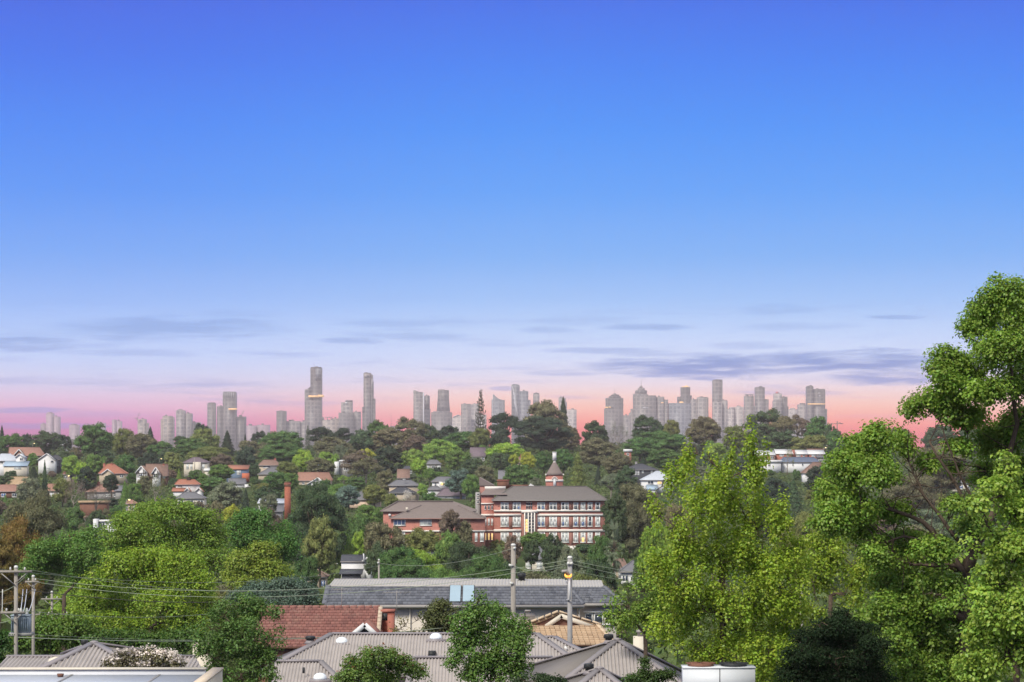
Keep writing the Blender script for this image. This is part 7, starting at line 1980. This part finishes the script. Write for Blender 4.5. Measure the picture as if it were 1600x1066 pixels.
blob_tree('olive_tree', 'small olive tree between the red roof chimney and townhouse', 132, 688, (688, 990), [(688, 950, 18, 14), (675, 965, 18, 16), (700, 965, 18, 18), (688, 980, 28, 16)], 6000, .12, lin(98, 106, 62), 14, .07, clr=.3, gap=-1.2)
blob_tree('shrub', 'twiggy brownish shrub against the cream townhouse wall', 133, 640, (640, 1000), [(635, 975, 16, 12), (655, 965, 12, 14), (620, 985, 14, 10), (648, 988, 20, 10)], 500, .12, lin(124, 118, 66), 15, .04, cat='shrub', clr=.3, twig=.012, cl=6)
blob_tree('broadleaf_tree', 'big lime green tree at left in front of the wooded valley', 172, 235, (235, 985), [(235, 872, 46, 20), (190, 885, 40, 24), (280, 885, 40, 24), (150, 910, 32, 26), (240, 905, 60, 28), (310, 912, 30, 26), (135, 945, 26, 24), (190, 945, 50, 32), (255, 950, 50, 32), (315, 945, 26, 26), (160, 980, 44, 28), (225, 985, 50, 28), (290, 980, 42, 28), (120, 972, 20, 20), (335, 965, 16, 18)], 52000, .16, lin(142, 170, 58), 16, .26, clr=.62, twig=.02, gap=-1.2)
blob_tree('broadleaf_tree', 'tall spring green tree rising behind the big lime one', 212, 255, (255, 930), [(230, 805, 40, 20), (270, 800, 44, 20), (200, 815, 32, 20), (315, 815, 34, 22), (180, 840, 28, 22), (240, 835, 54, 26), (300, 845, 44, 28), (345, 845, 20, 26), (210, 862, 44, 24), (330, 880, 30, 28), (275, 870, 50, 26)], 40000, .18, lin(126, 156, 62), 17, .28, clr=.72, twig=.02, gap=-1.2)
blob_tree('broadleaf_tree', 'deeper green tree left of the big lime one', 235, 100, (100, 930), [(150, 840, 28, 18), (110, 850, 34, 18), (70, 862, 30, 18), (140, 868, 40, 22), (95, 880, 40, 22), (55, 890, 26, 22), (130, 898, 36, 18), (170, 860, 20, 26)], 26000, .19, lin(106, 144, 66), 18, .25, clr=.75, twig=.02, gap=-1.2)
blob_tree('broadleaf_tree', 'dense green tree right of the two big left trees', 250, 410, (410, 910), [(400, 812, 36, 18), (430, 825, 30, 22), (375, 830, 26, 24), (405, 850, 48, 26), (450, 850, 20, 24), (440, 880, 26, 22), (385, 865, 30, 20)], 26000, .19, lin(94, 136, 66), 19, .24, clr=.75, twig=.02, gap=-1.2)
blob_tree('broadleaf_tree', 'yellowish olive tree in front of the dense green tree', 200, 405, (405, 930), [(410, 862, 26, 16), (380, 880, 28, 18), (420, 890, 28, 20), (365, 900, 20, 16), (440, 900, 16, 18), (400, 912, 40, 16)], 17000, .17, lin(142, 162, 66), 20, .2, clr=.6, twig=.02, gap=-1.2)
blob_tree('shrub', 'blue green feathery shrub left of the charcoal townhouse', 176, 440, (440, 965), [(410, 925, 36, 16), (455, 920, 36, 16), (485, 935, 18, 16), (430, 942, 50, 16), (380, 935, 24, 14)], 14000, .15, lin(98, 120, 104), 21, .12, cat='shrub', clr=.5, twig=.015, gap=-1.2)
blob_tree('shrub', 'mixed green thicket below the transformer poles', 150, 80, (80, 1030), [(60, 990, 40, 20), (110, 985, 40, 24), (30, 1005, 34, 20), (90, 1010, 50, 18), (140, 1000, 30, 22), (70, 965, 26, 16)], 14000, .16, lin(98, 128, 52), 22, .14, cat='shrub', clr=.5, twig=.015, gap=-1.2)
blob_tree('shrub', 'darker green thicket under the big lime tree', 150, 270, (270, 1040), [(190, 1000, 40, 16), (240, 1005, 44, 16), (290, 1000, 30, 18), (150, 1005, 26, 14)], 10000, .16, lin(84, 116, 50), 23, .14, cat='shrub', clr=.5, twig=.015, gap=-1.2)
blob_tree('conifer_tree', 'blackish layered conifer low between the two big right trees', 64, 1318, (1318, 1060), [
 (1320, 962, 24, 16), (1298, 980, 34, 16), (1342, 984, 30, 15), (1272, 998, 36, 16), (1322, 1006, 46, 17), (1366, 1008, 28, 15), (1256, 1024, 34, 17), (1305, 1030, 50, 18), (1360, 1034, 36, 17), (1246, 1052, 36, 18), (1298, 1056, 60, 18), (1365, 1060, 40, 18)], 46000, .055, lin(48, 64, 44), 31, .05, clr=.2, gap=-1.3, mt=M_LEAF)
MARKS += [(235, 930, 172, 'the big lime green tree', 110), (1140, 850, 74, 'the spring green tree', 110), (1450, 800, 68, 'the tallest right hand tree', 150)]

# ---------------------------------------------------------------- the rest of the wooded suburb, only where it shows
SKYL = ([-20, 20, 100, 140, 180, 240, 270, 300, 340, 400, 440, 480, 560, 600, 640, 690, 740, 780, 830, 880, 900, 940, 980, 1010, 1060, 1120, 1160, 1190, 1250, 1290, 1310, 1340, 1420, 1620],
        [678, 678, 678, 664, 672, 672, 682, 668, 674, 680, 674, 672, 672, 660, 655, 668, 672, 650, 632, 632, 668, 660, 668, 652, 656, 656, 662, 645, 652, 656, 674, 680, 668, 664])
for (x0, r0, x1, r1, dd) in KEEP:
    MASK[max(0, int(r0 / 3)):int(r1 / 3), max(0, int(x0 / 3)):max(0, int(x1 / 3))] = True
for b in NEARMASK:
    mask_ellipse(b[0], b[1] - b[3] * .8, b[1] + b[3] * .8, b[2] * 1.6)
MASK[960 // 3:, :] = True
MASK[905 // 3:960 // 3, 500 // 3:968 // 3] = True
for r in FAR_TREES:
    top = 2 * r[2] - PX((0, r[3], r[0].location.z + 1))[1]
    mask_ellipse(r[1], min(top, r[2] - 4), PX((0, r[3], r[0].location.z))[1] - 4, r[7] * .9)
def blocked(px, top, bot, w, d):
    a, b = px - w * .42, px + w * .42
    for (x0, r0, x1, r1, dd) in KEEP:
        if dd > d - 2 and a < x1 and b > x0 and top < r1 and bot > r0 and not (bot < r0 or top > r1 - 1):
            return True
    return False
rg = random.Random(42)
FILL = 0
dd = 250.0
cols_far = ['deep', 'green', 'dark', 'olive', 'brown', 'deep', 'dark', 'grey', 'olive', 'black', 'green', 'spring', 'brown', 'rust']
while dd < 2000:
    px = -20 + rg.uniform(0, 30)
    while px < 1620:
        d2 = dd * rg.uniform(.97, 1.03)
        hgt = rg.uniform(4.5, 9.5) if d2 < 1250 else rg.uniform(7, 13)
        kind = rg.choice(['round', 'round', 'broad', 'tall', 'mound', 'gum', 'bush', 'round', 'conifer', 'bush', 'mound'])
        if kind == 'bush': hgt = rg.uniform(2.2, 4.5)
        wid = hgt * {'round': 1.05, 'broad': 1.35, 'tall': .7, 'mound': 1.2, 'gum': 1.0, 'bush': 1.5, 'conifer': .55}[kind] * rg.uniform(.8, 1.15)
        w = wid * FPX / d2
        x = px + rg.uniform(-.2, .2) * w
        for tries in range(4):
            X_ = d2 * (x - 800) / FPX; g = gz(X_, d2)
            top = HOR + (CZ - g - hgt) * FPX / d2; bot = HOR + (CZ - g) * FPX / d2
            sk = np.interp(x, *SKYL)
            ok = top > sk + 2 and not blocked(x, top, bot, w, d2)
            if ok: break
            hgt *= .72; wid *= .78; w *= .78
            if hgt < 1.6: break
        step = max(14, w * .8)
        if ok and hgt >= 1.6 and FILL < 330:
            vis, tot = mask_ellipse(x, top, bot, w, False)
            if vis > max(7, .16 * tot):
                mask_ellipse(x, top, bot - (bot - top) * .1, w * .92)
                c = rg.choice(cols_far)
                if d2 < 700 and rg.random() < .3: c = rg.choice(['spring', 'green', 'olive', 'lime'])
                tree(x, top, w, d2, kind, c, None, h=hgt + .3)
                FILL += 1
        px += step
    dd *= 1.033
print('filler trees', FILL, 'all far trees', len(FAR_TREES))

# wording of the trees: colour, habit and the nearest thing one can find
def word_trees():
    byl = {}
    for r in FAR_TREES:
        root, px, row, d, kind, col, label, w = r
        if label: continue
        noun = {'bush': 'shrub', 'gum': 'tree', 'mound': 'tree', 'palm': 'tree'}.get(kind, 'tree')
        best = min(MARKS, key=lambda m: ((max(0, abs(px - m[0]) - m[4])) ** 2 + ((row - m[1]) * 1.6) ** 2) + (1e4 if 'palm' in m[3] and kind == 'palm' else 0))
        mx, mr, md, ph, hw = best
        if px < mx - hw: rel = 'left of'
        elif px > mx + hw: rel = 'right of'
        else: rel = 'in front of' if d < md else 'behind'
        col_w = PAL[col][1]; sh = SHAPE[kind]
        s = f'{col_w} {sh} {noun} {rel} {ph}' if not (col == 'twig') else f'bare twiggy {noun} {rel} {ph}'
        byl.setdefault(s, []).append(r)
    ordn = ['leftmost', 'second from left', 'third from left', 'fourth from left', 'fifth from left', 'sixth from left', 'seventh from left', 'eighth from left']
    for s, L in byl.items():
        L.sort(key=lambda r: r[1])
        for i, r in enumerate(L):
            r[0]['label'] = s if len(L) == 1 else (s + ', ' + (('left one' if i == 0 else 'right one') if len(L) == 2 else ('rightmost' if i == len(L) - 1 else ordn[i])))
word_trees()

# ---------------------------------------------------------------- low garden growth nobody could count
def undergrowth():
    rg = np.random.default_rng(5)
    P = []; N = []
    n = 9000
    y = 150 + (1650 - 150) * rg.uniform(0, 1, n) ** .8
    x = y * rg.uniform(-.215, .215, n)
    r = rg.uniform(.6, 1.9, n) * np.where((y > 230) & (y < 620), 1.5, 1.0)
    px = 800 + x / y * FPX; z = ground(x, y); row = HOR + (CZ - z) * FPX / y
    keep = np.ones(n, bool)
    for (x0, r0, x1, r1, dd) in KEEP:
        keep &= ~((px > x0 - 4) & (px < x1 + 4) & (y < dd + 14) & (row - 1.8 * r * FPX / y < r1) & (row > r0))
        keep &= ~((px > x0 - 4) & (px < x1 + 4) & (np.abs(y - dd - 5) < 12))
    x, y, z, r = x[keep], y[keep], z[keep], r[keep]
    m = 34
    dr = unit(rg.normal(size=(len(x), m, 3))); dr[..., 2] = np.abs(dr[..., 2])
    c = np.stack([x, y, z], 1)[:, None] + dr * r[:, None, None] * np.array([1.3, 1.3, 1.1]) * rg.uniform(.8, 1.1, (len(x), m, 1))
    nn = unit(dr + .6 * rg.normal(size=dr.shape))
    V, F = cards(c.reshape(-1, 3), nn.reshape(-1, 3), np.repeat(r * .62, m), rg, .8)
    mb = MB(); mb.add(V, F)
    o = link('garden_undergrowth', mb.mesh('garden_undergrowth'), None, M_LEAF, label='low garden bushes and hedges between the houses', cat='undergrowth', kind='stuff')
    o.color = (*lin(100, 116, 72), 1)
undergrowth()

def ridge_wood():
    """the mass of tree tops on and behind the crest, too far to tell apart"""
    rg = np.random.default_rng(9)
    n = 900
    y = rg.uniform(1430, 1760, n); x = y * rg.uniform(-.22, .22, n)
    r = rg.uniform(2.0, 3.6, n); z = ground(x, y) + rg.uniform(0, 1.5, n)
    px = 800 + x / y * FPX
    lim = np.interp(px, *SKYL)
    top = HOR + (CZ - z - r * 1.3) * FPX / y
    k = top > lim + 4
    x, y, z, r = x[k], y[k], z[k], r[k]
    m = 60
    dr = unit(rg.normal(size=(len(x), m, 3))); dr[..., 2] = np.abs(dr[..., 2]) * 1.1
    c = np.stack([x, y, z], 1)[:, None] + dr * r[:, None, None] * np.array([1.3, 1.3, 1.2]) * rg.uniform(.8, 1.1, (len(x), m, 1))
    V, F = cards(c.reshape(-1, 3), unit(dr + .5 * rg.normal(size=dr.shape)).reshape(-1, 3), np.repeat(r * .42, m), rg, .8)
    mb = MB(); mb.add(V, F)
    for i in range(len(x)):
        mb.add(np.array([x[i], y[i], z[i] - r[i] * .2]) + ICO_V * r[i] * .95, ICO_F)
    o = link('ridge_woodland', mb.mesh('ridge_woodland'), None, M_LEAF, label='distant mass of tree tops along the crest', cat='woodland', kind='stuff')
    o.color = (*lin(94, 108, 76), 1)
ridge_wood()
